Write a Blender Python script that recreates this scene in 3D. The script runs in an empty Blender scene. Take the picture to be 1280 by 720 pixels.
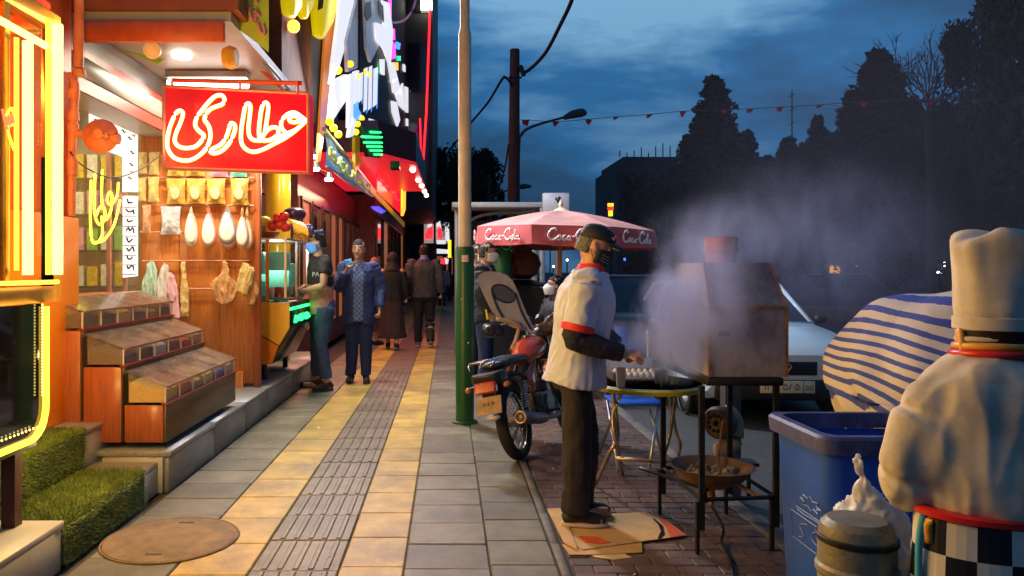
import bpy, math, random
from mathutils import Vector, Matrix, noise, Euler
R = math.radians
PI = math.pi
rnd = random.Random(7)
S = bpy.context.scene
COL = S.collection

# ---------------------------------------------------------------- camera
CAM_H = 1.42
FOC = 960.0
VX, VY = 560.0, 338.0
cd = bpy.data.cameras.new('camera')
cd.sensor_width = 36.0
cd.lens = FOC * 36.0 / 1280.0
cd.shift_x = (640 - VX) / 1280.0
cd.shift_y = (VY - 360) / 1280.0
cd.clip_start = 0.05
cd.clip_end = 2000
cam = bpy.data.objects.new('camera', cd)
COL.objects.link(cam)
cam.location = (0, 0, CAM_H)
cam.rotation_euler = (PI / 2, 0, 0)
S.camera = cam
S.view_settings.view_transform = 'Standard'
S.view_settings.look = 'None'
S.view_settings.exposure = 0.0
S.view_settings.gamma = 1.0
S.cycles.volume_step_rate = 1.5
S.cycles.volume_max_steps = 128
S.cycles.max_bounces = 6
S.cycles.volume_bounces = 3
S.cycles.transparent_max_bounces = 16
S.cycles.sample_clamp_indirect = 4.0
S.cycles.sample_clamp_direct = 12.0

def P(px, py, Y):
    """point seen at photo pixel px,py at depth Y metres"""
    return Vector(((px - VX) * Y / FOC, Y, CAM_H - (py - VY) * Y / FOC))
def G(px, py, z=0.0):
    """point on the level z seen at photo pixel"""
    Y = (CAM_H - z) * FOC / (py - VY)
    return Vector(((px - VX) * Y / FOC, Y, z))
def W(px, py, X):
    """point on the wall plane x = X seen at photo pixel"""
    Y = X * FOC / (px - VX)
    return Vector((X, Y, CAM_H - (py - VY) * Y / FOC))

# ---------------------------------------------------------------- world: dusk sky under broken cloud
w = bpy.data.worlds.new('World')
S.world = w
w.use_nodes = True
nt = w.node_tree
nt.nodes.clear()
out = nt.nodes.new('ShaderNodeOutputWorld')
bg = nt.nodes.new('ShaderNodeBackground')
sky = nt.nodes.new('ShaderNodeTexSky')
sky.sky_type = 'NISHITA'
sky.sun_disc = False
sky.sun_elevation = R(1.0)
sky.sun_rotation = R(60)
sky.altitude = 1200
sky.air_density = 1.6
sky.ozone_density = 4.0
tc = nt.nodes.new('ShaderNodeTexCoord')
mp = nt.nodes.new('ShaderNodeMapping')
mp.inputs['Scale'].default_value = (1.0, 1.0, 3.2)
mp.inputs['Location'].default_value = (0.35, 0.1, 0.2)
n1 = nt.nodes.new('ShaderNodeTexNoise')
n1.inputs['Scale'].default_value = 2.6
n1.inputs['Detail'].default_value = 7
n1.inputs['Roughness'].default_value = 0.55
n1.inputs['Distortion'].default_value = 0.25
cr = nt.nodes.new('ShaderNodeValToRGB')
cr.color_ramp.elements[0].position = 0.30
cr.color_ramp.elements[0].color = (0.017, 0.044, 0.105, 1)
cr.color_ramp.elements[1].position = 0.74
cr.color_ramp.elements[1].color = (0.15, 0.32, 0.50, 1)
e = cr.color_ramp.elements.new(0.50)
e.color = (0.021, 0.078, 0.175, 1)
e = cr.color_ramp.elements.new(0.60)
e.color = (0.024, 0.125, 0.30, 1)
# clearer, brighter blue with height above the roofs
sp = nt.nodes.new('ShaderNodeSeparateXYZ')
mr = nt.nodes.new('ShaderNodeMapRange')
mr.inputs['From Min'].default_value = 0.0
mr.inputs['From Max'].default_value = 0.36
mr.inputs['To Min'].default_value = 0.68
mr.inputs['To Max'].default_value = 1.45
vm = nt.nodes.new('ShaderNodeVectorMath')
vm.operation = 'SCALE'
mixs = nt.nodes.new('ShaderNodeMixRGB')
mixs.inputs['Fac'].default_value = 0.93
sc_ = nt.nodes.new('ShaderNodeVectorMath')
sc_.operation = 'SCALE'
sc_.inputs['Scale'].default_value = 0.10
L = nt.links.new
L(tc.outputs['Generated'], mp.inputs['Vector'])
L(mp.outputs['Vector'], n1.inputs['Vector'])
# a paler bank of cloud high over the street
dp = nt.nodes.new('ShaderNodeVectorMath'); dp.operation = 'DISTANCE'
dp.inputs[1].default_value = Vector((0.20, 1.0, 0.34)).normalized()
dm = nt.nodes.new('ShaderNodeMapRange')
dm.inputs['From Min'].default_value = 0.02; dm.inputs['From Max'].default_value = 0.30
dm.inputs['To Min'].default_value = 0.16; dm.inputs['To Max'].default_value = 0.0
dm.interpolation_type = 'SMOOTHSTEP'
da = nt.nodes.new('ShaderNodeMath'); da.operation = 'ADD'
L(tc.outputs['Generated'], dp.inputs[0])
L(dp.outputs['Value'], dm.inputs['Value'])
L(dm.outputs['Result'], da.inputs[0])
L(n1.outputs['Fac'], da.inputs[1])
L(da.outputs[0], cr.inputs['Fac'])
L(tc.outputs['Generated'], sp.inputs[0])
L(sp.outputs['Z'], mr.inputs['Value'])
L(cr.outputs['Color'], vm.inputs[0])
L(mr.outputs['Result'], vm.inputs['Scale'])
L(sky.outputs['Color'], sc_.inputs[0])
L(sc_.outputs['Vector'], mixs.inputs['Color1'])
L(vm.outputs['Vector'], mixs.inputs['Color2'])
L(mixs.outputs['Color'], bg.inputs['Color'])
bg.inputs['Strength'].default_value = 1.0
L(bg.outputs['Background'], out.inputs['Surface'])

# ---------------------------------------------------------------- materials
_M = {}
def mat(name, col=(0.5, 0.5, 0.5), rough=0.6, metal=0.0, var=0.15, scale=6.0, bump=0.0, bscale=40.0,
        emit=None, es=0.0, trans=0.0, alpha=1.0, dirt=0.0, dirtcol=(0.03, 0.025, 0.02), stretch=(1, 1, 1), coat=0.0,
        rand=0.0, ior=1.45, sheen=0.0, hatch=None):
    if name in _M:
        return _M[name]
    m = bpy.data.materials.new(name)
    m.use_nodes = True
    t = m.node_tree
    b = t.nodes['Principled BSDF']
    b.inputs['Roughness'].default_value = rough
    b.inputs['Metallic'].default_value = metal
    b.inputs['IOR'].default_value = ior
    b.inputs['Transmission Weight'].default_value = trans
    b.inputs['Alpha'].default_value = alpha
    b.inputs['Coat Weight'].default_value = coat
    b.inputs['Sheen Weight'].default_value = sheen
    if emit is not None:
        b.inputs['Emission Color'].default_value = (*emit, 1)
        b.inputs['Emission Strength'].default_value = es
    b.inputs['Base Color'].default_value = (*col, 1)
    need = var > 0 or bump > 0 or dirt > 0 or rand > 0
    if need:
        c = t.nodes.new('ShaderNodeTexCoord')
        mm = t.nodes.new('ShaderNodeMapping')
        mm.inputs['Scale'].default_value = stretch
        t.links.new(c.outputs['Object'], mm.inputs['Vector'])
        n = t.nodes.new('ShaderNodeTexNoise')
        n.inputs['Scale'].default_value = scale
        n.inputs['Detail'].default_value = 6
        n.inputs['Roughness'].default_value = 0.62
        vec = mm.outputs['Vector']
        if rand > 0:
            oi = t.nodes.new('ShaderNodeObjectInfo')
            ad = t.nodes.new('ShaderNodeVectorMath')
            ad.operation = 'ADD'
            t.links.new(vec, ad.inputs[0])
            t.links.new(oi.outputs['Location'], ad.inputs[1])
            vec = ad.outputs['Vector']
        t.links.new(vec, n.inputs['Vector'])
        r = t.nodes.new('ShaderNodeValToRGB')
        r.color_ramp.elements[0].position = 0.3
        r.color_ramp.elements[1].position = 0.7
        r.color_ramp.elements[0].color = tuple(max(0, x * (1 - var)) for x in col) + (1,)
        r.color_ramp.elements[1].color = tuple(min(1, x * (1 + var)) for x in col) + (1,)
        t.links.new(n.outputs['Fac'], r.inputs['Fac'])
        cur = r.outputs['Color']
        if rand > 0:
            mul = t.nodes.new('ShaderNodeMapRange')
            mul.inputs['To Min'].default_value = 1 - rand
            mul.inputs['To Max'].default_value = 1 + rand
            t.links.new(oi.outputs['Random'], mul.inputs['Value'])
            vs = t.nodes.new('ShaderNodeVectorMath')
            vs.operation = 'SCALE'
            t.links.new(cur, vs.inputs[0])
            t.links.new(mul.outputs['Result'], vs.inputs['Scale'])
            cur = vs.outputs['Vector']
        if dirt > 0:
            n2 = t.nodes.new('ShaderNodeTexNoise')
            n2.inputs['Scale'].default_value = scale * 0.35
            n2.inputs['Detail'].default_value = 8
            n2.inputs['Roughness'].default_value = 0.7
            t.links.new(vec, n2.inputs['Vector'])
            r2 = t.nodes.new('ShaderNodeValToRGB')
            r2.color_ramp.elements[0].position = 0.42
            r2.color_ramp.elements[1].position = 0.68
            r2.color_ramp.elements[0].color = (0, 0, 0, 1)
            r2.color_ramp.elements[1].color = (dirt, dirt, dirt, 1)
            t.links.new(n2.outputs['Fac'], r2.inputs['Fac'])
            mx = t.nodes.new('ShaderNodeMixRGB')
            mx.inputs['Color2'].default_value = (*dirtcol, 1)
            t.links.new(r2.outputs['Color'], mx.inputs['Fac'])
            t.links.new(cur, mx.inputs['Color1'])
            cur = mx.outputs['Color']
        t.links.new(cur, b.inputs['Base Color'])
        if bump > 0:
            n3 = t.nodes.new('ShaderNodeTexNoise')
            n3.inputs['Scale'].default_value = bscale
            n3.inputs['Detail'].default_value = 5
            t.links.new(vec, n3.inputs['Vector'])
            bp = t.nodes.new('ShaderNodeBump')
            bp.inputs['Strength'].default_value = bump
            bp.inputs['Distance'].default_value = 0.01
            t.links.new(n3.outputs['Fac'], bp.inputs['Height'])
            t.links.new(bp.outputs['Normal'], b.inputs['Normal'])
    _M[name] = m
    return m

def glow(name, col, es, core=None):
    return mat(name, tuple(min(1, c * 0.8) for c in col), 0.4, var=0, emit=col, es=es)

def checker_mat(name, c1, c2, size, rough=0.6):
    m = mat(name, c1, rough, var=0.05)
    t = m.node_tree
    b = t.nodes['Principled BSDF']
    c = t.nodes.new('ShaderNodeTexCoord')
    ck = t.nodes.new('ShaderNodeTexChecker')
    ck.inputs['Scale'].default_value = 1.0 / size
    ck.inputs['Color1'].default_value = (*c1, 1)
    ck.inputs['Color2'].default_value = (*c2, 1)
    t.links.new(c.outputs['Object'], ck.inputs['Vector'])
    t.links.new(ck.outputs['Color'], b.inputs['Base Color'])
    return m

# ---------------------------------------------------------------- objects
OFF = {}
def tag(o, label=None, cat=None, group=None, kind=None):
    if label: o['label'] = label
    if cat: o['category'] = cat
    if group: o['group'] = group
    if kind: o['kind'] = kind
    return o

def thing(name, label, cat, loc=(0, 0, 0), group=None, rot=None, local=False):
    """Empty at a thing's base; children are given in world coordinates unless local"""
    o = bpy.data.objects.new(name, None)
    o.empty_display_size = 0.1
    COL.objects.link(o)
    o.location = loc
    if rot is not None:
        o.rotation_euler = rot
    OFF[o.name] = Vector((0, 0, 0)) if (local or rot is not None) else Vector(loc)
    return tag(o, label, cat, group)

def link_mesh(name, me, parent=None, label=None, kind=None, smooth_angle=None):
    o = bpy.data.objects.new(name, me)
    COL.objects.link(o)
    if parent is not None:
        o.parent = parent
        off = OFF.get(parent.name, Vector((0, 0, 0)))
        me.transform(Matrix.Translation(-off))
        OFF[o.name] = off
    else:
        vs = me.vertices
        if len(vs):
            n = len(vs)
            co = [0.0] * (3 * n)
            vs.foreach_get('co', co)
            xs, ys, zs = co[0::3], co[1::3], co[2::3]
            c = Vector(((min(xs) + max(xs)) / 2, (min(ys) + max(ys)) / 2, min(zs)))
            me.transform(Matrix.Translation(-c))
            o.location = c
            OFF[o.name] = c
    if label: o['label'] = label
    if kind: o['kind'] = kind
    return o

class MB:
    def __init__(s):
        s.v, s.f, s.mi, s.cur = [], [], [], 0
        s.M = None
    def m(s, i):
        s.cur = i
        return s
    def add(s, vs, fs):
        b = len(s.v)
        if s.M is not None:
            vs = [s.M @ Vector(p) for p in vs]
        s.v.extend([tuple(p) for p in vs])
        s.f.extend([tuple(b + i for i in f) for f in fs])
        s.mi.extend([s.cur] * len(fs))
        return s
    def box(s, c, d, rot=None):
        x, y, z = d[0] / 2, d[1] / 2, d[2] / 2
        vs = [Vector((a, b_, e_)) for a in (-x, x) for b_ in (-y, y) for e_ in (-z, z)]
        if rot is not None:
            mtx = Euler(rot).to_matrix() if not isinstance(rot, Matrix) else rot
            vs = [mtx @ p for p in vs]
        vs = [p + Vector(c) for p in vs]
        return s.add(vs, [(0, 1, 3, 2), (4, 6, 7, 5), (0, 4, 5, 1), (2, 3, 7, 6), (0, 2, 6, 4), (1, 5, 7, 3)])
    def bb(s, x0, x1, y0, y1, z0, z1):
        return s.box(((x0 + x1) / 2, (y0 + y1) / 2, (z0 + z1) / 2), (abs(x1 - x0), abs(y1 - y0), abs(z1 - z0)))
    def quad(s, a, b, c, d):
        return s.add([a, b, c, d], [(0, 1, 2, 3)])
    def prism(s, poly, vec, bev=0):
        """poly: list of 3D points (planar), extruded by vec"""
        n = len(poly)
        vec = Vector(vec)
        vs = [Vector(p) for p in poly] + [Vector(p) + vec for p in poly]
        fs = [tuple(range(n)), tuple(range(2 * n - 1, n - 1, -1))]
        fs += [(i, i + n, (i + 1) % n + n, (i + 1) % n) for i in range(n)]
        return s.add(vs, fs)
    def ring(s, c, ax, r, n, ref=None, r2=None, up=None):
        ax = Vector(ax).normalized()
        if up is None:
            up = Vector((0, 0, 1)) if abs(ax.z) < 0.9 else Vector((1, 0, 0))
        u = up - ax * up.dot(ax)
        u.normalize()
        v = ax.cross(u)
        r2 = r if r2 is None else r2
        return [Vector(c) + u * (r * math.cos(2 * PI * i / n)) + v * (r2 * math.sin(2 * PI * i / n)) for i in range(n)]
    def loft(s, rings, cap=True, closed=False):
        n = len(rings[0])
        vs = [p for r_ in rings for p in r_]
        fs = []
        k = len(rings)
        for j in range(k if closed else k - 1):
            a, b = j * n, ((j + 1) % k) * n
            for i in range(n):
                fs.append((a + i, a + (i + 1) % n, b + (i + 1) % n, b + i))
        if cap and not closed:
            fs.append(tuple(range(n - 1, -1, -1)))
            fs.append(tuple(range((k - 1) * n, k * n)))
        return s.add(vs, fs)
    def cyl(s, p0, p1, r0, r1=None, n=14):
        r1 = r0 if r1 is None else r1
        ax = Vector(p1) - Vector(p0)
        return s.loft([s.ring(p0, ax, r0, n), s.ring(p1, ax, r1, n)])
    def tube(s, pts, r, n=8, sub=0, closed=False, r2=None, up=None):
        pts = [Vector(p) for p in pts]
        rr = r if isinstance(r, (list, tuple)) else [r] * len(pts)
        if sub:
            pts, rr = smooth_path(pts, rr, sub, closed)
        k = len(pts)
        rings = []
        for i in range(k):
            if closed:
                ax = pts[(i + 1) % k] - pts[i - 1]
            else:
                ax = pts[min(i + 1, k - 1)] - pts[max(i - 1, 0)]
            if ax.length < 1e-9:
                ax = Vector((0, 0, 1))
            a = rr[i]
            rings.append(s.ring(pts[i], ax, a, n, r2=(a if r2 is None else a * r2), up=up))
        return s.loft(rings, True, closed)
    def lathe(s, prof, c=(0, 0, 0), n=24, ax=(0, 0, 1), sx=1, sy=1):
        q = Vector((0, 0, 1)).rotation_difference(Vector(ax))
        rings = []
        for r, z in prof:
            r = max(r, 1e-4)
            rings.append([Vector(c) + q @ Vector((r * sx * math.cos(2 * PI * i / n), r * sy * math.sin(2 * PI * i / n), z)) for i in range(n)])
        return s.loft(rings)
    def sph(s, c, r, n=12, sc=(1, 1, 1), rot=None):
        m = max(5, n // 2)
        rings = []
        mtx = None if rot is None else (Euler(rot).to_matrix() if not isinstance(rot, Matrix) else rot.to_3x3())
        for j in range(m + 1):
            th = PI * j / m
            rr = max(math.sin(th), 0.02) * r
            row = []
            for i in range(n):
                p = Vector((rr * math.cos(2 * PI * i / n) * sc[0], rr * math.sin(2 * PI * i / n) * sc[1], -math.cos(th) * r * sc[2]))
                if mtx: p = mtx @ p
                row.append(Vector(c) + p)
            rings.append(row)
        return s.loft(rings)
    def torus(s, c, ax, R_, r, n=32, k=8, r2=None):
        ax = Vector(ax).normalized()
        big = s.ring(c, ax, R_, n)
        rings = []
        for p in big:
            rad = (p - Vector(c)).normalized()
            rings.append([p + rad * (r * math.cos(2 * PI * i / k)) + ax * ((r if r2 is None else r2) * math.sin(2 * PI * i / k)) for i in range(k)])
        return s.loft(rings, closed=True)
    def mesh(s, name, mats, smooth=False):
        me = bpy.data.meshes.new(name)
        me.from_pydata(s.v, [], s.f)
        if not isinstance(mats, (list, tuple)): mats = [mats]
        for m_ in mats: me.materials.append(m_)
        me.polygons.foreach_set('material_index', s.mi)
        if smooth:
            me.polygons.foreach_set('use_smooth', [True] * len(s.f))
            if smooth is not True:
                me.set_sharp_from_angle(angle=R(smooth))
        me.update()
        return me
    def build(s, name, mats, parent=None, smooth=False, label=None, kind=None, bev=0.0, jit=0.0):
        me = s.mesh(name, mats, smooth)
        if bev > 0:
            me = bevelled(me, bev)
            if smooth is False:
                me.polygons.foreach_set('use_smooth', [True] * len(me.polygons))
                me.set_sharp_from_angle(angle=R(50))
        return link_mesh(name, me, parent, label, kind)

def smooth_path(pts, rr, sub, closed=False):
    k = len(pts)
    op, orr = [], []
    rng = range(k) if closed else range(k - 1)
    for i in rng:
        if closed:
            p0, p1, p2, p3 = pts[i - 1], pts[i], pts[(i + 1) % k], pts[(i + 2) % k]
            ra, rb = rr[i], rr[(i + 1) % k]
        else:
            p0, p1, p2, p3 = pts[max(i - 1, 0)], pts[i], pts[i + 1], pts[min(i + 2, k - 1)]
            ra, rb = rr[i], rr[i + 1]
        for j in range(sub):
            t = j / sub
            op.append(0.5 * ((2 * p1) + (p2 - p0) * t + (2 * p0 - 5 * p1 + 4 * p2 - p3) * t * t + (3 * p1 - p0 - 3 * p2 + p3) * t ** 3))
            orr.append(ra + (rb - ra) * t)
    if not closed:
        op.append(pts[-1]); orr.append(rr[-1])
    return op, orr

import bmesh
def bevelled(me, w_, seg=1):
    bm = bmesh.new()
    bm.from_mesh(me)
    bmesh.ops.remove_doubles(bm, verts=bm.verts, dist=1e-5)
    ed = [e_ for e_ in bm.edges if len(e_.link_faces) == 2 and e_.calc_face_angle(0) > 0.5]
    bmesh.ops.bevel(bm, geom=ed, offset=w_, segments=seg, affect='EDGES', clamp_overlap=True)
    bm.to_mesh(me)
    bm.free()
    return me

def through_mods(me, mods, mats):
    """run a mesh through modifiers and return the new mesh"""
    o = bpy.data.objects.new('tmp', me)
    COL.objects.link(o)
    for typ, kw in mods:
        md = o.modifiers.new('m', typ)
        for k_, v_ in kw.items(): setattr(md, k_, v_)
    dg = bpy.context.evaluated_depsgraph_get()
    nm = bpy.data.meshes.new_from_object(o.evaluated_get(dg))
    bpy.data.objects.remove(o)
    nm.materials.clear()
    for m_ in (mats if isinstance(mats, (list, tuple)) else [mats]): nm.materials.append(m_)
    nm.polygons.foreach_set('use_smooth', [True] * len(nm.polygons))
    nm.polygons.foreach_set('material_index', [0] * len(nm.polygons))
    return nm

def fuse(mb, name, mats, parent=None, vox=0.012, it=4, wr=0.0, wsc=(8, 8, 3), seed=0, label=None, paint=None):
    """join overlapping shapes into one continuous skin; wr = depth of cloth folds"""
    me = mb.mesh(name, mats)
    nm = through_mods(me, [('REMESH', dict(mode='VOXEL', voxel_size=vox)), ('SMOOTH', dict(factor=0.5, iterations=it))], mats)
    if wr > 0:
        off = Vector((seed * 3.1, seed * 1.7, seed))
        ns = [v_.normal.copy() for v_ in nm.vertices]
        for v_, n_ in zip(nm.vertices, ns):
            q = Vector((v_.co.x * wsc[0], v_.co.y * wsc[1], v_.co.z * wsc[2])) + off
            d = noise.noise(q) * 0.7 + (0.5 - abs(noise.noise(q * 1.9))) * 0.7 - 0.15
            v_.co += n_ * (wr * d)
    if paint:
        for p in nm.polygons:
            p.material_index = paint(p.center)
    nm.name = name
    return link_mesh(name, nm, parent, label)

def lamp(name, kind, loc, energy, col=(1, 1, 1), size=0.1, size_y=None, rot=None, parent=None, spot=None):
    ld = bpy.data.lights.new(name, kind)
    ld.energy = energy
    ld.color = col
    if kind == 'AREA':
        ld.size = size
        if size_y:
            ld.shape = 'RECTANGLE'
            ld.size_y = size_y
    else:
        ld.shadow_soft_size = size
    if spot: ld.spot_size, ld.spot_blend = spot
    o = bpy.data.objects.new(name, ld)
    COL.objects.link(o)
    o.location = Vector(loc)
    if rot is not None: o.rotation_euler = rot
    if parent is not None:
        o.parent = parent
        o.location = Vector(loc) - OFF.get(parent.name, Vector((0, 0, 0)))
    return o

def text_mesh(body, size=1.0, ext=0.0, shear=0.0, align='CENTER', spacing=1.0):
    c = bpy.data.curves.new('t', 'FONT')
    c.body = body
    c.size = size
    c.extrude = ext
    c.shear = shear
    c.align_x = align
    c.align_y = 'CENTER'
    c.space_character = spacing
    c.resolution_u = 3
    o = bpy.data.objects.new('t', c)
    COL.objects.link(o)
    dg = bpy.context.evaluated_depsgraph_get()
    me = bpy.data.meshes.new_from_object(o.evaluated_get(dg))
    bpy.data.objects.remove(o)
    return me

def text(body, mtx, size, m_, parent, name='lettering', ext=0.001, shear=0.0, align='CENTER'):
    me = text_mesh(body, size, ext, shear, align)
    me.transform(mtx)
    me.materials.clear()
    me.materials.append(m_)
    return link_mesh(name, me, parent)

def frame_from(o, x, y):
    """matrix with origin o, x axis along x, y axis along y"""
    x = Vector(x).normalized()
    z = x.cross(Vector(y)).normalized()
    y = z.cross(x)
    return Matrix(((x.x, y.x, z.x, o[0]), (x.y, y.y, z.y, o[1]), (x.z, y.z, z.z, o[2]), (0, 0, 0, 1)))

def copy_tree(o, parent=None):
    c = o.copy()
    COL.objects.link(c)
    if parent is not None:
        c.parent = parent
    for ch in [k for k in bpy.data.objects if k.parent == o]:
        copy_tree(ch, c)
    return c
# ================================================================= ground
M_ground = mat('earth_dark', (0.05, 0.048, 0.045), 0.9, scale=2)
M_asph = mat('asphalt', (0.062, 0.066, 0.064), 0.62, var=0.3, scale=30, bump=0.5, bscale=220, dirt=0.5, dirtcol=(0.03, 0.03, 0.032))
M_grout = mat('grout', (0.055, 0.045, 0.032), 0.9, var=0.3, scale=20)
M_gray = mat('concrete_tile', (0.17, 0.155, 0.105), 0.42, var=0.32, scale=5, bump=0.45, bscale=120, rand=0.24, dirt=0.8, dirtcol=(0.06, 0.055, 0.04))
M_yel = mat('yellow_tile', (0.44, 0.295, 0.055), 0.42, var=0.28, scale=5, bump=0.4, bscale=120, rand=0.22, dirt=0.85, dirtcol=(0.15, 0.11, 0.05))
M_tac = mat('tactile_tile', (0.15, 0.125, 0.085), 0.42, var=0.35, scale=5, bump=0.4, bscale=120, rand=0.2, dirt=0.8, dirtcol=(0.075, 0.06, 0.045))
M_brick = mat('paving_brick', (0.125, 0.075, 0.055), 0.55, var=0.3, scale=14, bump=0.5, bscale=90, rand=0.3, dirt=0.6, dirtcol=(0.045, 0.035, 0.03))
M_cement = mat('cement_strip', (0.14, 0.13, 0.11), 0.7, var=0.25, scale=20, bump=0.3, dirt=0.4)

MB().bb(-300, 300, -60, 600, -0.5, -0.16).build('ground', M_ground, kind='structure')
MB().bb(1.80, 13.0, -20, 300, -0.22, -0.10).build('road', M_asph, kind='structure')
kb = MB()
y = -4.0
while y < 60:
    kb.bb(1.70, 1.80, y, y + 0.795, -0.2, 0.0)
    y += 0.8
kb.build('kerb', M_cement, kind='structure', bev=0.008)

XL, X1, X2, X3, X4, X5, XR = -1.84, -1.306, -0.938, -0.517, -0.209, 0.204, 0.526
side = MB().bb(XL, XR + 0.03, -6, 70, -0.2, -0.008).build('sidewalk', M_grout, kind='structure')

def tile_mesh(name, wx, ly, m_, ribs=0, th=0.02, bev=0.006):
    g = 0.006
    b = MB().box((0, 0, -th / 2), (wx - g, ly - g, th))
    me = bevelled(b.mesh(name, m_), bev)
    if ribs:
        r = MB()
        for i in range(ribs):
            x = (i + 0.5) / ribs * (wx - 0.05) - (wx - 0.05) / 2
            r.loft([[Vector((x - a, yy, -0.001)), Vector((x - a * 0.6, yy, 0.005)), Vector((x + a * 0.6, yy, 0.005)), Vector((x + a, yy, -0.001))] for a, yy in ((0.017, -ly / 2 + 0.02), (0.017, ly / 2 - 0.02))])
        bm = bmesh.new(); bm.from_mesh(me); bm.from_mesh(r.mesh('r', m_)); bm.to_mesh(me); bm.free()
    return me

def put(me, name, loc, parent, rot=None, rz=0.0):
    o = bpy.data.objects.new(name, me)
    COL.objects.link(o)
    o.parent = parent
    o.location = Vector(loc) - OFF.get(parent.name, Vector((0, 0, 0)))
    if rot: o.rotation_euler = rot
    return o

cols = [(XL + 0.06, X1, 0.333, M_gray, 0), (X1, X2, 0.41, M_yel, 0), (X2, X3, 0.41, M_tac, 5),
        (X3, X4, 0.41, M_yel, 0), (X4, X5, 0.333, M_gray, 0), (X5, XR, 0.333, M_gray, 0)]
far = MB()
for ci, (xa, xb, ly, m_, rb) in enumerate(cols):
    me = tile_mesh('paving_tile', xb - xa, ly, m_, rb)
    y = 3.12 + 0.05 * ci
    while y < 11.0:
        put(me, 'paving_tile', ((xa + xb) / 2 + rnd.uniform(-.001, .001), y + ly / 2, rnd.uniform(-0.0018, 0.0022)), side,
            rot=(rnd.gauss(0, 0.0022), rnd.gauss(0, 0.003), rnd.gauss(0, 0.002)))
        y += ly
    if y >= 11.0:
        ystart = y
    mi = {'concrete_tile': 0, 'yellow_tile': 1, 'tactile_tile': 2}[m_.name]
    if ci == 2: mi = 3
    y = ystart
    while y < 45:
        far.m(mi).box(((xa + xb) / 2, y + ly / 2, -0.01 + rnd.uniform(-.001, .001)), (xb - xa - 0.007, ly - 0.007, 0.02))
        y += ly
M_tac2 = mat('worn_brown_tile', (0.17, 0.11, 0.08), 0.5, var=0.2, scale=9, bump=0.3, dirt=0.4)
far.build('paving_tile', [M_gray, M_yel, M_tac, M_tac2], side, kind='stuff')

# cement line between tiles and brick, and the brick parking strip
bp_ = MB().bb(XR + 0.031, 1.699, -6, 60, -0.2, -0.010).build('brick_pavement', M_grout, kind='structure')
y = 3.0
cs = MB()
while y < 30:
    cs.bb(XR + 0.008, XR + 0.052, y, y + 0.497, -0.03, 0.001)
    y += 0.5
cs.build('kerb', M_cement, kind='structure', bev=0.004)
bm_ = tile_mesh('brick', 0.2, 0.1, M_brick, th=0.02, bev=0.005)
xs0 = XR + 0.068
n_b, row = 0, 0
rest = MB()
y = 3.3
while y < 30:
    x = xs0 + (0.1 if row % 2 else 0.0)
    if row % 2:
        rest.box((xs0 + 0.05, y + 0.05, -0.011), (0.092, 0.092, 0.02))
    while x < 1.68:
        wd = min(0.2, 1.697 - x)
        if n_b < 296 and wd > 0.195 and y < 9:
            put(bm_, 'brick', (x + 0.1, y + 0.05, rnd.uniform(-0.003, 0.002)), bp_, rot=(rnd.gauss(0, 0.012), rnd.gauss(0, 0.008), rnd.gauss(0, 0.01)))
            n_b += 1
        elif wd > 0.03:
            rest.box((x + wd / 2, y + 0.05, -0.011 + rnd.uniform(-.002, .002)), (wd - 0.008, 0.092, 0.02))
        x += 0.2
    y += 0.1
    row += 1
rest.build('brick', M_brick, bp_, kind='stuff')

lit = MB()
for _ in range(46):
    p = (rnd.uniform(-1.7, 1.6), rnd.uniform(3.4, 9.5), 0.006)
    s_ = rnd.uniform(.004, .014)
    a = rnd.uniform(0, 3)
    lit.box(p, (s_ * 2, s_, .003), (rnd.uniform(-.4, .4), rnd.uniform(-.4, .4), a))
lit.build('litter', mat('paper_scrap', (.6, .56, .48), .8, var=.4, scale=3), kind='stuff')
# manhole cover
mh = thing('manhole_cover', 'round brown manhole cover set in the paving below the turf steps', 'manhole cover', (-1.46, 4.05, 0))
M_rust = mat('rusty_iron', (0.19, 0.12, 0.055), 0.75, metal=0.0, var=0.35, scale=7, bump=0.5, bscale=60, dirt=0.4)
b = MB().lathe([(0.0, 0.002), (0.33, 0.002), (0.335, 0.008), (0.30, 0.011), (0.0, 0.011)], (-1.46, 4.05, 0), 40)
b.build('lid', M_rust, mh, smooth=30)
b = MB().torus((-1.46, 4.05, 0.003), (0, 0, 1), 0.345, 0.007, 40, 6)
b.build('rim', M_rust, mh, smooth=True)
MB().bb(-1.50, -1.42, 3.80, 3.82, 0.0112, 0.013).build('lifting_slot', M_grout, mh)
MB().bb(-1.50, -1.42, 4.28, 4.30, 0.0112, 0.013).build('lifting_slot', M_grout, mh)

# ================================================================= stone platforms and steps
M_stone = mat('limestone', (0.42, 0.39, 0.33), 0.45, var=0.12, scale=5, bump=0.12, bscale=60, dirt=0.35, dirtcol=(0.2, 0.17, 0.12))
M_granite = mat('grey_granite', (0.20, 0.21, 0.205), 0.35, var=0.2, scale=60, bump=0.05, dirt=0.25)
M_graniteT = mat('grey_granite_top', (0.25, 0.25, 0.235), 0.4, var=0.2, scale=50, bump=0.05, dirt=0.25)
pf = thing('shop_platform', 'long grey stone plinth under the spice counter, raised one step above the paving', 'platform', (-2.4, 7, 0))
MB().bb(-3.4, -1.815, 4.93, 11.0, 0.0, 0.225).build('core', M_granite, pf)
y = 4.90
for ln in (0.95, 0.9, 0.85, 1.15, 1.2, 1.0):
    MB().bb(-1.812, -1.782, y + 0.002, y + ln - 0.002, 0.0, 0.222).build('riser_slab', M_granite, pf, bev=0.003)
    MB().bb(-2.3, -1.77, y + 0.002, y + ln - 0.002, 0.228, 0.264).build('tread_slab', M_graniteT, pf, bev=0.004)
    MB().bb(-3.35, -2.305, y + 0.002, y + ln - 0.002, 0.228, 0.262).build('tread_slab', M_graniteT, pf, bev=0.004)
    y += ln
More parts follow.
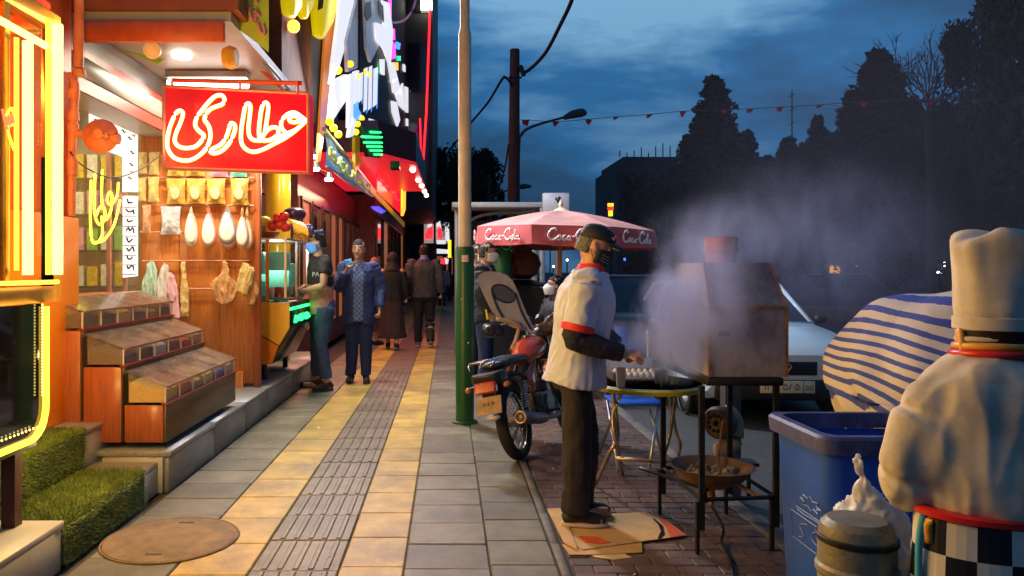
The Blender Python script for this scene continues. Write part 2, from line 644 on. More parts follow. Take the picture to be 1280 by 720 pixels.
MB().bb(-2.2, -1.817, 4.885, 4.93, 0.0, 0.226).build('end_slab', M_stone, pf, bev=0.003)

st = thing('entrance_steps', 'two pale stone steps with turf laid over them, between orange pillar and paving', 'steps', (-2.2, 4.2, 0))
MB().bb(-2.24, -1.86, 3.0, 4.88, 0.0, 0.17).build('lower_core', M_stone, st)
MB().bb(-3.2, -2.26, 3.0, 5.10, 0.0, 0.41).build('upper_core', M_stone, st)
MB().bb(-2.262, -1.845, 3.0, 4.88, 0.172, 0.202).build('lower_tread', M_stone, st, bev=0.004)
MB().bb(-3.2, -2.225, 3.0, 5.11, 0.412, 0.442).build('upper_tread', M_stone, st, bev=0.004)
MB().bb(-1.858, -1.847, 3.7, 4.88, 0.0, 0.17).build('lower_riser', M_stone, st, bev=0.002)
MB().bb(-2.258, -2.240, 4.60, 5.11, 0.203, 0.41).build('upper_riser', M_stone, st, bev=0.002)

M_turfb = mat('turf_backing', (0.045, 0.06, 0.015), 0.9, var=0.3, scale=10)
M_turf = mat('turf_blades', (0.16, 0.22, 0.03), 0.6, var=0.45, scale=7, dirt=0.3, dirtcol=(0.12, 0.10, 0.03))
tf = thing('turf_mat', 'green artificial turf mat draped down the two stone steps', 'artificial turf', (-2.1, 4.2, 0.2))
prof = [(-2.75, 0.450), (-2.235, 0.450), (-2.212, 0.435), (-2.205, 0.30), (-2.215, 0.212), (-1.86, 0.212), (-1.832, 0.198), (-1.826, 0.1), (-1.820, 0.012)]
b = MB()
ys = [3.66 + i * (4.70 - 3.66) / 10 for i in range(11)]
def yend(k, y):
    return y - (0.0 if k < 2 else 0.02 * k * 0.6 if y > 4.6 else 0)
for j in range(10):
    for k in range(len(prof) - 1):
        b.add([(prof[k][0], yend(k, ys[j]), prof[k][1]), (prof[k + 1][0], yend(k + 1, ys[j]), prof[k + 1][1]),
               (prof[k + 1][0], yend(k + 1, ys[j + 1]), prof[k + 1][1]), (prof[k][0], yend(k, ys[j + 1]), prof[k][1])], [(0, 1, 2, 3)])
b.build('mat_backing', M_turfb, tf)
b = MB()
for _ in range(30000):
    k = rnd.choices(range(len(prof) - 1), weights=[0.5, .08, .14, .1, .38, .05, .12, .1])[0]
    t, u = rnd.random(), rnd.random()
    x = prof[k][0] + (prof[k + 1][0] - prof[k][0]) * t
    z = prof[k][1] + (prof[k + 1][1] - prof[k][1]) * t
    ym = 4.72 - (0.012 * k if k > 1 else 0) + 0.012 * noise.noise(Vector((k * 3, x * 20, z * 20)))
    y = 3.62 + (ym - 3.62) * u
    n_ = Vector((-(prof[k + 1][1] - prof[k][1]), 0, (prof[k + 1][0] - prof[k][0]))).normalized()
    n_ = (n_ + Vector((rnd.gauss(0, .35), rnd.gauss(0, .35), rnd.gauss(0, .25)))).normalized()
    h = rnd.uniform(0.010, 0.026)
    a = rnd.uniform(0, PI)
    d = Vector((math.cos(a), math.sin(a), 0)) * 0.0028
    p = Vector((x, y, z))
    b.add([p - d, p + d, p + n_ * h], [(0, 1, 2)])
b.build('turf_blades', M_turf, tf, kind='stuff')

ft = thing('food_stall_platform', 'low pale stone block carrying the neon food stall, turf beside it', 'platform', (-2.4, 3, 0))
MB().bb(-3.4, -1.86, 1.2, 3.63, 0.0, 0.20).build('core', M_stone, ft)
y = 1.4
for ln in (0.75, 0.75, 0.735):
    MB().bb(-1.858, -1.83, y + .002, y + ln - .002, 0.0, 0.2).build('riser_slab', M_stone, ft, bev=0.003)
    MB().bb(-2.6, -1.815, y + .002, y + ln - .002, 0.203, 0.238).build('tread_slab', M_stone, ft, bev=0.004)
    y += ln
# ================================================================= neon food stall (near left)
M_yglow = glow('yellow_neon', (1.0, 0.62, 0.05), 2.2)
M_wyglow = glow('hot_yellow_white_tube', (1.0, 0.78, 0.20), 3.0)
M_brass = mat('gold_metal', (0.75, 0.42, 0.08), 0.3, metal=0.8, var=0.2)
M_redpan = mat('red_panel', (0.55, 0.05, 0.03), 0.3, var=0.25, scale=4)
M_glass = mat('clear_glass', (0.04, 0.04, 0.04), 0.04, var=0, alpha=0.10)
M_dkglass = mat('dark_glass', (0.012, 0.010, 0.014), 0.06, var=0, coat=1.0)
M_dark = mat('dark_steel', (0.035, 0.03, 0.03), 0.45, metal=0.5, var=0.3)
M_steel = mat('stainless_steel', (0.5, 0.5, 0.5), 0.3, metal=0.9, var=0.1)
kx = -1.90
fs = thing('neon_food_stall', 'tall glazed food stall edged with yellow neon tubes, dark glass below', 'food stall', (-2.2, 2.6, 0.24))
b = MB()
b.bb(kx - 0.06, kx, 3.70, 3.77, 1.27, 2.66)
b.bb(kx - 0.06, kx - .03, 3.56, 3.61, 0.66, 1.265)
b.bb(kx - 0.06, kx, 1.6, 3.70, 2.58, 2.66)
b.bb(kx - 0.65, kx - 0.062, 3.70, 3.77, 2.58, 2.66)
b.bb(kx - 0.06, kx, 1.6, 3.70, 1.27, 1.345)
b.bb(kx - 0.65, kx - 0.062, 3.71, 3.76, 1.27, 1.345)
b.bb(kx - 0.70, kx - 0.64, 3.55, 3.61, 0.66, 2.66)
b.bb(kx - 0.05, kx - 0.002, 3.30, 3.335, 1.346, 2.579)
b.build('frame', M_brass, fs, bev=0.008)
MB().bb(kx - 0.035, kx - 0.028, 1.62, 3.70, 1.346, 2.579).build('upper_glass', M_glass, fs)
# lower dark glass with a rounded corner
def rr_outline(y0, y1, z0, z1, r, x):
    pts = []
    for i in range(7):
        a = PI / 2 * i / 6
        pts.append((x, y1 - r + r * math.sin(a), z0 + r - r * math.cos(a)))
    pts = [(x, y0, z0)] + pts + [(x, y1, z1), (x, y0, z1)]
    return pts
MB().prism(rr_outline(1.62, 3.61, 0.66, 1.265, 0.14, kx - 0.02), (0.014, 0, 0)).build('lower_glass', M_dkglass, fs)
MB().tube([Vector(p) for p in rr_outline(1.62, 3.625, 0.645, 1.25, 0.14, kx + 0.002)[:-1]], 0.016, 8).build('edge_tube', M_yglow, fs, smooth=True)
b = MB()
for i in range(30):
    z = 0.84 + i * 0.0145
    b.sph((kx + 0.012, 3.575, z), 0.0052, 6)
for i in range(60):
    b.sph((kx + 0.012, 1.7 + i * 0.031, 0.70), 0.0052, 6)
b.build('light_string', M_wyglow, fs)
MB().bb(kx - 0.6, kx - 0.56, 1.62, 3.69, 0.7, 2.57).build('back_panel', M_redpan, fs)
MB().bb(kx - 0.62, kx - 0.01, 1.62, 3.69, 2.662, 2.70).build('roof_panel', M_redpan, fs)
MB().bb(kx - 0.56, kx - 0.06, 1.62, 3.69, 1.20, 1.225).build('counter_top', M_steel, fs)
for (yy, z0, z1, r) in ((3.685, 1.40, 2.60, 0.024), (3.60, 1.40, 2.60, 0.012), (3.425, 1.40, 2.44, 0.022), (3.335, 1.42, 2.43, 0.010), (2.6, 1.4, 2.5, 0.022), (1.9, 1.4, 2.5, 0.022)):
    MB().cyl((kx + 0.026, yy, z0), (kx + 0.026, yy, z1), r, n=12).build('neon_tube', M_wyglow if r > .02 else M_yglow, fs, smooth=40)
MB().cyl((kx + 0.02, 1.65, 2.47), (kx + 0.02, 3.66, 2.47), 0.016, n=10).build('neon_tube', M_wyglow, fs, smooth=40)
MB().cyl((kx + 0.02, 1.65, 1.365), (kx + 0.02, 3.70, 1.365), 0.010, n=10).build('neon_tube', M_yglow, fs, smooth=40)
MB().tube([(kx + .02, 3.27, 2.08), (kx + .02, 3.31, 2.12), (kx + .02, 3.33, 2.06), (kx + .02, 3.28, 2.03), (kx + .02, 3.30, 1.98), (kx + .02, 3.33, 1.94)], 0.006, 6, sub=4).build('neon_script', M_yglow, fs, smooth=True)
MB().tube([(kx + .02, 3.24, 2.10), (kx + .02, 3.28, 2.02), (kx + .02, 3.31, 2.09), (kx + .02, 3.345, 2.0)], 0.006, 6, sub=4).build('neon_script', glow('red_neon_soft', (1, .12, .05), 3), fs, smooth=True)
for yy in (3.52, 1.8):
    MB().bb(-2.05, -1.985, yy, yy + 0.06, 0.239, 0.60).build('leg', mat('brown_steel', (0.10, 0.045, 0.035), 0.5, metal=0.2), fs)
MB().bb(-2.6, -1.93, 1.62, 3.60, 0.60, 0.635).build('base_rail', M_dark, fs)
# spit roast inside
MB().lathe([(0.02, 1.23), (0.09, 1.25), (0.14, 1.5), (0.17, 1.8), (0.15, 2.0), (0.03, 2.05)], (kx - 0.3, 2.9, 0), 20).build('meat_stack', mat('roast_meat', (0.28, 0.10, 0.04), 0.5, bump=0.8, bscale=40, var=0.4), fs, smooth=True)
for yy in (3.3, 2.4):
    lamp('neon_light', 'AREA', (kx + 0.08, yy, 2.0), 42, (1.0, 0.56, 0.12), 0.12, 1.1, rot=(0, R(-90), 0), parent=fs)
for zz in (1.0, 1.55, 2.1, 2.6):
    lamp('neon_corner_light', 'POINT', (kx + 0.07, 3.84, zz), 25, (1.0, 0.58, 0.13), 0.06, parent=fs)
lamp('neon_foot_light', 'POINT', (kx + 0.06, 3.80, 0.62), 5, (1.0, 0.74, 0.28), 0.05, parent=fs)
lamp('inside_light', 'POINT', (kx - 0.3, 3.3, 2.4), 16, (1.0, 0.22, 0.08), 0.08, parent=fs)
lamp('edge_light', 'AREA', (kx + 0.05, 2.9, 0.74), 12, (1.0, 0.58, 0.13), 1.4, 0.05, rot=(0, R(-70), 0), parent=fs)

# ================================================================= orange pillar, pipe, regulator
M_orange = mat('orange_panel', (0.92, 0.26, 0.012), 0.28, var=0.06, scale=3)
M_redpaint = mat('red_paint', (0.66, 0.11, 0.025), 0.4, var=0.2, scale=5, bump=0.1, dirt=0.25, dirtcol=(0.2, 0.04, 0.02))
M_redpipe = mat('orange_red_pipe', (0.70, 0.20, 0.08), 0.42, var=0.2, scale=9, bump=0.25, bscale=40, dirt=0.3, dirtcol=(0.25, 0.06, 0.03))
pl = thing('shop_pillar', 'square pillar clad in glossy orange below and red above, beside the gas pipe', 'pillar', (-2.7, 4.9, 0.44))
MB().bb(-3.1, -2.47, 4.45, 5.14, 0.443, 1.77).build('orange_cladding', M_orange, pl, bev=0.004)
MB().bb(-3.1, -2.50, 4.45, 5.10, 1.773, 3.6).build('red_cladding', M_redpaint, pl, bev=0.004)
MB().bb(-2.468, -2.46, 4.70, 4.72, 1.3, 1.55).build('handle', M_dark, pl)
MB().bb(-3.06, -2.98, 5.145, 5.75, 0.27, 3.0).build('cream_frame', mat('cream_frame', (0.55, 0.48, 0.30), 0.5), pl)
gp = thing('gas_pipe', 'red painted gas pipe with elbows and a round regulator by the shop window', 'gas pipe', (-2.38, 5.05, 1.77))
cx_, cy_ = -2.40, 5.08
b = MB()
b.cyl(P(99, -30, 5.08), P(98, 85, 5.08), 0.032, n=14)
b.cyl(P(99, 95, 5.08), P(98, 88, 5.08), 0.042, n=14)
b.tube([P(80, 95, 5.08), P(88, 96, 5.08), P(93, 104, 5.08), P(93, 120, 5.08), P(91, 150, 5.08), P(89, 200, 5.08), P(88, 270, 5.08)], 0.031, 12, sub=3)
for yy in (118, 145, 160, 205, 214):
    c = P(91.5 - (yy - 118) * 0.025, yy, 5.08)
    b.cyl(c - Vector((0, 0, .03)), c + Vector((0, 0, .03)), 0.041, n=12)
b.cyl(P(90, 166, 5.08), P(112, 168, 5.08), 0.026, n=12)
b.build('pipe', M_redpipe, gp, smooth=40)
b = MB()
b.lathe([(0.02, -0.05), (0.085, -0.035), (0.105, -0.006), (0.112, 0), (0.105, 0.006), (0.085, 0.035), (0.05, 0.05), (0.03, 0.075), (0.0, 0.078)], P(126, 170, 5.0), 28, ax=(0.15, -1, 0.05))
b.cyl(P(136, 172, 5.0), P(149, 174, 5.0), 0.035, n=12)
b.sph(P(133, 170, 4.93), 0.022, 10)
b.build('regulator', M_redpipe, gp, smooth=40)
tag(MB().tube([P(88, 190, 5.0), P(105, 208, 5.3), P(140, 222, 5.8), P(175, 212, 6.5), P(203, 192, 7.2)], 0.006, 6, sub=5).build('hanging_cable', mat('black_cable', (0.02, 0.02, 0.02), 0.5), smooth=True),
    'thin dark cable sagging from the gas pipe across the shop window', 'cable')

# ================================================================= spice shop building
M_ceil = mat('white_ceiling', (0.40, 0.36, 0.29), 0.4, var=0.1, scale=3)
M_alu = mat('aluminium_fascia', (0.28, 0.28, 0.27), 0.35, metal=0.4, var=0.15, scale=3, stretch=(1, .2, 4))
M_maroon = mat('maroon_trim', (0.22, 0.03, 0.025), 0.35, var=0.2)
M_warmwall = mat('warm_shop_wall', (0.55, 0.42, 0.25), 0.6, var=0.15)
sb = thing('spice_shop', 'open spice shop with silver canopy fascia, glazed window and red front beam', 'shop', (-3.2, 6.4, 0.26))
MB().bb(-4.6, -1.56, 5.52, 7.9, 3.21, 3.28).build('ceiling_panel', M_ceil, sb)
MB().bb(-2.62, -1.60, 5.47, 5.52, 3.055, 3.20).build('front_beam', M_redpaint, sb, bev=0.004)
MB().bb(-3.2, -1.50, 5.49, 5.9, 3.285, 4.4).build('upper_sign_box', mat('dark_orange_cladding', (0.33, 0.085, 0.03), 0.4, var=0.35, scale=3), sb)
MB().bb(-2.66, -2.60, 5.15, 7.6, 2.80, 2.95).build('fascia_band', M_alu, sb, bev=0.003)
MB().bb(-2.70, -2.62, 5.15, 7.6, 2.953, 3.02).build('fascia_trim', M_maroon, sb)
MB().bb(-2.72, -2.66, 5.15, 7.6, 3.022, 3.20).build('fascia_upper', M_alu, sb)
MB().bb(-2.64, -2.61, 5.15, 7.6, 2.70, 2.797).build('lower_trim', M_maroon, sb)
MB().bb(-3.02, -2.70, 5.15, 7.6, 2.74, 2.79).build('soffit', M_ceil, sb)
MB().bb(-3.06, -3.045, 5.75, 7.6, 1.22, 2.72).build('window_glass', M_glass, sb)
MB().bb(-3.08, -3.0, 5.15, 7.6, 0.26, 1.22).build('window_base', mat('cream_panel', (0.5, 0.46, 0.36), 0.5), sb)
for yy in (6.9, 7.25):
    MB().bb(-3.07, -3.035, yy, yy + 0.03, 1.22, 2.70).build('mullion', mat('pink_metal', (0.5, 0.25, 0.18), 0.4, metal=0.3), sb)
MB().bb(-4.45, -4.4, 5.0, 7.9, 0.26, 3.2).build('back_wall', M_warmwall, sb)
MB().bb(-4.4, -3.07, 7.68, 7.75, 0.26, 3.2).build('side_wall', M_warmwall, sb)
MB().bb(-4.3, -3.07, 5.0, 5.1, 0.26, 3.2).build('side_wall', M_warmwall, sb)
for zz in (1.25, 1.6, 1.95, 2.3):
    MB().bb(-4.3, -3.12, 7.45, 7.67, zz, zz + 0.02).build('shelf', M_glass, sb)
    for i in range(8):
        c_ = rnd.choice([(0.7, 0.5, 0.05), (0.6, 0.12, 0.08), (0.75, 0.7, 0.5), (0.75, 0.35, 0.4), (0.3, 0.5, 0.1)])
        mm = mat('packet_%d' % int(c_[0] * 100 + c_[1] * 1000), c_, 0.35, var=0.3, scale=20)
        x = -4.2 + i * 0.135
        MB().bb(x, x + 0.10, 7.5, 7.56, zz + 0.021, zz + 0.24 + rnd.uniform(-.05, .02)).build('packet', mm, sb)
# posters inside the window
M_white_e = mat('backlit_white_paper', (0.9, 0.9, 0.85), 0.5, var=0.03, emit=(1, 0.95, 0.85), es=1.1)
M_ink = mat('black_ink', (0.02, 0.02, 0.03), 0.5, var=0)
M_redink = mat('red_ink', (0.6, 0.02, 0.02), 0.5, var=0)
po = thing('price_poster', 'backlit white poster with rows of small black and red writing in shop window', 'poster', W(140, 200, -3.03))
b = MB().prism([W(111, 116, -3.03), W(172, 160, -3.03), W(172, 240, -3.03), W(153, 240, -3.03), W(153, 196, -3.03), W(111, 180, -3.03)], (0.004, 0, 0))
b.build('sheet', M_white_e, po)
b = MB()
for (x, y_) in ((116, 128), (130, 140), (141, 150), (118, 150), (152, 163), (160, 172), (164, 155), (163, 190), (162, 205), (160, 222), (135, 165)):
    a = W(x, y_, -3.022)
    b.tube([a, a + Vector((0, .03, .012)), a + Vector((0, .05, -.01)), a + Vector((0, .09, .004))], 0.006, 5, sub=2)
b.build('writing', M_ink, po)
b = MB()
for (x, y_) in ((158, 150), (165, 168), (122, 160), (163, 214)):
    a = W(x, y_, -3.022)
    b.tube([a, a + Vector((0, .05, -.01)), a + Vector((0, .07, .012))], 0.006, 5, sub=2)
b.build('red_writing', M_redink, po)
pr = thing('price_list', 'narrow white price list of stacked boxes with black words beside the wood panel', 'price list', W(163, 300, -3.03))
MB().prism([W(153.5, 245, -3.03), W(172, 245, -3.03), W(172, 345, -3.03), W(153.5, 347, -3.03)], (0.004, 0, 0)).build('sheet', M_white_e, pr)
b = MB()
for i, t_ in enumerate(range(252, 345, 12)):
    a = W(157, t_, -3.022)
    u_ = rnd.uniform
    b.tube([a + Vector((0, u_(0, .04), u_(0, .03))), a + Vector((0, .06, u_(-.02, .03))), a + Vector((0, u_(.08, .12), u_(-.02, .02))), a + Vector((0, .15, u_(-.01, .04)))], 0.009, 5, sub=2)
    if i % 2: b.tube([a + Vector((0, .17, .03)), a + Vector((0, u_(.18, .2), -.015))], 0.009, 5)
    c0, c1 = W(154, t_ + 7, -3.022), W(171, t_ + 7, -3.022)
    b.tube([c0, c1], 0.004, 4)
b.build('writing', M_ink, pr)
# little yellow neon word in the window
M_yn = glow('lemon_neon', (1.0, 0.80, 0.04), 4.0)
wn = thing('window_neon_word', 'small yellow neon word glowing inside the shop window', 'neon sign', W(130, 260, -3.0))
def nz(pts, r=0.010, m_=M_yn, X=-3.0):
    MB().tube([W(x, y_, X) for x, y_ in pts], r, 7, sub=4).build('neon_tube', m_, wn, smooth=True)
nz([(114, 225), (113, 270), (115, 300), (122, 303), (128, 292), (127, 270)])
nz([(119, 215), (118, 262), (123, 280), (130, 276), (131, 262), (126, 258), (120, 270)])
nz([(128, 212), (127, 245), (129, 262)])
nz([(133, 275), (139, 262), (140, 245), (137, 240), (134, 250), (138, 256), (146, 246), (148, 228)])
nz([(116, 303), (130, 300), (143, 280), (150, 250)])
# lamps
rl = thing('round_ceiling_lamp', 'flat round white lamp set in the shop canopy ceiling', 'ceiling lamp', (-2.2, 6.35, 3.2))
MB().lathe([(0.0, 3.175), (0.075, 3.178), (0.08, 3.19), (0.085, 3.209)], (-2.2, 6.35, 0), 28).build('diffuser', glow('white_lamp', (1, 0.93, 0.8), 9), rl, smooth=30)
lamp('lamp_light', 'AREA', (-2.2, 6.35, 3.15), 20, (1, 0.86, 0.62), 0.25, parent=rl)
bl = thing('ball_lamp', 'dim orange ball lamp under the shop canopy ceiling', 'lamp', (-2.25, 5.84, 3.2))
MB().sph((-2.25, 5.84, 3.095), 0.066, 16).build('globe', mat('orange_globe', (0.75, 0.4, 0.15), 0.3, var=0.1, emit=(1, 0.5, 0.15), es=0.35), bl, smooth=True)
MB().cyl((-2.25, 5.84, 3.15), (-2.25, 5.84, 3.209), 0.05).build('cap', M_dark, bl, smooth=30)
tl = thing('tube_light', 'long white fluorescent light just above the red neon sign', 'tube light', (-2.15, 6.9, 3.1))
MB().bb(-2.52, -1.80, 6.86, 6.98, 3.06, 3.14).build('diffuser', glow('white_tube', (1, 0.95, 0.86), 8), tl, bev=0.02)
MB().bb(-2.52, -1.80, 6.84, 7.0, 3.143, 3.2).build('housing', M_alu, tl)
lamp('tube_lamp', 'AREA', (-2.15, 6.9, 3.02), 60, (1, 0.84, 0.6), 0.7, 0.12, parent=tl)
tag(MB().prism([P(150, 61, 6.2), P(205, 74, 6.2), P(198, 80, 6.2)], (0, 0.01, 0)).build('green_pennant', mat('lime_cloth', (0.3, 0.6, 0.03), 0.5)),
    'lime green strip of plastic stuck below the canopy ceiling', 'pennant')
lamp('window_light', 'AREA', (-3.6, 6.6, 2.9), 22, (1, 0.85, 0.6), 0.8, 0.5, parent=sb)

# ================================================================= wood panel with hanging goods
M_wood = mat('orange_wood', (0.52, 0.19, 0.045), 0.32, var=0.28, scale=5, stretch=(9, 9, 0.7), bump=0.05)
M_wood2 = mat('red_wood', (0.36, 0.10, 0.035), 0.3, var=0.25, scale=5, stretch=(9, 9, 0.8))
M_rail = mat('pink_rail', (0.62, 0.32, 0.22), 0.35, metal=0.3, var=0.1)
YP = 7.60
wp = thing('wood_display_panel', 'tall orange wood panel with pink rails closing the end of spice shop', 'display panel', (-2.45, YP, 0.26))
for xa, xb in ((-3.04, -2.66), (-2.656, -2.26), (-2.256, -1.92)):
    MB().bb(xa, xb, YP, YP + 0.03, 0.30, 3.19).build('board', M_wood, wp, bev=0.002)
MB().bb(-1.916, -1.855, YP - 0.02, YP + 0.045, 0.265, 3.19).build('end_post', M_wood2, wp, bev=0.003)
MB().bb(-2.10, -2.02, YP - 0.03, YP - 0.002, 0.265, 0.42).build('wood_block', M_wood, wp)
for (x0, x1, yy) in ((178, 318, 222), (178, 318, 257), (175, 233, 290), (178, 312, 326), (235, 270, 361)):
    a, c = P(x0, yy, YP - 0.05), P(x1, yy, YP - 0.05)
    MB().cyl(a, c, 0.009, n=8).build('rail', M_rail, wp, smooth=40)

M_gold = mat('gold_foil', (0.80, 0.52, 0.12), 0.25, metal=0.55, var=0.35, scale=25, bump=0.9, bscale=30)
M_clearbag = mat('clear_plastic', (0.8, 0.8, 0.75), 0.15, var=0.2, alpha=0.55, bump=0.8, bscale=30)
def bag(name, label, px0, px1, py0, py1, m_, Y, contents=None, group=None):
    c0, c1 = P(px0, py1, Y), P(px1, py0, Y)
    wd, ht = c1.x - c0.x, c1.z - c0.z
    t = thing(name, label, 'bag', ((c0.x + c1.x) / 2, Y, c0.z), group)
    nx, nz_ = 8, 10
    for side_, nm in ((-1, 'front_foil'), (1, 'back_foil')):
        vs, fs = [], []
        for j in range(nz_ + 1):
            for i in range(nx + 1):
                u, v = i / nx, j / nz_
                d = (max(0, math.sin(PI * u)) ** 0.6) * (max(0, math.sin(PI * min(1, v * 1.08))) ** 0.7) * 0.035
                d += 0.006 * noise.noise(Vector((u * 5 + px0, v * 6, side_)))
                pinch = 1 - 0.10 * math.sin(PI * v) + (0.05 if v > 0.93 or v < 0.05 else 0)
                vs.append(((c0.x + c1.x) / 2 + (u - 0.5) * wd * pinch, Y + side_ * d, c0.z + v * ht))
        for j in range(nz_):
            for i in range(nx):
                a = j * (nx + 1) + i
                fs.append((a, a + 1, a + nx + 2, a + nx + 1))
        b = MB(); b.add(vs, fs); b.build(nm, m_, t, smooth=True)
    if contents:
        b = MB().sph(((c0.x + c1.x) / 2, Y - 0.033, c0.z + ht * 0.42), wd * 0.28, 12, (1, 0.14, 1.3))
        b.build('printed_window', contents, t, smooth=True)
    return t
M_beige = mat('beige_seed', (0.62, 0.45, 0.24), 0.5, var=0.4, scale=60)
M_pinkp = mat('pink_print', (0.75, 0.25, 0.35), 0.4, var=0.4, scale=25)
M_tealp = mat('teal_print', (0.12, 0.5, 0.42), 0.4, var=0.4, scale=25)
M_yelbag = mat('yellow_clear_bag', (0.75, 0.62, 0.22), 0.2, var=0.4, scale=18, alpha=0.85, bump=0.6)
Yb = YP - 0.09
gg = 'gold bags hanging on the wood panel'
bag('gold_bag', 'gold bag of the middle row, first from the window side', 208, 232, 223, 255, M_gold, Yb, M_beige, gg)
bag('gold_bag', 'gold bag of the middle row, second from the window side', 233, 257, 223, 255, M_gold, Yb, M_beige, gg)
bag('gold_bag', 'narrow-waisted gold bag of the middle row, third from the window side', 258, 282, 223, 255, M_gold, Yb, M_beige, gg)
bag('gold_bag', 'gold bag of the middle row nearest the yellow column', 288, 311, 223, 256, M_gold, Yb, M_beige, gg)
bag('gold_bag', 'gold bag of the top row above the first middle gold bag, half behind the sign', 209, 230, 190, 220, M_gold, Yb, M_beige, gg)
bag('gold_bag', 'gold bag of the top row, second from the window side, half behind the sign', 233, 256, 190, 220, M_gold, Yb, M_beige, gg)
bag('printed_bag', 'pink and white printed bag in the top row, half behind the sign', 263, 285, 190, 221, M_pinkp, Yb)
bag('printed_bag', 'teal printed bag at the end of the top row, half behind the sign', 288, 309, 190, 221, M_tealp, Yb)
gy = 'pale yellow bags by the shop window'
bag('yellow_bag', 'pale yellow see-through bag in the upper row next to the shop window', 173, 184, 190, 217, M_yelbag, Yb, None, gy)
bag('yellow_bag', 'pale yellow see-through bag in the upper row next to the gold bags', 186, 199, 190, 218, M_yelbag, Yb, None, gy)
bag('yellow_bag', 'pale yellow see-through bag in the lower row next to the shop window', 172, 183, 222, 251, M_yelbag, Yb, None, gy)
bag('yellow_bag', 'pale yellow see-through bag in the lower row next to the gold bags', 185, 199, 221, 252, M_yelbag, Yb, None, gy)
bag('clear_bag', 'clear bag with grey and blue pieces under the first gold bag', 201, 226, 258, 293, mat('grey_blue_bag', (0.5, 0.5, 0.56), 0.2, var=0.6, scale=22, bump=0.9, bscale=25), Yb)
bag('clear_bag', 'clear bag of orange-brown sticks beside the shop window', 178, 189, 256, 291, mat('tan_bag', (0.55, 0.28, 0.15), 0.3, var=0.5, scale=30), Yb)

M_fluff = mat('white_scrub', (0.80, 0.76, 0.70), 0.8, var=0.06, scale=30, bump=0.3)
M_pinkr = mat('pink_rim', (0.75, 0.25, 0.22), 0.7, var=0.1)
M_tanr = mat('tan_rim', (0.6, 0.38, 0.18), 0.7, var=0.1)
M_bluer = mat('grey_rim', (0.3, 0.33, 0.45), 0.7, var=0.1)
def scrubber(label, px, pyt, pyb, wpx, rim, Y, tilt=0.0):
    top, bot = P(px, pyt, Y), P(px, pyb, Y)
    h = top.z - bot.z
    wd = wpx * Y / FOC / 2
    t = thing('bath_scrubber', label, 'bath scrubber', bot, 'oval bath scrubbers hung from the rail')
    def drop(k, y_off, th):
        ring0, n = [], 24
        for i in range(n):
            a = 2 * PI * i / n
            u = (1 - math.cos(a)) / 2          # 0 at bottom, 1 at top
            wv = wd * k * math.sin(a) * (1.12 - 0.62 * u)
            ring0.append((wv, u))
        rs = []
        for s_, dy in ((0.85, th), (1.0, th * 0.5), (1.0, -th * 0.5), (0.82, -th)):
            rs.append([Vector((top.x + x_ * s_ + tilt * (u - 1), Y + y_off + dy, bot.z + h * 0.5 + (u - 0.5) * h * s_ * k)) for x_, u in ring0])
        return rs
    MB().loft(drop(1.0, 0, 0.012)).build('rim', rim, t, smooth=True)
    MB().loft(drop(0.86, -0.012, 0.012)).build('pad', M_fluff, t, smooth=True)
    MB().tube([top + Vector((-.012, -.01, -.02)), P(px, 258, Y - .01), top + Vector((.012, -.01, -.02))], 0.005, 6, sub=3).build('loop', rim, t, smooth=True)
scrubber('white oval bath scrubber, grey loop, next to the clear grey bag', 239, 263, 308, 19, M_fluff, Yb - .03)
scrubber('pink-rimmed oval bath scrubber, second from the clear grey bag', 261, 264, 310, 22, M_pinkr, Yb - .03)
scrubber('pink-rimmed oval bath scrubber mostly hidden behind the widest white one', 286, 268, 312, 25, M_pinkr, Yb + .01)
scrubber('widest white oval bath scrubber with thin grey edge', 284, 262, 306, 25, M_bluer, Yb - .04)
scrubber('tan oval bath scrubber behind the last white one', 309, 272, 313, 17, M_tanr, Yb + .01)
scrubber('white oval bath scrubber with tan edge at the end of the row', 303, 268, 311, 18, M_tanr, Yb - .04)

def hung_cloth(name, label, outline, m_, Y, cat='cloth', th=0.03, group=None):
    pts = [P(x, y_, Y) for x, y_ in outline]
    b = MB().prism([p + Vector((0, th / 2, 0)) for p in pts], (0, -th, 0))
    o = fuse(b, name, m_, vox=0.008, it=5, wr=0.03, wsc=(22, 10, 5), seed=outline[0][0])
    return tag(o, label, cat, group)
gh = 'cloths hanging from the lower rail'
hung_cloth('hanging_cloth', 'mint green and white cloth hanging by the shop window', [(188, 326), (193, 328), (197, 352), (196, 371), (179, 370), (178, 352), (183, 332)], mat('mint_cloth', (0.42, 0.62, 0.50), 0.8, var=0.25, scale=9), Yb, group=gh)
hung_cloth('hanging_cloth', 'white and grey cloth hanging second from the window', [(205, 328), (210, 332), (214, 355), (212, 380), (198, 376), (197, 352), (201, 336)], mat('white_grey_cloth', (0.62, 0.60, 0.58), 0.8, var=0.25, scale=9), Yb, group=gh)
hung_cloth('hanging_cloth', 'pink and white cloth hanging third from the window', [(212, 340), (218, 345), (221, 358), (224, 398), (214, 396), (209, 366)], mat('pink_white_cloth', (0.72, 0.42, 0.48), 0.8, var=0.3, scale=7), Yb - .04, group=gh)
hung_cloth('back_strap', 'narrow woven gold back strap hanging over the middle of the rail', [(226, 327), (232, 327), (233, 350), (236, 370), (235, 396), (227, 397), (225, 372), (227, 350)], mat('gold_weave', (0.62, 0.46, 0.17), 0.8, var=0.3, scale=40, bump=0.6), Yb - .02, 'back strap')
hung_cloth('bath_mitt', 'wide tan bath cloth slung from the rail like a sling', [(280, 326), (285, 328), (288, 346), (296, 352), (297, 366), (290, 378), (278, 382), (270, 376), (266, 365), (262, 355), (270, 350), (277, 340)], mat('tan_weave', (0.50, 0.28, 0.11), 0.85, var=0.3, scale=40, bump=0.6), Yb - .02, 'bath mitt')
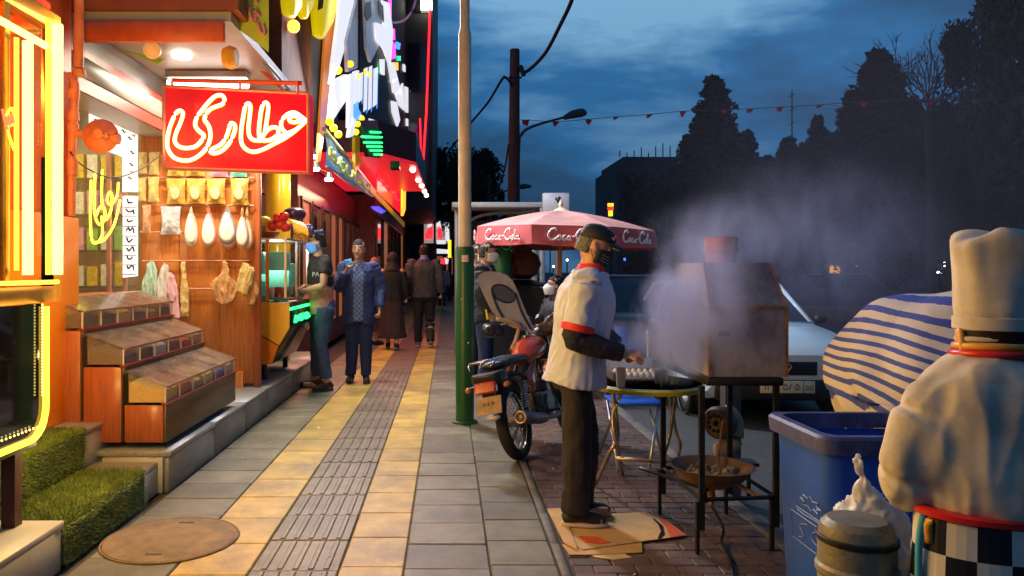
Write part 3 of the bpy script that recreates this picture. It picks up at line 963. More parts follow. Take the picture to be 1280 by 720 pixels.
hung_cloth('bath_mitt', 'folded olive bath mitt at the end of the rail', [(303, 328), (309, 330), (319, 338), (314, 358), (308, 369), (295, 364), (298, 350)], mat('olive_weave', (0.52, 0.40, 0.14), 0.85, var=0.3, scale=40, bump=0.6), Yb - .06, 'bath mitt')
hung_cloth('bath_mitt', 'dull tan bath mitt tucked behind the folded olive one', [(313, 345), (320, 352), (323, 365), (318, 380), (309, 380), (308, 365)], mat('tan_weave', (0.5, 0.28, 0.11), 0.85), Yb - .02, 'bath mitt')

# ================================================================= stepped spice counter
M_darkwood = mat('dark_wood_front', (0.10, 0.065, 0.035), 0.4, var=0.3, scale=5, stretch=(8, 0.8, 8))
M_acryl = mat('smoky_acrylic', (0.6, 0.5, 0.42), 0.06, var=0.1, scale=3, alpha=0.13)
M_lid = mat('acrylic_lid', (0.26, 0.19, 0.15), 0.12, var=0.6, scale=7, alpha=0.42, bump=0.15, bscale=8)
ct = thing('spice_counter', 'three-tier reddish wood counter of lidded clear bins full of spices', 'spice counter', (-2.2, 5.75, 0.26))
Y0, Y1_ = 4.95, 6.56
tiers = [(-1.815, -2.085, 0.31, 0.55, 0.665, 0.765), (-2.085, -2.35, 0.31, 0.795, 0.91, 1.005), (-2.35, -2.62, 0.31, 1.03, 1.15, 1.235)]
spices = [[(0.80, 0.48, 0.08), (0.62, 0.10, 0.05), (0.50, 0.36, 0.14), (0.70, 0.52, 0.14), (0.12, 0.16, 0.40), (0.55, 0.5, 0.2)],
          [(0.10, 0.05, 0.03), (0.12, 0.07, 0.05), (0.50, 0.47, 0.40), (0.30, 0.05, 0.03), (0.80, 0.10, 0.02), (0.6, 0.3, 0.1)],
          [(0.07, 0.03, 0.02), (0.06, 0.025, 0.02), (0.5, 0.27, 0.05), (0.10, 0.04, 0.03), (0.35, 0.16, 0.03), (0.12, 0.05, 0.03)]]
M_pale_edge = mat('pale_acrylic_edge', (0.62, 0.55, 0.48), 0.15, var=0)
for ti, (xf, xb, zb, zw, zf, zk) in enumerate(tiers):
    MB().bb(xb + 0.002, xf - 0.02, Y0 + 0.02, Y1_ - 0.02, zb, zw - 0.03).build('carcass', M_darkwood, ct)
    MB().bb(xf - 0.02, xf, Y0, Y1_, zb if ti == 0 else tiers[ti - 1][5] - 0.02, zw).build('front_panel', M_darkwood, ct, bev=0.003)
    MB().bb(xb, xf - 0.022, Y0, Y0 + 0.018, zb, zw).build('side_panel', M_wood2, ct, bev=0.002)
    MB().bb(xb, xf - 0.022, Y1_ - 0.018, Y1_, zb, zw).build('side_panel', M_wood2, ct, bev=0.002)
    MB().bb(xf - 0.03, xf + 0.012, Y0 - 0.006, Y1_ + 0.006, zw + 0.001, zw + 0.014).build('trim_strip', M_maroon, ct)
    n = 6
    for k in range(n):
        ya = Y0 + 0.01 + (Y1_ - Y0 - 0.02) * k / n
        yb = Y0 + 0.01 + (Y1_ - Y0 - 0.02) * (k + 1) / n - 0.008
        sc_c = spices[ti][k]
        zb_ = zw + 0.016
        # clear bin walls
        bw = MB()
        bw.bb(xf - 0.018, xf - 0.014, ya, yb, zb_, zf - 0.004)
        for yy in (ya, yb - 0.004):
            bw.prism([(xf - 0.02, yy, zb_), (xb + 0.02, yy, zb_), (xb + 0.02, yy, zk - 0.005), (xf - 0.02, yy, zf - 0.005)], (0, 0.004, 0))
        bin_ = bw.build('spice_bin', M_acryl, ct)
        fill = rnd.uniform(0.45, 0.8) if not (ti == 0 and k == 0) else 0.75
        hs = MB()
        nx, ny = 8, 6
        vs, fs = [], []
        for j in range(ny + 1):
            for i in range(nx + 1):
                u, v = i / nx, j / ny
                x = xf - 0.022 + (xb + 0.024 - xf + 0.022) * u
                zt = zb_ + (zf - zb_) * fill + (zk - zf) * u * 0.6
                zt += 0.018 * noise.noise(Vector((u * 3 + k, v * 3, ti * 5))) - 0.01 * (abs(v - .5))
                vs.append((x, ya + 0.006 + (yb - ya - 0.012) * v, zt))
        base = len(vs)
        for j in range(ny):
            for i in range(nx):
                a = j * (nx + 1) + i
                fs.append((a, a + nx + 1, a + nx + 2, a + 1))
        hs.add(vs, fs)
        # skirt
        edge = [(i, 0) for i in range(nx + 1)] + [(nx, j) for j in range(1, ny + 1)] + [(i, ny) for i in range(nx - 1, -1, -1)] + [(0, j) for j in range(ny - 1, 0, -1)]
        ring_t = [Vector(vs[j * (nx + 1) + i]) for i, j in edge]
        ring_b = [Vector((p.x, p.y, zb_)) for p in ring_t]
        hs.loft([ring_b, ring_t], cap=False)
        hs.build('spice', mat('spice_%d_%d' % (ti, k), sc_c, 0.8, var=0.45, scale=120, bump=1.0, bscale=160), bin_)
    for k in range(n + 1):
        yy = Y0 + 0.006 + (Y1_ - Y0 - 0.012) * k / n
        MB().bb(xf - .013, xf - .004, yy - .005, yy + .003, zw + .015, zf).build('divider_edge', M_pale_edge, ct)
    for (ya, yb) in ((Y0, (Y0 + Y1_) / 2 - 0.006), ((Y0 + Y1_) / 2 + 0.006, Y1_)):
        b = MB().prism([(xf + 0.006, ya, zf), (xb + 0.004, ya, zk), (xb + 0.004, ya, zk + 0.006), (xf + 0.006, ya, zf + 0.006)], (0, yb - ya, 0))
        b.build('bin_lid', M_lid, ct)
        b = MB()
        b.bb(xf + 0.001, xf + 0.007, ya, yb, zf - 0.006, zf + 0.008)
        b.build('lid_edge', mat('copper_edge', (0.5, 0.28, 0.16), 0.25, metal=0.5), ct)
for (x, y_) in ((-1.9, 5.1), (-1.9, 6.4), (-2.5, 5.1), (-2.5, 6.4)):
    MB().bb(x - .02, x + .02, y_ - .02, y_ + .02, 0.264, 0.31).build('foot', M_dark, ct)
MB().bb(-2.98, -2.63, 4.97, 6.6, 0.31, 1.235).build('rear_cabinet', M_wood2, ct)

# ================================================================= red neon sign
M_redsign = mat('red_lightbox', (0.5, 0.006, 0.010), 0.3, var=0.35, scale=1.8, emit=(1.0, 0.008, 0.015), es=0.42)
M_core = glow('white_neon_core', (1.0, 0.97, 0.72), 7.0)
M_halo = glow('lime_neon_edge', (0.90, 0.75, 0.04), 1.0)
sg = thing('red_neon_sign', 'red box sign with white Persian neon lettering hung over the spice shop front', 'neon sign', P(295, 216, 6.0))
def SP(px, py, d=0.0):
    t = (px - 205) / 180.0
    Y = 5.87 + 0.26 * t
    p = P(px, py, Y)
    return p + Vector((0.22, -0.975, 0)).normalized() * d
c4 = [(205, 108), (385, 117), (385, 216), (205, 210)]
MB().prism([SP(*q) for q in c4], (0.02, 0.14, 0)).build('light_box', M_redsign, sg)
b = MB()
for i in range(4):
    a, c = SP(*c4[i], d=0.008), SP(*c4[(i + 1) % 4], d=0.008)
    b.tube([a, c], 0.013, 4)
b.build('frame', mat('salmon_frame', (0.75, 0.28, 0.16), 0.35, metal=0.2, var=0.15), sg)
def sc4(p): return (160 + p[0] / 4.0, 80 + p[1] / 4.0)
strokes = [
 ([(888, 284), (850, 325), (790, 370), (730, 402), (680, 428), (630, 442), (590, 428), (567, 392), (567, 330), (576, 270), (586, 218), (600, 200), (613, 214), (608, 270), (603, 320), (608, 362), (630, 383), (665, 385)], False),
 ([(660, 383), (655, 340), (660, 280), (669, 222), (685, 196), (701, 208), (699, 250), (691, 305), (684, 350)], False),
 ([(665, 378), (695, 335), (728, 318), (752, 332), (742, 362), (705, 384), (665, 385)], False),
 ([(735, 378), (790, 352), (840, 330), (886, 290), (872, 276), (845, 292), (815, 292), (805, 275), (825, 262), (850, 268)], False),
 ([(886, 282), (835, 246), (795, 256), (768, 288), (768, 322), (790, 348)], False),
 ([(520, 298), (536, 312), (530, 352), (505, 402), (470, 437), (432, 450), (413, 440), (428, 425), (465, 405), (490, 372), (505, 330), (511, 305)], True),
 ([(262, 236), (277, 252), (263, 300), (242, 350), (236, 388), (255, 414), (292, 423), (340, 414), (372, 382), (380, 358), (356, 338), (337, 308), (346, 270), (375, 230), (408, 190), (440, 163), (470, 160), (484, 180), (473, 204), (448, 214), (418, 226), (394, 250), (384, 282), (405, 312), (414, 360), (400, 410), (368, 452), (318, 482), (268, 484), (224, 464), (200, 420), (200, 370), (214, 310), (240, 252)], True)]
for pts, cl in strokes:
    pp = [sc4(q) for q in pts]
    MB().tube([SP(x, y_, 0.020) for x, y_ in pp], 0.0175, 8, sub=3, closed=cl, r2=0.7).build('letter_neon_edge', M_halo, sg, smooth=True)
    MB().tube([SP(x, y_, 0.032) for x, y_ in pp], 0.0105, 8, sub=3, closed=cl).build('letter_neon', M_core, sg, smooth=True)
MB().cyl(P(215, 100, 6.0), P(378, 104, 6.15), 0.018, n=8).build('hanger_arm', M_redpaint, sg)
for px in (215, 300, 372):
    MB().cyl(P(px, 101, 6.1), P(px, 110 + (px - 205) * .05, 6.1), 0.010, n=6).build('hanger', M_redpaint, sg)
lamp('sign_light', 'AREA', SP(295, 162, 0.15), 7, (1, 0.12, 0.06), 0.9, 0.4, rot=(R(90), 0, R(-12)), parent=sg)
# ================================================================= fruit and juice stand
M_black = mat('black_gloss', (0.015, 0.013, 0.016), 0.25, var=0.1)
M_greenN = glow('green_neon', (0.02, 1.0, 0.15), 4.0)
M_facet = mat('orange_yellow_panel', (0.85, 0.25, 0.02), 0.25, var=0.1, scale=2)
M_facet2 = mat('yellow_panel', (0.80, 0.42, 0.04), 0.25, var=0.1, scale=2)
M_mint = mat('mint_plastic', (0.20, 0.58, 0.45), 0.35, var=0.15, emit=(0.2, 0.8, 0.6), es=0.08)
js = thing('juice_stand', 'orange and black juice stand with a glass case and green neon script', 'juice stand', (-2.05, 8.7, 0.26))
sec = [(-1.66, 1.08), (-1.66, 0.82), (-1.84, 0.44), (-2.45, 0.44), (-2.45, 1.13)]
MB().prism([(x, 8.03, z) for x, z in sec], (0, 1.3, 0)).build('counter', M_black, js, bev=0.004)
MB().prism([(-1.655, 8.0, 1.075), (-1.655, 8.0, 0.82), (-1.76, 8.0, 0.64), (-2.45, 8.0, 1.05), (-2.45, 8.0, 1.13)], (0, 0.028, 0)).build('end_panel', M_facet2, js)
MB().prism([(-1.77, 8.0, 0.63), (-1.84, 8.0, 0.44), (-2.45, 8.0, 0.44), (-2.45, 8.0, 1.03)], (0, 0.028, 0)).build('end_panel', M_facet, js)
MB().bb(-1.657, -1.65, 8.05, 9.3, 1.0, 1.03).build('neon_line', M_greenN, js)
for k in range(3):
    b = MB()
    y_ = 8.25 + k * 0.33
    b.tube([(-1.648, y_, 0.86), (-1.648, y_ + .06, 0.93), (-1.648, y_ + .10, 0.86), (-1.648, y_ + .15, 0.92), (-1.648, y_ + .22, 0.87), (-1.648, y_ + .28, 0.93)], 0.009, 6, sub=4)
    b.build('neon_script', M_greenN, js, smooth=True)
b = MB()
for x in (-1.70, -2.42):
    for y_ in (8.04, 8.62, 9.28):
        b.bb(x - .012, x + .012, y_ - .012, y_ + .012, 1.13, 1.74)
b.bb(-2.44, -1.68, 8.02, 9.30, 1.741, 1.76)
b.build('case_frame', M_steel, js)
MB().bb(-1.90, -1.87, 8.0, 8.028, 1.10, 1.74).build('orange_post', M_facet, js)
for a in ((-1.70, -1.695, 8.06, 9.27), (-2.40, -1.72, 8.03, 8.036)):
    MB().bb(a[0], a[1], a[2], a[3], 1.132, 1.735).build('case_glass', M_glass, js)
for (x0, x1, y0_, y1_, z0, z1) in ((-2.38, -1.98, 8.2, 8.5, 1.38, 1.62), (-1.96, -1.74, 8.25, 8.5, 1.42, 1.62), (-2.38, -1.98, 8.2, 8.5, 1.14, 1.30), (-2.3, -1.8, 8.7, 9.1, 1.14, 1.5)):
    MB().bb(x0, x1, y0_, y1_, z0, z1).build('mint_tray', M_mint, js, bev=0.01)
for _ in range(14):
    c_ = rnd.choice([M_steel, M_mint, mat('red_cup', (0.5, 0.04, 0.03), 0.3), M_fluff])
    x, y_ = rnd.uniform(-1.95, -1.75), rnd.uniform(8.15, 9.1)
    MB().lathe([(0.02, 1.132), (0.035, 1.2), (0.03, 1.24), (0.0, 1.24)], (x, y_, 0), 10).build('cup', c_, js, smooth=40)
for x in (-1.95, -2.35):
    for y_ in (8.15, 9.2):
        MB().cyl((x, y_, 0.262), (x, y_, 0.44), 0.03).build('leg', M_dark, js, smooth=40)
lamp('case_light', 'POINT', (-1.9, 8.5, 1.68), 22, (0.9, 1, 0.75), 0.05, parent=js)
lamp('green_light', 'POINT', (-1.5, 8.6, 0.95), 0.3, (0.05, 1, 0.2), 0.1, parent=js)

tr = thing('fruit_tray', 'shallow brown tray on top of the juice stand glass case', 'tray', (-2.1, 8.3, 1.76))
MB().lathe([(0.0, 1.762), (0.24, 1.762), (0.30, 1.83), (0.285, 1.83), (0.23, 1.775), (0.0, 1.775)], (-2.12, 8.32, 0), 24, sy=0.8).build('bowl', mat('terracotta', (0.32, 0.09, 0.04), 0.5), tr, smooth=40)
M_tom = mat('red_fruit', (0.62, 0.03, 0.015), 0.2, var=0.25, coat=0.5)
def fruit(name, label, px, py, r, m_, sc=(1, 1, 1), Y=8.3, cat='fruit', group=None):
    c = P(px, py, Y)
    t = thing(name, label, cat, c, group)
    prof = [(r * 0.02, -r * 0.86), (r * 0.5, -r * 0.84), (r * 0.9, -r * 0.4), (r, 0.05 * r), (r * 0.86, r * 0.55), (r * 0.45, r * 0.86), (r * 0.1, r * 0.80)]
    MB().lathe([(a * sc[0], z * sc[2]) for a, z in prof], c, 16).build('flesh', m_, t, smooth=True)
    MB().cyl(c + Vector((0, 0, r * .78 * sc[2])), c + Vector((.006, 0, r * 1.1 * sc[2])), 0.004, n=5).build('stalk', mat('stalk', (0.12, 0.14, 0.03), 0.7), t)
gr_ = 'red pomegranates piled in the brown tray'
for (px, py, lab) in ((341, 283, 'red pomegranate in the tray on the side of the wood panel'), (351, 281, 'red pomegranate in the middle of the tray, near the top'), (347, 273, 'red pomegranate at the left top of the pile'), (357, 284, 'red pomegranate low in the tray beside the bananas'), (355, 271, 'topmost red pomegranate of the pile')):
    fruit('pomegranate', lab, px, py, 0.058, M_tom, Y=8.25, group=gr_)
fruit('lemon', 'big yellow citrus beside the tray near the wood panel', 329, 276, 0.07, mat('yellow_fruit', (0.62, 0.55, 0.04), 0.35), (1.2, 1, .8), Y=8.25)
fruit('melon', 'dark purple melon behind the bananas', 368, 268, 0.11, mat('dark_purple', (0.05, 0.02, 0.05), 0.3), (1.2, 1, .75), Y=8.5)
bn = thing('banana_bunch', 'bunch of ripe yellow bananas hanging over the edge of case', 'bananas', P(372, 288, 8.1))
for k in range(7):
    x = 366 + k * 2.6
    MB().tube([P(x - 6, 274 + k * .6, 8.15), P(x, 278 + k, 8.05), P(x + 3, 288 + k, 8.02), P(x + 1, 299 + k * .4, 8.06)], [0.008, 0.018, 0.018, 0.006], 7, sub=4).build('banana', mat('banana_skin', (0.72, 0.42, 0.04), 0.4, var=0.4, scale=25), bn, smooth=True)
gp_ = thing('grape_bunch', 'bunch of blue-purple grapes at the end of the glass case', 'grapes', P(385, 300, 8.15))
for k in range(26):
    MB().sph(P(384 + rnd.gauss(0, 3.2), 286 + rnd.gauss(0, 5), 8.15 + rnd.uniform(-.05, .05)), 0.021, 8).build('grape', mat('grape', (0.12, 0.10, 0.35), 0.25, var=0.3), gp_, smooth=True)
yc = thing('yellow_column', 'round glossy yellow column behind the fruit on the juice stand', 'column', P(347, 300, 9.9))
cc = P(347, 300, 9.9)
MB().cyl((cc.x, cc.y, 0.265), (cc.x, cc.y, 3.4), 0.165, n=32).build('shaft', mat('yellow_gloss', (0.68, 0.40, 0.015), 0.22, var=0.08, coat=0.5), yc, smooth=40)
MB().cyl((cc.x, cc.y, 0.5), (cc.x, cc.y, 0.56), 0.172, n=32).build('band', M_steel, yc, smooth=40)

# ================================================================= the row of shops
M_brownw = mat('brown_facade', (0.15, 0.045, 0.018), 0.8, var=0.5, scale=2.5)
M_brownw.node_tree.nodes['Principled BSDF'].inputs['Specular IOR Level'].default_value = 0.08
M_darkred = mat('dark_red_facade', (0.085, 0.022, 0.022), 0.35, var=0.35, scale=2)
M_blackf = mat('black_facade', (0.014, 0.013, 0.018), 0.65, var=0.3, scale=2)
M_greyf = mat('grey_tower', (0.035, 0.037, 0.045), 0.6, var=0.2, scale=2)
M_win = mat('shop_window', (0.02, 0.012, 0.012), 0.08, var=0.2, coat=1.0)
M_bronze = mat('bronze_mullion', (0.045, 0.02, 0.016), 0.35, metal=0.5)
M_winlit = mat('lit_window', (0.3, 0.12, 0.06), 0.3, var=0.5, scale=6, emit=(1.0, 0.35, 0.12), es=0.18)

def building(name, label, X, y0, y1, z0, z1, wall, depth=4.0, bays=0, zb=(0.4, 2.6), lit=()):
    t = thing(name, label, 'building', (X - depth / 2, (y0 + y1) / 2, z0))
    MB().bb(X - depth, X, y0, y1, z0, z1).build('wall', wall, t)
    if bays:
        dy = (y1 - y0) / bays
        for i in range(bays):
            a, c = y0 + i * dy + 0.08, y0 + (i + 1) * dy - 0.08
            f = MB().bb(X + 0.002, X + 0.02, a, c, zb[0], zb[1]).build('window', M_winlit if i in lit else M_win, t)
            b = MB()
            for yy in (a, c - 0.04):
                b.bb(X + 0.021, X + 0.06, yy, yy + 0.04, zb[0], zb[1])
            b.bb(X + 0.021, X + 0.06, a + 0.041, c - 0.041, zb[1] - 0.05, zb[1])
            b.bb(X + 0.021, X + 0.06, a + 0.041, c - 0.041, zb[0], zb[0] + 0.05)
            b.build('frame', M_bronze, f)
    return t
b1 = building('juice_shop', 'brown glossy shopfront behind the juice stand with tall dark windows', -2.75, 7.95, 12.0, 0.265, 3.3, M_darkred, bays=4, lit=(1,))
MB().bb(-5.0, -1.72, 7.95, 9.6, 3.32, 6.2).build('upper_cladding', M_brownw, b1)
MB().bb(-5.0, -1.72, 9.62, 12.0, 3.32, 7.5).build('upper_cladding', M_blackf, b1)
b2 = building('red_shop', 'dark red shopfront beyond juice stand with bronze framed windows', -2.35, 12.02, 20.0, 0.0, 3.2, M_darkred, bays=8, lit=(0, 3, 4))
b3 = building('far_shop', 'far narrow shopfront in shade past the red canopy', -1.9, 20.02, 34.0, 0.0, 3.4, mat('pink_wall', (0.20, 0.09, 0.085), 0.6, var=0.2), bays=7, zb=(0.3, 2.9), lit=(1, 5))
bU = building('black_signed_building', 'black upper storeys covered in bright shop signs', -1.38, 12.03, 24.9, 3.95, 13.0, M_blackf)
bT = building('grey_tower_building', 'dark grey tower block whose corner carries the red neon line', -0.50, 25.0, 38.0, 3.42, 16.0, M_greyf, depth=6)
MB().bb(-1.4, -0.55, 36.0, 37.9, 0.0, 3.4).build('ground_floor', M_greyf, bT)
MB().bb(-6.4, -1.92, 34.1, 37.9, 0.0, 3.4).build('ground_floor', M_greyf, bT)
for k in range(4):
    MB().bb(-1.30, -0.62, 24.97, 24.998, 4.6 + k * 2.6, 6.2 + k * 2.6).build('window', M_win, bT)

# red canopy with downlights
M_redcan = mat('red_lit_soffit', (0.75, 0.03, 0.05), 0.35, var=0.15, scale=2, emit=(1, 0.02, 0.04), es=0.55)  # emission stands in for red light falling on the underside
rc = thing('red_canopy', 'red-lit shop canopy jutting over the pavement with white downlights', 'canopy', (-1.3, 15, 3.3))
MB().prism([(-2.34, 12.1, 3.22), (-1.1, 12.1, 3.22), (-0.55, 13.2, 3.22), (-0.50, 17.5, 3.22), (-2.34, 17.5, 3.22)], (0, 0, 0.06)).build('soffit', M_redcan, rc)
MB().prism([(-2.34, 12.1, 3.285), (-1.1, 12.1, 3.285), (-0.55, 13.2, 3.285), (-0.50, 17.5, 3.285), (-2.34, 17.5, 3.285)], (0, 0, 0.5)).build('fascia', mat('pink_fascia', (0.06, 0.012, 0.016), 0.4, var=0.3), rc)
MB().bb(-0.95, -0.8, 12.6, 12.9, 3.1, 3.215).build('black_box', M_black, rc)
for i, (px, py) in enumerate(((516, 212), (523, 225), (527, 232), (530.5, 239), (533, 244))):
    Y = (3.2 - CAM_H) * FOC / (VY - py)
    c = P(px, py, Y)
    MB().sph(c, 0.055, 10).build('downlight', glow('warm_white_spot', (1, 0.85, 0.6), 5), rc, smooth=True)
lamp('canopy_light', 'AREA', (-1.2, 14.8, 3.15), 60, (1, 0.35, 0.25), 1.0, 4.0, parent=rc)

# signs on the facades: real lit boxes and letters at their distance
SX = -1.34
def sign_poly(parent, name, pts, m_, X=SX, th=0.05):
    return MB().prism([W(x, y_, X) for x, y_ in pts], (th, 0, 0)).build(name, m_, parent)
M_we = glow('white_sign', (0.95, 0.95, 1.0), 0.8)
M_we2 = mat('pale_sign_plate', (0.5, 0.47, 0.5), 0.3, var=0.5, scale=2.5, emit=(0.8, 0.78, 0.9), es=0.12)
M_be = glow('blue_sign', (0.08, 0.28, 1.0), 1.6)
M_ye = glow('yellow_sign', (1.0, 0.62, 0.02), 1.8)
M_me = glow('magenta_sign', (1.0, 0.05, 0.7), 2.5)
M_ge = glow('green_sign', (0.02, 0.9, 0.25), 2.0)
M_re = glow('red_sign', (1.0, 0.02, 0.03), 2.2)
M_oe = glow('orange_sign', (1.0, 0.35, 0.03), 2.0)
ws = thing('white_edge_sign', 'tall slanting white glowing sign edge between brown wall and blue letters', 'sign', W(415, 150, -1.5))
sign_poly(ws, 'light_edge', [(423, -25), (446, -40), (430, 49), (419, 86), (410, 105), (412, 81), (419, 27)], M_we, -1.50)
sign_poly(ws, 'light_plate', [(408, 150), (413, 101), (429, 93), (428, 126), (411, 151)], M_we, -1.50)
sign_poly(ws, 'grey_plate', [(429, 52), (447, -20), (462, -30), (455, 80), (431, 90)], M_we2, -1.46)
lamp('smoke_fill_lamp', 'AREA', (-1.16, 9.5, 4.7), 480, (0.92, 0.90, 1.0), 0.3, 2.2, rot=Vector((-0.86, 0.33, 0.39)).to_track_quat('Z', 'Y').to_euler(), parent=ws)  # added lamp beside the white signs, brightens smoke, cook and ground
bs = thing('blue_letter_sign', 'sign of thick white letters with blue sides and yellow lamps', 'sign', W(450, 150, -1.4))
for i, (x0, x1, ya, yb) in enumerate(((433, 438, 92, 160), (440, 445, 88, 130), (446, 450, 90, 128), (452, 456, 84, 140), (458, 462, 82, 138), (464, 469, 84, 134))):
    sign_poly(bs, 'letter', [(x0, ya + 2), (x1, ya), (x1 - 1, yb - 4), (x0 - 1, yb)], M_we, -1.42)
    sign_poly(bs, 'letter_side', [(x1 + .3, ya + 6), (x1 + 1.8, ya + 4), (x1 + 1, yb), (x1 - .5, yb + 3)], M_be, -1.41, 0.03)
sign_poly(bs, 'letter_base', [(433, 128), (466, 124), (464, 138), (446, 150), (434, 148)], M_be, -1.43, 0.03)
sign_poly(bs, 'letter', [(436, 146), (441, 150), (438, 170), (432, 172)], M_we, -1.42)
sign_poly(bs, 'letter', [(458, 148), (465, 150), (461, 166), (455, 164)], M_we, -1.42)
for (x, y_) in ((423, 88), (438, 80), (446, 96), (455, 90), (460, 93), (417, 160), (423, 168), (447, 155), (452, 148), (445, 165), (412, 152)):
    MB().sph(W(x, y_, -1.38), 0.05, 10).build('yellow_lamp', M_ye, bs, smooth=True)
sign_poly(bs, 'yellow_pillar', [(440, 172), (452, 168), (448, 205), (440, 215)], mat('olive_yellow', (0.45, 0.30, 0.02), 0.3, emit=(1, .6, 0), es=.12), -1.44)
fb = thing('figure_billboard', 'grey and white picture billboard with two brown ovals high on facade', 'billboard', W(470, 30, -1.36))
sign_poly(fb, 'plate', [(452, -10), (476, -30), (474, 50), (460, 78), (455, 60)], M_we2, -1.36)
sign_poly(fb, 'brown_oval', [(456, 5), (462, 2), (463, 20), (458, 26), (455, 18)], mat('brown_print', (0.4, 0.2, 0.05), 0.4), -1.30, 0.02)
sign_poly(fb, 'brown_oval', [(472, 0), (478, 8), (479, 28), (473, 18)], mat('brown_print', (0.4, 0.2, 0.05), 0.4), -1.30, 0.02)
sign_poly(fb, 'white_streak', [(468, 28), (484, 34), (487, 70), (485, 82), (478, 62), (470, 50)], M_we, -1.29, 0.03)
zs = thing('white_zigzag_sign', 'jagged white lit letters stepping down the black facade', 'sign', W(497, 110, SX))
for q in ([(474, 0), (484, 4), (489, 40), (486, 80), (479, 55)], [(484, 80), (490, 78), (495, 98), (488, 104)], [(488, 100), (495, 98), (500, 118), (490, 116)],
          [(493, 118), (502, 104), (504, 138), (498, 132)], [(488, 126), (494, 128), (498, 150), (495, 158), (489, 140)], [(505, 108), (509, 110), (509, 141), (506, 140)], [(507, 148), (509.5, 150), (509.5, 158), (507, 157)],
          [(474, 74), (478, 74), (478, 94), (475, 92)], [(503, 80), (505, 82), (505, 90), (503, 88)]):
    sign_poly(zs, 'letter', q, M_we)
cs_ = thing('coloured_bulb_sign', 'small magenta, blue, green and orange lights high on black facade', 'sign', W(493, 60, SX))
for q, m_ in (([(485, -12), (487, -12), (487, 26), (485.5, 26)], M_me), ([(489, 52), (492, 56), (493, 72), (489, 74)], M_me), ([(490, 36), (491.5, 36), (492, 50), (490.5, 50)], M_me), ([(494, 52), (499, 54), (498, 62), (494, 60)], M_be), ([(496, 70), (499, 70), (499, 76), (496, 76)], M_ge), ([(493, 78), (496, 78), (496, 88), (493, 86)], M_oe), ([(475, 78), (478, 80), (478, 92), (475, 90)], M_ge)):
    sign_poly(cs_, 'light_shape', q, m_, SX, 0.04)
gl = thing('green_bar_sign', 'stack of short horizontal green neon bars above the blue awning banner', 'neon sign', W(470, 180, -1.08))
sign_poly(gl, 'board', [(449, 158), (480, 162), (497, 186), (496, 200), (456, 196)], M_blackf, -1.12)
for k, (x0, x1, y_) in enumerate(((463, 476, 165), (452, 480, 171), (455, 484, 178), (459, 486, 183), (463, 490, 188), (468, 494, 193))):
    MB().tube([W(x0, y_, -1.05), W(x1, y_ + .6, -1.05)], 0.013, 6).build('neon_bar', M_greenN, gl)
yl = thing('yellow_cutout_letters', 'big rounded yellow letters at the top of the brown wall', 'sign letters', W(380, 10, -1.68))
M_yplastic = mat('yellow_plastic', (0.75, 0.58, 0.01), 0.25, var=0.08, emit=(1.0, 0.78, 0.0), es=0.45)
for q in ([(349, -20), (362, -30), (370, -25), (366, 12), (359, 23), (352, 20), (350, 5)], [(372, -25), (384, -28), (382, 8), (374, 25), (370, 20), (372, 2)],
          [(387, 0), (390, -20), (420, -40), (416, 0), (408, 30), (396, 49), (390, 46), (388, 25)]):
    pts3 = [W(x, y_, -1.68) for x, y_ in q]
    me = MB().prism(pts3, (0.10, 0, 0)).build('letter', M_yplastic, yl, bev=0.025)
MB().prism([W(398, -2, -1.575), W(405, -6, -1.575), W(403, 10, -1.575), W(397, 13, -1.575)], (0.004, 0, 0)).build('letter_hole', M_brownw, yl)
tag(MB().sph(W(367, 33, -1.66), 0.07, 12).build('amber_lamp', glow('amber', (1, 0.45, 0.05), 3), smooth=True), 'small amber lamp glowing on brown wall under the yellow letters', 'lamp')
op = thing('orange_wall_panel', 'upright orange lit panel beside the white slanting sign edge', 'wall panel', W(405, 90, -1.7))
sign_poly(op, 'panel', [(404, 40), (418, 20), (409, 120), (398, 200), (394, 205)], mat('orange_lit_panel', (0.55, 0.16, 0.02), 0.3, emit=(1, .3, .03), es=0.25), -1.70, 0.03)
# slanting silver brackets behind the red sign
bk = thing('awning_bracket', 'slanting red and silver awning arms between sign and brown wall', 'awning arm', P(340, 100, 6.8))
MB().cyl(P(300, 62, 6.6), P(358, 112, 7.3), 0.035, n=8).build('arm', M_redpaint, bk, smooth=40)
MB().cyl(P(330, 76, 6.6), P(362, 112, 7.2), 0.014, n=8).build('arm', M_steel, bk, smooth=40)
MB().cyl(P(326, 76, 6.6), P(356, 112, 7.2), 0.014, n=8).build('arm', M_steel, bk, smooth=40)
MB().lathe([(0.0, -.05), (0.07, -.05), (0.09, 0), (0.07, .05), (0, .05)], P(288, 72, 5.8), 16, ax=(1, 0, 0)).build('roller', M_facet2, bk, smooth=40)
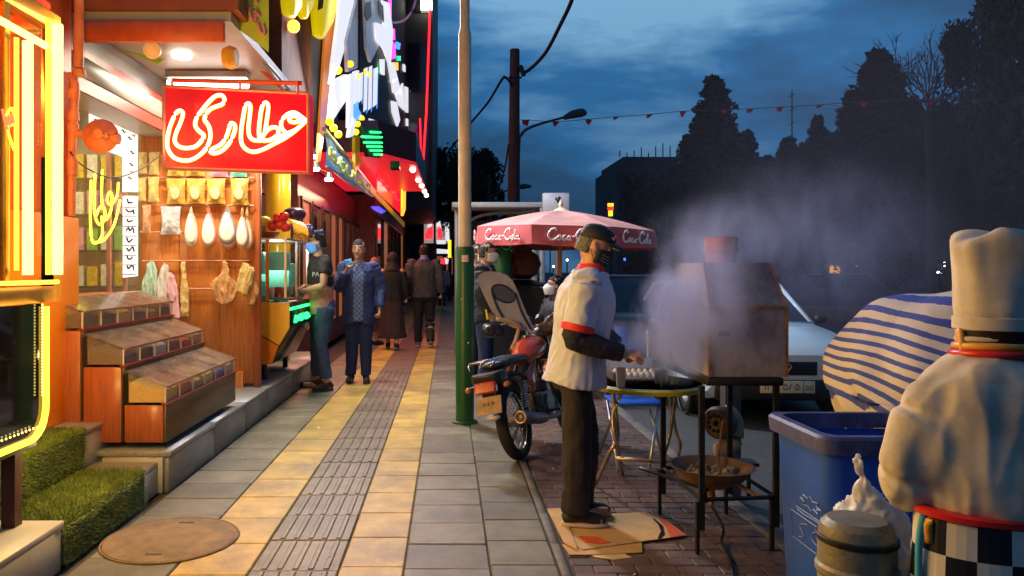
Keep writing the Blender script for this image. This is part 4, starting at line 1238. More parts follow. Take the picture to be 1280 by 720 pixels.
# lime banner
bn2 = thing('lime_banner', 'yellow-green cloth banner with pink writing hanging beside the shop beam', 'banner', P(312, 60, 5.6))
vs, fs = [], []
for j in range(13):
    for i in range(9):
        u, v = i / 8, j / 12
        px = 262 + 74 * u
        top, bot = -60, 18 + 48 * u ** 1.3
        py = top + (bot - top) * v
        p = P(px, py, 5.75 + 0.02 * math.sin(u * 9 + v * 3))
        vs.append(p)
for j in range(12):
    for i in range(8):
        a = j * 9 + i
        fs.append((a, a + 1, a + 10, a + 9))
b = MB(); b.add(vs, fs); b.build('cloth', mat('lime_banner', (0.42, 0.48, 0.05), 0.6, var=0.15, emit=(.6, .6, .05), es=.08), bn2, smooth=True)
for q in ([(296, -8), (300, 8), (306, 14), (304, 0), (309, 8)], [(311, 6), (314, 22), (320, 26), (318, 12), (324, 20)], [(322, 28), (326, 40), (331, 42), (329, 30)], [(300, -14), (310, -8), (322, 4)]):
    MB().tube([P(x, y_, 5.715) for x, y_ in q], 0.012, 6, sub=4).build('writing', mat('pink_print2', (0.75, 0.25, 0.3), 0.6), bn2, smooth=True)

# blue valance banner with yellow letters
aw = thing('blue_awning_banner', 'blue sloping awning banner with pale yellow Persian letters', 'awning', W(437, 220, -1.4))
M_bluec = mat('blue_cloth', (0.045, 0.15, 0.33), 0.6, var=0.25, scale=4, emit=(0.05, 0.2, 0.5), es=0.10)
top = [(405, 163), (412, 172), (424, 186), (438, 203), (454, 222), (470, 242)]
bot = [(408, 208), (418, 214), (430, 224), (442, 233), (455, 240), (466, 246)]
vs, fs = [], []
for i in range(6):
    for k in range(5):
        a, c = W(*top[i], -1.45), W(*bot[i], -1.36)
        p = a.lerp(c, k / 4)
        p.x += 0.02 * math.sin(i * 2 + k)
        vs.append(p)
for i in range(5):
    for k in range(4):
        a = i * 5 + k
        fs.append((a, a + 1, a + 6, a + 5))
b = MB(); b.add(vs, fs); b.build('cloth', M_bluec, aw, smooth=True)
MB().tube([W(x, y_, -1.45) + Vector((0, 0, .015)) for x, y_ in top], 0.03, 6).build('roller_bar', M_steel, aw)
MB().tube([W(x, y_, -1.36) for x, y_ in bot], 0.015, 6).build('hem', mat('pale_hem', (0.5, 0.55, 0.6), 0.5), aw)
M_yl = mat('pale_yellow_letters', (0.55, 0.60, 0.18), 0.5, emit=(0.8, 0.9, 0.2), es=0.12)
for q in ([(413, 184), (413, 197), (416, 200)], [(418, 190), (418, 203), (423, 205), (424, 198)], [(426, 197), (425, 212), (429, 214), (431, 206), (428, 203)], [(433, 206), (434, 219), (440, 221), (441, 213)], [(444, 215), (445, 227), (450, 229)], [(452, 224), (455, 234), (460, 236), (459, 231)]):
    MB().tube([W(x, y_, -1.34) for x, y_ in q], 0.022, 6, sub=3).build('letter', M_yl, aw, smooth=True)

for (x, y_, Y, lab) in ((390, 195, 8.6, 'round white spot lamp just right of the red neon sign'), (394, 211, 9.6, 'small white spot lamp below the first one by the red neon sign'), (411, 224, 10.4, 'small white spot lamp under the blue awning banner')):
    c = P(x, y_, Y)
    sl_ = thing('spot_lamp', lab, 'lamp', c)
    MB().lathe([(0.0, -.03), (.05, -.025), (.062, 0), (.06, .01)], c, 14).build('lens', glow('warm_white_spot', (1, 0.85, 0.6), 5), sl_, smooth=True)
    MB().cyl(c + Vector((0, 0, .011)), c + Vector((0, 0, .09)), .06, .03, n=14).build('housing', M_steel, sl_, smooth=40)
    MB().tube([c + Vector((0, 0, .08)), c + Vector((-.15, 0, .14)), Vector((-1.72 if Y < 12 else -2.3, Y, c.z + .3))], .012, 6).build('arm', M_dark, sl_)
    lamp('spot_light', 'POINT', c + Vector((.0, 0, -.09)), 20, (1, 0.82, 0.58), 0.05, parent=sl_)
# red neon shop sign, orange neon, eave lights
rn = thing('red_glow_sign', 'long red glowing shop sign under the red canopy', 'sign', W(485, 235, -1.3))
sign_poly(rn, 'red_board', [(471, 203), (499, 232), (501, 268), (470, 240)], mat('red_board', (.5, .01, .02), .3, emit=(1, .01, .02), es=1.0), -1.34, 0.02)
for q in ([(474, 208), (474, 222), (478, 226)], [(480, 214), (480, 230), (485, 232)], [(487, 222), (488, 238), (492, 240)], [(494, 230), (494, 246), (498, 250)]):
    MB().tube([W(x, y_, -1.29) for x, y_ in q], 0.03, 6, sub=3).build('letter_neon', M_re, rn, smooth=True)
sign_poly(rn, 'yellow_strip', [(462, 232), (505, 278), (505, 284), (462, 240)], mat('ochre_strip', (.35, .2, .02), .4, emit=(1, .5, .05), es=.15), -1.36, 0.02)
ov = thing('orange_blade_sign', 'upright orange-yellow neon blade sign below the red canopy', 'neon sign', W(502, 250, -1.1))
sign_poly(ov, 'blade', [(501, 228), (504.5, 232), (504, 262), (501, 270)], M_oe, -1.1, 0.06)
sign_poly(ov, 'blade_core', [(501.5, 236), (503, 238), (503, 256), (501.8, 260)], M_ye, -1.03, 0.01)
bls = thing('blue_arrow_sign', 'blue lit arrow-shaped sign over the red shop door', 'sign', W(472, 262, -1.5))
sign_poly(bls, 'arrow', [(463, 258), (472, 258), (481, 264), (476, 267), (466, 262)], glow('deep_blue', (.04, .06, 1), 1.6), -1.5, 0.03)
el = thing('eave_lights', 'string of tiny white lights along the shop eave above the walkers', 'light string', W(490, 290, -1.9))
for k in range(9):
    x = 470 + k * 4
    MB().sph(W(x, 284 + k * 1.6, -2.1), 0.028, 8).build('bulb', glow('warm_white_spot', (1, 0.85, 0.6), 5), el, smooth=True)
MB().tube([W(468, 280, -2.12), W(506, 296, -2.12)], 0.02, 6).build('rail', M_dark, el)
lamp('shopfront_light', 'AREA', (-2.0, 13.5, 2.8), 80, (1, 0.40, 0.25), 0.5, 3.0, parent=b2)
lamp('shopfront_light', 'AREA', (-1.6, 10.3, 3.2), 55, (1, 0.75, 0.45), 0.6, 2.0, parent=b1)
rv = thing('red_neon_line', 'long thin red neon line running up the tower corner to a bright lamp', 'neon line', (-0.55, 24.9, 4.2))
MB().tube([P(537.5, 12, 24.9), P(533, 140, 24.9), P(528, 217, 24.9)], 0.035, 8).build('neon_tube', M_re, rv)
MB().tube([P(525, 148, 24.9), P(527, 217, 24.9)], 0.028, 8).build('neon_tube', M_re, rv)
MB().tube([P(522, 178, 24.9), P(524, 217, 24.9)], 0.028, 8).build('neon_tube', M_re, rv)
MB().bb(P(526, 0, 24.8).x, P(540, 0, 24.8).x, 24.6, 24.95, P(0, 11, 24.8).z, P(0, 0, 24.8).z).build('floodlight', glow('flood', (1, .95, .7), 6), rv)
tag(MB().tube([P(487, 26, 18), P(495, 28, 18), P(507, 24, 18), P(516, 12, 18), P(521, -5, 18)], 0.028, 8, sub=5).build('white_cable', mat('white_cable', (.7, .7, .7), .4), smooth=True), 'white cable curving across the dark building top beside the floodlight', 'cable')

# distant signs at the end of the walk
fd = thing('far_red_white_sign', 'distant red and white lit sign at the end of the walkway', 'sign', P(548, 310, 33))
def far_poly(parent, name, q, m_, Y=33, th=0.1):
    return MB().prism([P(x, y_, Y) for x, y_ in q], (0, th, 0)).build(name, m_, parent)
far_poly(fd, 'board', [(530, 278), (562, 278), (562, 304), (530, 304)], mat('far_board', (.2, .2, .2), .5, emit=(.8, .9, .85), es=0.25), 33.2)
for q in ([(530, 294), (536, 284), (541, 282), (541, 298), (532, 299)], [(547, 282), (552, 286), (553, 298), (547, 298)]):
    far_poly(fd, 'red_letter', q, M_re)
for q in ([(545, 280), (550, 276), (552, 284), (547, 286)], [(556, 284), (561, 280), (562, 302), (557, 300)], [(534, 281), (540, 279), (540, 283), (535, 285)]):
    far_poly(fd, 'white_letter', q, M_we)
fd2 = thing('far_white_signs', 'distant white lit boards and yellow lamp below the red and white sign', 'sign', P(552, 330, 32))
for q, m_ in (([(546, 300), (557, 300), (557, 305), (546, 305)], M_we), ([(546, 311), (561, 312), (561, 317), (546, 317)], M_we), ([(560, 300), (564, 300), (564, 322), (560, 322)], M_ye), ([(551, 324), (556, 322), (557, 330), (551, 332)], M_re), ([(556, 322), (561, 324), (560, 330), (557, 330)], M_we)):
    far_poly(fd2, 'board', q, m_, 32)
fp_ = thing('far_sign_post', 'dark post carrying the distant signs', 'post', P(543, 383, 31))
MB().bb(P(542, 0, 31).x, P(544.6, 0, 31).x, 31, 31.1, -0.1, 3.5).build('shaft', M_dark, fp_)
fw = thing('far_walkway_building', 'dark building closing the end of the walkway behind distant signs', 'building', (-0.2, 42, 0))
MB().bb(-4, 1.6, 42, 46, -0.15, 5.0).build('wall', M_blackf, fw)
for k in range(5):
    MB().bb(-1.2 + k * .55, -0.85 + k * .55, 41.96, 41.998, 1.2, 2.2).build('window', rnd.choice([M_win, M_winlit]), fw)
# ================================================================= painted pole
M_green = mat('green_paint', (0.012, 0.085, 0.025), 0.35, var=0.2, scale=6, bump=0.1, dirt=0.3, dirtcol=(0.02, 0.05, 0.02))
M_cream = mat('cream_paint', (0.62, 0.51, 0.34), 0.45, var=0.12, scale=6, dirt=0.25, dirtcol=(0.3, 0.25, 0.18))
pp = thing('lamp_post', 'steel lamp post painted green below and cream above, on pavement edge', 'lamp post', (0.157, 7.17, 0))
MB().lathe([(0.086, 0.0), (0.086, 1.62), (0.080, 1.64)], (0.157, 7.17, 0), 28).build('green_base', M_green, pp, smooth=40)
MB().cyl((0.157, 7.17, 1.64), (0.157, 7.17, 3.62), 0.060, n=28).build('shaft', M_cream, pp, smooth=40)
MB().cyl((0.157, 7.17, 3.62), (0.157, 7.17, 3.68), 0.062, 0.046, n=28).build('shaft', M_cream, pp, smooth=40)
MB().cyl((0.157, 7.17, 3.68), (0.157, 7.17, 6.5), 0.045, n=28).build('shaft', M_cream, pp, smooth=40)
MB().lathe([(0.12, 0.0), (0.12, 0.012), (0.09, 0.02)], (0.157, 7.17, 0.004), 24).build('base_plate', M_green, pp, smooth=40)
b = MB()
for i in range(7):
    a = -PI / 2 - 0.35 + i * 0.1
    a2 = a + 0.1
    r = 0.0882
    b.add([(0.157 + r * math.cos(a), 7.17 + r * math.sin(a), 1.50), (0.157 + r * math.cos(a2), 7.17 + r * math.sin(a2), 1.50),
           (0.157 + r * math.cos(a2), 7.17 + r * math.sin(a2), 1.56), (0.157 + r * math.cos(a), 7.17 + r * math.sin(a), 1.56)], [(0, 1, 2, 3)])
stk = b.build('sticker', mat('white_sticker', (0.75, 0.68, 0.66), 0.5), pp)
text('CLB', frame_from((0.157, 7.0795, 1.53), (1, 0, 0), (0, 0, 1)), 0.045, mat('red_print', (0.6, 0.03, 0.03), 0.5, var=0), stk, 'sticker_print')
for (a, z) in ((-1.9, 1.15), (-1.2, 0.75)):
    MB().sph((0.157 + 0.088 * math.cos(a), 7.17 + 0.088 * math.sin(a), z), 0.008, 8).build('paint_chip', M_cream, pp)

# ================================================================= utility pole, cables, street lamps, bunting
M_polew = mat('brown_pole', (0.085, 0.045, 0.035), 0.8, var=0.3, scale=4, stretch=(6, 6, .5))
M_cab = mat('dark_cable', (0.015, 0.015, 0.02), 0.6, var=0)
up = thing('utility_pole', 'tall brown utility pole with brackets standing beyond the umbrella', 'utility pole', G(641, 400, 0))
a = P(641, 400, 20); a.z = -0.1
MB().cyl(a, P(643.5, 62, 20), 0.19, 0.125, n=16).build('shaft', M_polew, up, smooth=40)
b = MB()
b.cyl(P(636, 97, 19.9), P(652, 97, 19.9), 0.03, n=6)
b.cyl(P(650, 82, 19.9), P(655, 95, 19.9), 0.06, n=8)
b.cyl(P(646, 90, 19.9), P(654, 84, 19.9), 0.04, n=8)
b.build('bracket', M_cab, up)
tag(MB().tube([P(718, -20, 15), P(714, 2, 16), P(700, 32, 17.5), P(682, 66, 19), P(663, 86, 19.9), P(652, 92, 19.95)], 0.045, 7, sub=6).build('overhead_cable', M_cab, smooth=True), 'thick cable rising from the pole top out of the picture', 'cable')
tag(MB().tube([P(640, 108, 19.9), P(637, 102, 19.8), P(632, 97, 19.8), P(627, 100, 20), P(610, 128, 23), P(590, 152, 26), P(573, 174, 30), P(560, 190, 34)], 0.035, 6, sub=6).build('overhead_cable', M_cab, smooth=True), 'cable looping at the utility pole and dropping to the dark tree', 'cable')
tag(MB().tube([P(636, 180, 19.8), P(632, 205, 19.8), P(626, 228, 20), P(618, 244, 20.3)], 0.025, 6, sub=5).build('overhead_cable', M_cab, smooth=True), 'thin cable hanging down beside the utility pole', 'cable')
M_lampst = mat('lamp_grey', (0.05, 0.055, 0.065), 0.5, var=0.1)
sl = thing('street_lamp', 'unlit street lamp with a long curved arm above the umbrella', 'street lamp', (P(648, 0, 22).x, 22, -0.1))
MB().tube([(P(647, 0, 22).x, 22, -0.1), P(647, 300, 22), P(648, 190, 22), P(652, 168, 22), P(666, 158, 22), P(700, 148, 22), P(716, 143, 22)], [0.07, 0.06, 0.05, 0.045, 0.04, 0.035, 0.03], 8, sub=5).build('arm', M_lampst, sl, smooth=True)
MB().tube([P(704, 148, 22), P(716, 143, 22), P(728, 141, 22), P(733, 143, 22)], [0.05, 0.12, 0.13, 0.04], 10, sub=3, r2=0.5).build('lamp_head', M_lampst, sl, smooth=True)
sl2 = thing('street_lamp', 'smaller unlit street lamp behind the utility pole, above the shelter roof', 'street lamp', (P(616, 0, 30).x, 30, -0.1))
MB().tube([(P(612, 0, 30).x, 30, -0.1), P(613, 260, 30), P(616, 246, 30), P(626, 240, 30), P(648, 236, 30)], [0.07, 0.05, 0.04, 0.035, 0.03], 7, sub=4).build('arm', M_lampst, sl2, smooth=True)
MB().tube([P(645, 236, 30), P(654, 233, 30), P(664, 233, 30)], [0.04, 0.11, 0.05], 8, sub=3, r2=0.5).build('lamp_head', M_lampst, sl2, smooth=True)
MB().bb(P(609, 0, 32).x, P(614, 0, 32).x, 32, 32.15, -0.1, P(0, 217, 32).z).build('post', M_polew, thing('short_pole', 'short dark pole rising from the far tree by the shelter', 'pole', (P(611, 0, 32).x, 32, -0.1)))

bu = thing('flag_bunting', 'string of small dark red flags sagging high across the street', 'bunting', P(900, 140, 18))
pts = [(650, 150), (657, 150), (695, 152), (736, 149), (770, 146), (812, 143), (854, 139), (905, 137), (937, 136), (975, 134), (1025, 131), (1080, 127), (1165, 124), (1220, 125), (1300, 120)]
def bY(px): return 19 - (px - 650) * 0.004
MB().tube([P(x, y_, bY(x)) for x, y_ in pts], 0.008, 5, sub=3).build('cord', mat('bunting_cord', (0.12, 0.05, 0.06), 0.7), bu)
M_flag = mat('dark_red_flag', (0.40, 0.02, 0.03), 0.7, var=0.2)
for i, (x, y_) in enumerate(pts[1:-1]):
    Y = bY(x)
    s_ = rnd.uniform(0.8, 1.2)
    q = [P(x - 4 * s_, y_, Y), P(x + 4.5 * s_, y_ + rnd.uniform(-1, 1), Y + .05), P(x + rnd.uniform(-3, 3), y_ + rnd.uniform(4, 8) * s_, Y - .06), P(x - 3.5 * s_, y_ + 4.5 * s_, Y)]
    MB().prism([q[0], q[1], q[2], q[3]], (0, 0.01, 0)).build('flag', M_flag, bu)

# ================================================================= shelter and kiosk
M_frame = mat('grey_frame', (0.22, 0.23, 0.25), 0.45, metal=0.3, var=0.15)
bsx = thing('bus_shelter', 'grey steel bus shelter with curved roof and glass sides behind umbrella', 'bus shelter', (1.2, 13.5, 0))
b = MB()
for px in (572, 668):
    x = P(px, 0, 13).x
    b.bb(x - .05, x + .05, 12.95, 13.05, -0.1, 2.5)
x = P(677, 0, 12.6).x
b.bb(x - .03, x + .05, 12.55, 12.65, -0.1, 2.45)
b.build('post', M_frame, bsx, bev=0.01)
a, c = P(565, 259, 13), P(692, 250, 13)
MB().bb(a.x, c.x, 12.8, 13.6, 2.47, 2.56).build('roof_beam', mat('pale_roof_edge', (0.42, 0.43, 0.44), 0.4, var=0.1), bsx, bev=0.01)
vs = []
b = MB()
arc = [P(580, 281, 13.3), P(600, 270, 13.3), P(630, 266, 13.3), P(662, 268, 13.3), P(690, 276, 13.3)]
b.tube(arc, 0.03, 6, sub=4)
b.build('curved_rail', M_frame, bsx)
for (x0, x1) in ((574, 666),):
    MB().bb(P(x0, 0, 13.5).x, P(x1, 0, 13.5).x, 13.5, 13.52, 0.3, 2.3).build('glass_panel', mat('dark_pane', (0.05, 0.06, 0.07), 0.08, var=0, alpha=0.55), bsx)
MB().bb(P(590, 0, 13.2).x, P(664, 0, 13.2).x, 13.1, 13.4, 0.42, 0.47).build('bench', M_frame, bsx)
wb = thing('white_sign_box', 'white metal box with a dark crest standing above the umbrella', 'sign box', P(695, 262, 12.5))
a, c = P(679, 265, 12.5), P(712, 241, 12.5)
MB().bb(a.x, c.x, 12.5, 12.65, a.z, c.z).build('panel', mat('pale_box', (0.52, 0.52, 0.56), 0.5, var=0.15), wb, bev=0.01)
m = P(697, 252, 12.49)
MB().tube([m + Vector((-.03, 0, .06)), m + Vector((0.01, 0, -.02)), m + Vector((.03, 0, .08))], 0.02, 6).build('crest', M_dark, wb)
MB().bb(m.x - .04, m.x + .04, 12.52, 12.6, -0.1, a.z).build('post', M_frame, wb)

# ================================================================= umbrella
M_umt = mat('faded_pink_canvas', (0.50, 0.25, 0.22), 0.75, var=0.18, scale=5, dirt=0.3, dirtcol=(0.35, 0.24, 0.2))
M_umr = mat('red_canvas', (0.52, 0.10, 0.11), 0.7, var=0.15, scale=5)
M_umw = mat('white_print', (0.80, 0.76, 0.74), 0.6, var=0)
UY = 10.0
ap = P(701, 262, UY)
um = thing('parasol', 'faded red cola parasol with white script on its valance, open over tea stall', 'parasol', (P(697, 0, UY).x, UY, -0.1))
RU, zr = 1.19, P(0, 290, UY).z
cx_u = P(703, 0, UY).x
rim, low = [], []
N = 8
tilt = 0.03
for i in range(N):
    a = 2 * PI * i / N + PI / 8 - 0.06
    x, y_ = cx_u + RU * math.cos(a), UY + RU * math.sin(a)
    z = zr + 0.02 - tilt * math.cos(a) * RU
    rim.append(Vector((x, y_, z)))
    low.append(Vector((cx_u + (RU + 0.01) * math.cos(a), UY + (RU + .01) * math.sin(a), z - 0.215 + rnd.uniform(-.02, .02))))
apx = Vector((cx_u - 0.02, UY, ap.z))
for i in range(N):
    j = (i + 1) % N
    b = MB()
    n_ = 6
    vs = []
    for k in range(n_ + 1):
        t = k / n_
        A, B = apx.lerp(rim[i], t), apx.lerp(rim[j], t)
        for q in range(5):
            p = A.lerp(B, q / 4)
            p.z += -0.035 * math.sin(PI * q / 4) * math.sin(PI * t) + 0.05 * math.sin(PI * t) * 0.6
            vs.append(p)
    fs = [(k * 5 + q, k * 5 + q + 1, k * 5 + q + 6, k * 5 + q + 5) for k in range(n_) for q in range(4)]
    b.add(vs, fs)
    b.build('canopy_panel', M_umt, um, smooth=True)
    b = MB()
    vs = []
    for k in range(5):
        for q in range(9):
            p = rim[i].lerp(rim[j], q / 8).lerp(low[i].lerp(low[j], q / 8), k / 4)
            d = (p - Vector((cx_u, UY, p.z))).normalized()
            p += d * (0.025 * math.sin(q * 1.7 + i) * k / 4)
            p.z += -0.02 * math.sin(PI * q / 8) * k / 4
            vs.append(p)
    fs = [(k * 9 + q, k * 9 + q + 1, k * 9 + q + 10, k * 9 + q + 9) for k in range(4) for q in range(8)]
    b.add(vs, fs)
    val = b.build('valance_panel', M_umr, um, smooth=True)
    mid = (rim[i] + rim[j] + low[i] + low[j]) / 4
    d = (mid - Vector((cx_u, UY, mid.z))).normalized()
    xd = (rim[j] - rim[i]).normalized()
    # cursive cola script, one word - word, drawn as a stroke
    def scr(pts, r, o):
        MB().tube([mid + d * 0.035 + xd * ((x - 50) * 0.0060) + Vector((0, 0, (y_ - 10) * 0.0068)) for x, y_ in pts], r, 5, sub=4, r2=0.5).build('script', M_umw, val, smooth=True)
    if d.y < 0.3:
        scr([(22, 16), (20, 20), (12, 18), (6, 10), (10, 2), (18, 1), (24, 6)], 0.012, 0)
        scr([(28, 8), (24, 5), (26, 1), (30, 3), (30, 8), (27, 9)], 0.009, 0)
        scr([(39, 9), (35, 7), (34, 2), (38, 1), (42, 4)], 0.009, 0)
        scr([(48, 8), (44, 6), (44, 1), (48, 3), (49, 8), (48, 2), (51, 1)], 0.009, 0)
        scr([(52, 7), (58, 8)], 0.009, 0)
        scr([(76, 16), (74, 20), (66, 18), (60, 10), (64, 2), (71, 1), (77, 6)], 0.012, 0)
        scr([(82, 8), (78, 5), (80, 1), (84, 3), (84, 8), (81, 9)], 0.009, 0)
        scr([(86, 4), (90, 14), (89, 18), (87, 12), (87, 3), (90, 1)], 0.009, 0)
        scr([(98, 8), (93, 6), (93, 1), (97, 3), (99, 8), (98, 2), (102, 1)], 0.009, 0)
b = MB()
b.lathe([(0.10, -0.035), (0.13, -0.03), (0.05, 0.02), (0.02, 0.03), (0.03, 0.06), (0.025, 0.09), (0.0, 0.13)], apx, 14)
b.build('finial', M_cream, um, smooth=40)
pb = P(697, 0, UY)
MB().cyl((pb.x, UY, -0.1), (cx_u - .02, UY, ap.z - 0.03), 0.027, n=12).build('pole', mat('orange_wood_pole', (0.62, 0.24, 0.10), 0.5, var=0.2), um, smooth=40)
b = MB()
for i in range(N):
    b.tube([apx + Vector((0, 0, -0.03)), rim[i] + Vector((0, 0, -0.02))], 0.009, 5)
    b.tube([Vector((cx_u - .02, UY, zr - 0.15)), apx.lerp(rim[i], 0.55) + Vector((0, 0, -0.03))], 0.007, 5)
b.build('rib_frame', M_steel, um)
MB().lathe([(0.25, -0.1), (0.25, 0.0), (0.05, 0.03), (0.04, 0.2)], (pb.x, UY, 0), 20).build('base', M_dark, um, smooth=40)

# ================================================================= tea stall behind the parasol
M_clay = mat('clay_pot', (0.16, 0.06, 0.035), 0.5, var=0.3, scale=6, bump=0.2)
ts = thing('round_stall_table', 'dark round-topped stall table on a single post under the parasol', 'table', (P(655, 0, 10.6).x, 10.6, -0.1))
c = P(655, 358, 10.6)
MB().lathe([(0.0, 0), (0.36, 0), (0.37, 0.03), (0.12, 0.09), (0.0, 0.09)], c, 28).build('table_top', M_dark, ts, smooth=40)
MB().cyl((c.x, c.y, -0.1), c, 0.035, n=12).build('post', M_steel, ts, smooth=40)
c2 = P(654, 352, 10.6)
def pot(label, px, py, Y, r, m_, hh=1.0):
    cc_ = P(px, py, Y)
    t = thing('clay_pot', label, 'clay pot', cc_)
    MB().lathe([(r * .35, 0), (r * .8, r * .25 * hh), (r, r * .8 * hh), (r * .85, r * 1.25 * hh), (r * .5, r * 1.5 * hh), (r * .55, r * 1.65 * hh), (r * .45, r * 1.65 * hh)], cc_, 24).build('body', m_, t, smooth=40)
    MB().lathe([(r * .46, 0), (r * .3, r * .1), (0.02, r * .18), (0.03, r * .3), (0, r * .33)], cc_ + Vector((0, 0, r * 1.651 * hh)), 18).build('lid', m_, t, smooth=40)
pot('large brown clay pot on the round table under the parasol', 653, 349, 10.6, 0.26, M_clay)
pot('smaller brown clay pot beside the large one', 633, 350, 10.45, 0.16, M_clay, 1.3)
pot('dark clay pot seen between the big pot and the masked man', 618, 350, 10.8, 0.14, mat('dark_clay', (0.06, 0.03, 0.025), 0.6))
gu = thing('green_urn', 'green plastic urn with a coiled cap on the tea stall', 'urn', P(628, 350, 10.3))
c = P(628, 350, 10.3)
MB().lathe([(0.10, 0), (0.12, 0.02), (0.125, 0.34), (0.10, 0.40), (0.06, 0.43)], c, 18).build('body', mat('green_plastic', (0.03, 0.16, 0.07), 0.4, var=0.2), gu, smooth=40)
MB().torus(c + Vector((0.05, -.08, 0.47)), (0.2, 1, 0), 0.06, 0.018, 18, 7).build('coiled_cap', mat('bright_green_plastic', (0.05, 0.42, 0.22), 0.4), gu, smooth=True)
MB().bb(c.x - .3, c.x + .55, 10.2, 10.95, -0.1, c.z - .11).build('cabinet', M_blackf, thing('stall_cabinet', 'dark cabinet of the tea stall under the pots', 'cabinet', (c.x, 10.5, -0.1)))

# ================================================================= cardboard
M_card = mat('cardboard', (0.52, 0.33, 0.13), 0.8, var=0.18, scale=6, dirt=0.35, dirtcol=(0.3, 0.17, 0.07), bump=0.2, bscale=30)
M_cardr = mat('cardboard_red_print', (0.60, 0.09, 0.02), 0.6, var=0.2, scale=10)
cb = thing('flattened_cardboard', 'flattened orange cardboard box with red and black print under the cook\'s feet', 'cardboard', G(775, 665, 0.01))
def sheet(poly, z, th=0.005, curl=0.0):
    return MB().prism([G(x, y_, z + (curl if k % 3 == 2 else 0)) for k, (x, y_) in enumerate(poly)], (0, 0, th))
sheet([(692, 646), (745, 650), (760, 643), (806, 641), (834, 652), (858, 670), (800, 678), (728, 688), (703, 672)], 0.008).build('sheet', M_card, cb)
sheet([(684, 637), (703, 636), (722, 688), (705, 679)], 0.014).build('flap', M_card, cb)
sheet([(703, 681), (768, 679), (802, 678), (803, 691), (736, 694), (712, 694)], 0.004, 0.0035).build('flap', M_card, cb)
sheet([(735, 692), (775, 690), (790, 697), (768, 700), (745, 697)], 0.001, 0.0025).build('flap', mat('torn_cardboard', (0.60, 0.46, 0.24), 0.9), cb)
def stripe(poly, m_, z=0.0145):
    MB().prism([G(x, y_, z) for x, y_ in poly], (0, 0, 0.0012)).build('print', m_, cb)
stripe([(822, 647), (834, 652), (856, 669), (838, 672), (833, 660)], M_cardr)
stripe([(815, 648), (819, 649), (829, 658), (831, 668), (826, 673), (822, 673), (826, 664), (823, 656)], M_black)
stripe([(722, 670), (745, 671), (760, 678), (752, 680), (732, 678)], M_cardr)
stripe([(744, 672), (749, 672), (764, 678), (760, 679)], M_cardr, 0.0146)

# ================================================================= round table, chair and things on it
M_ivory = mat('ivory_plastic', (0.62, 0.60, 0.55), 0.4, var=0.1)
M_yrim = mat('yellow_rim', (0.72, 0.60, 0.03), 0.4, var=0.1)
M_bronzeT = mat('tan_metal_tube', (0.34, 0.27, 0.20), 0.35, metal=0.6, var=0.25)
tb = thing('folding_table', 'round ivory folding table with a yellow edge and crossed metal legs', 'table', (1.22, 4.72, 0))
TX, TY, TZ = 1.22, 4.74, 0.735
MB().lathe([(0.0, TZ - 0.02), (0.325, TZ - 0.02), (0.335, TZ - 0.004), (0.33, TZ)], (TX, TY, 0), 48, sy=1.05).lathe([(0.0, TZ), (0.33, TZ)], (TX, TY, 0), 48, sy=1.05).build('table_top', M_ivory, tb, smooth=40)
MB().lathe([(0.336, TZ - 0.038), (0.346, TZ - 0.034), (0.348, TZ - 0.012), (0.338, TZ - 0.006)], (TX, TY, 0), 48, sy=1.05).build('rim', M_yrim, tb, smooth=40)
for q in ([(766, 488), (772, 545), (762, 566), (744, 606)], [(778, 490), (766, 520), (772, 560), (778, 592)]):
    MB().tube([P(x, y_, 4.75) for x, y_ in q[:-1]] + [G(q[-1][0], q[-1][1], 0.012)], 0.013, 8, sub=5).build('leg', M_bronzeT, tb, smooth=True)
for q, Y in (([(845, 490), (838, 540), (828, 580), (830, 615)], 4.7), ([(836, 490), (845, 540), (850, 560), (838, 600)], 4.95)):
    MB().tube([P(x, y_, Y) for x, y_ in q[:-1]] + [G(q[-1][0], q[-1][1], 0.012)], 0.012, 8, sub=5).build('leg', M_bronzeT, tb, smooth=True)
MB().tube([P(770, 573, 4.75), P(820, 577, 4.75), P(850, 577, 4.75)], 0.012, 8).build('stretcher', M_bronzeT, tb, smooth=True)

M_bluep = mat('blue_plastic', (0.015, 0.10, 0.62), 0.35, var=0.15)
ch = thing('blue_chair', 'blue plastic folding chair with silver legs behind the round table', 'chair', (1.35, 5.75, 0))
MB().bb(1.20, 1.56, 5.55, 5.92, 0.44, 0.465).build('seat', M_bluep, ch, bev=0.01)
MB().prism([P(769, 408, 5.95), P(782, 410, 5.95), P(788, 445, 5.9), P(775, 450, 5.9)], (0, 0.02, 0)).build('backrest', M_bluep, ch, bev=0.006)
MB().prism([P(755, 452, 5.9), P(795, 452, 5.9), P(795, 476, 5.88), P(755, 476, 5.88)], (0, 0.02, 0)).build('backrest', M_bluep, ch, bev=0.006)
for q in ((1.22, 5.57, 1.16, 5.90), (1.53, 5.57, 1.38, 5.30), (1.22, 5.90, 1.20, 5.42), (1.53, 5.90, 1.62, 5.8)):
    MB().tube([(q[0], q[1], 0.44), (q[2], q[3], 0.012)], 0.012, 8).build('leg', M_steel, ch, smooth=True)
for s_ in (1.21, 1.55):
    MB().tube([(s_, 5.91, 0.43), (s_ - .0, 5.95, 0.75), (s_, 5.96, 0.95)], 0.011, 8, sub=3).build('back_post', M_steel, ch, smooth=True)

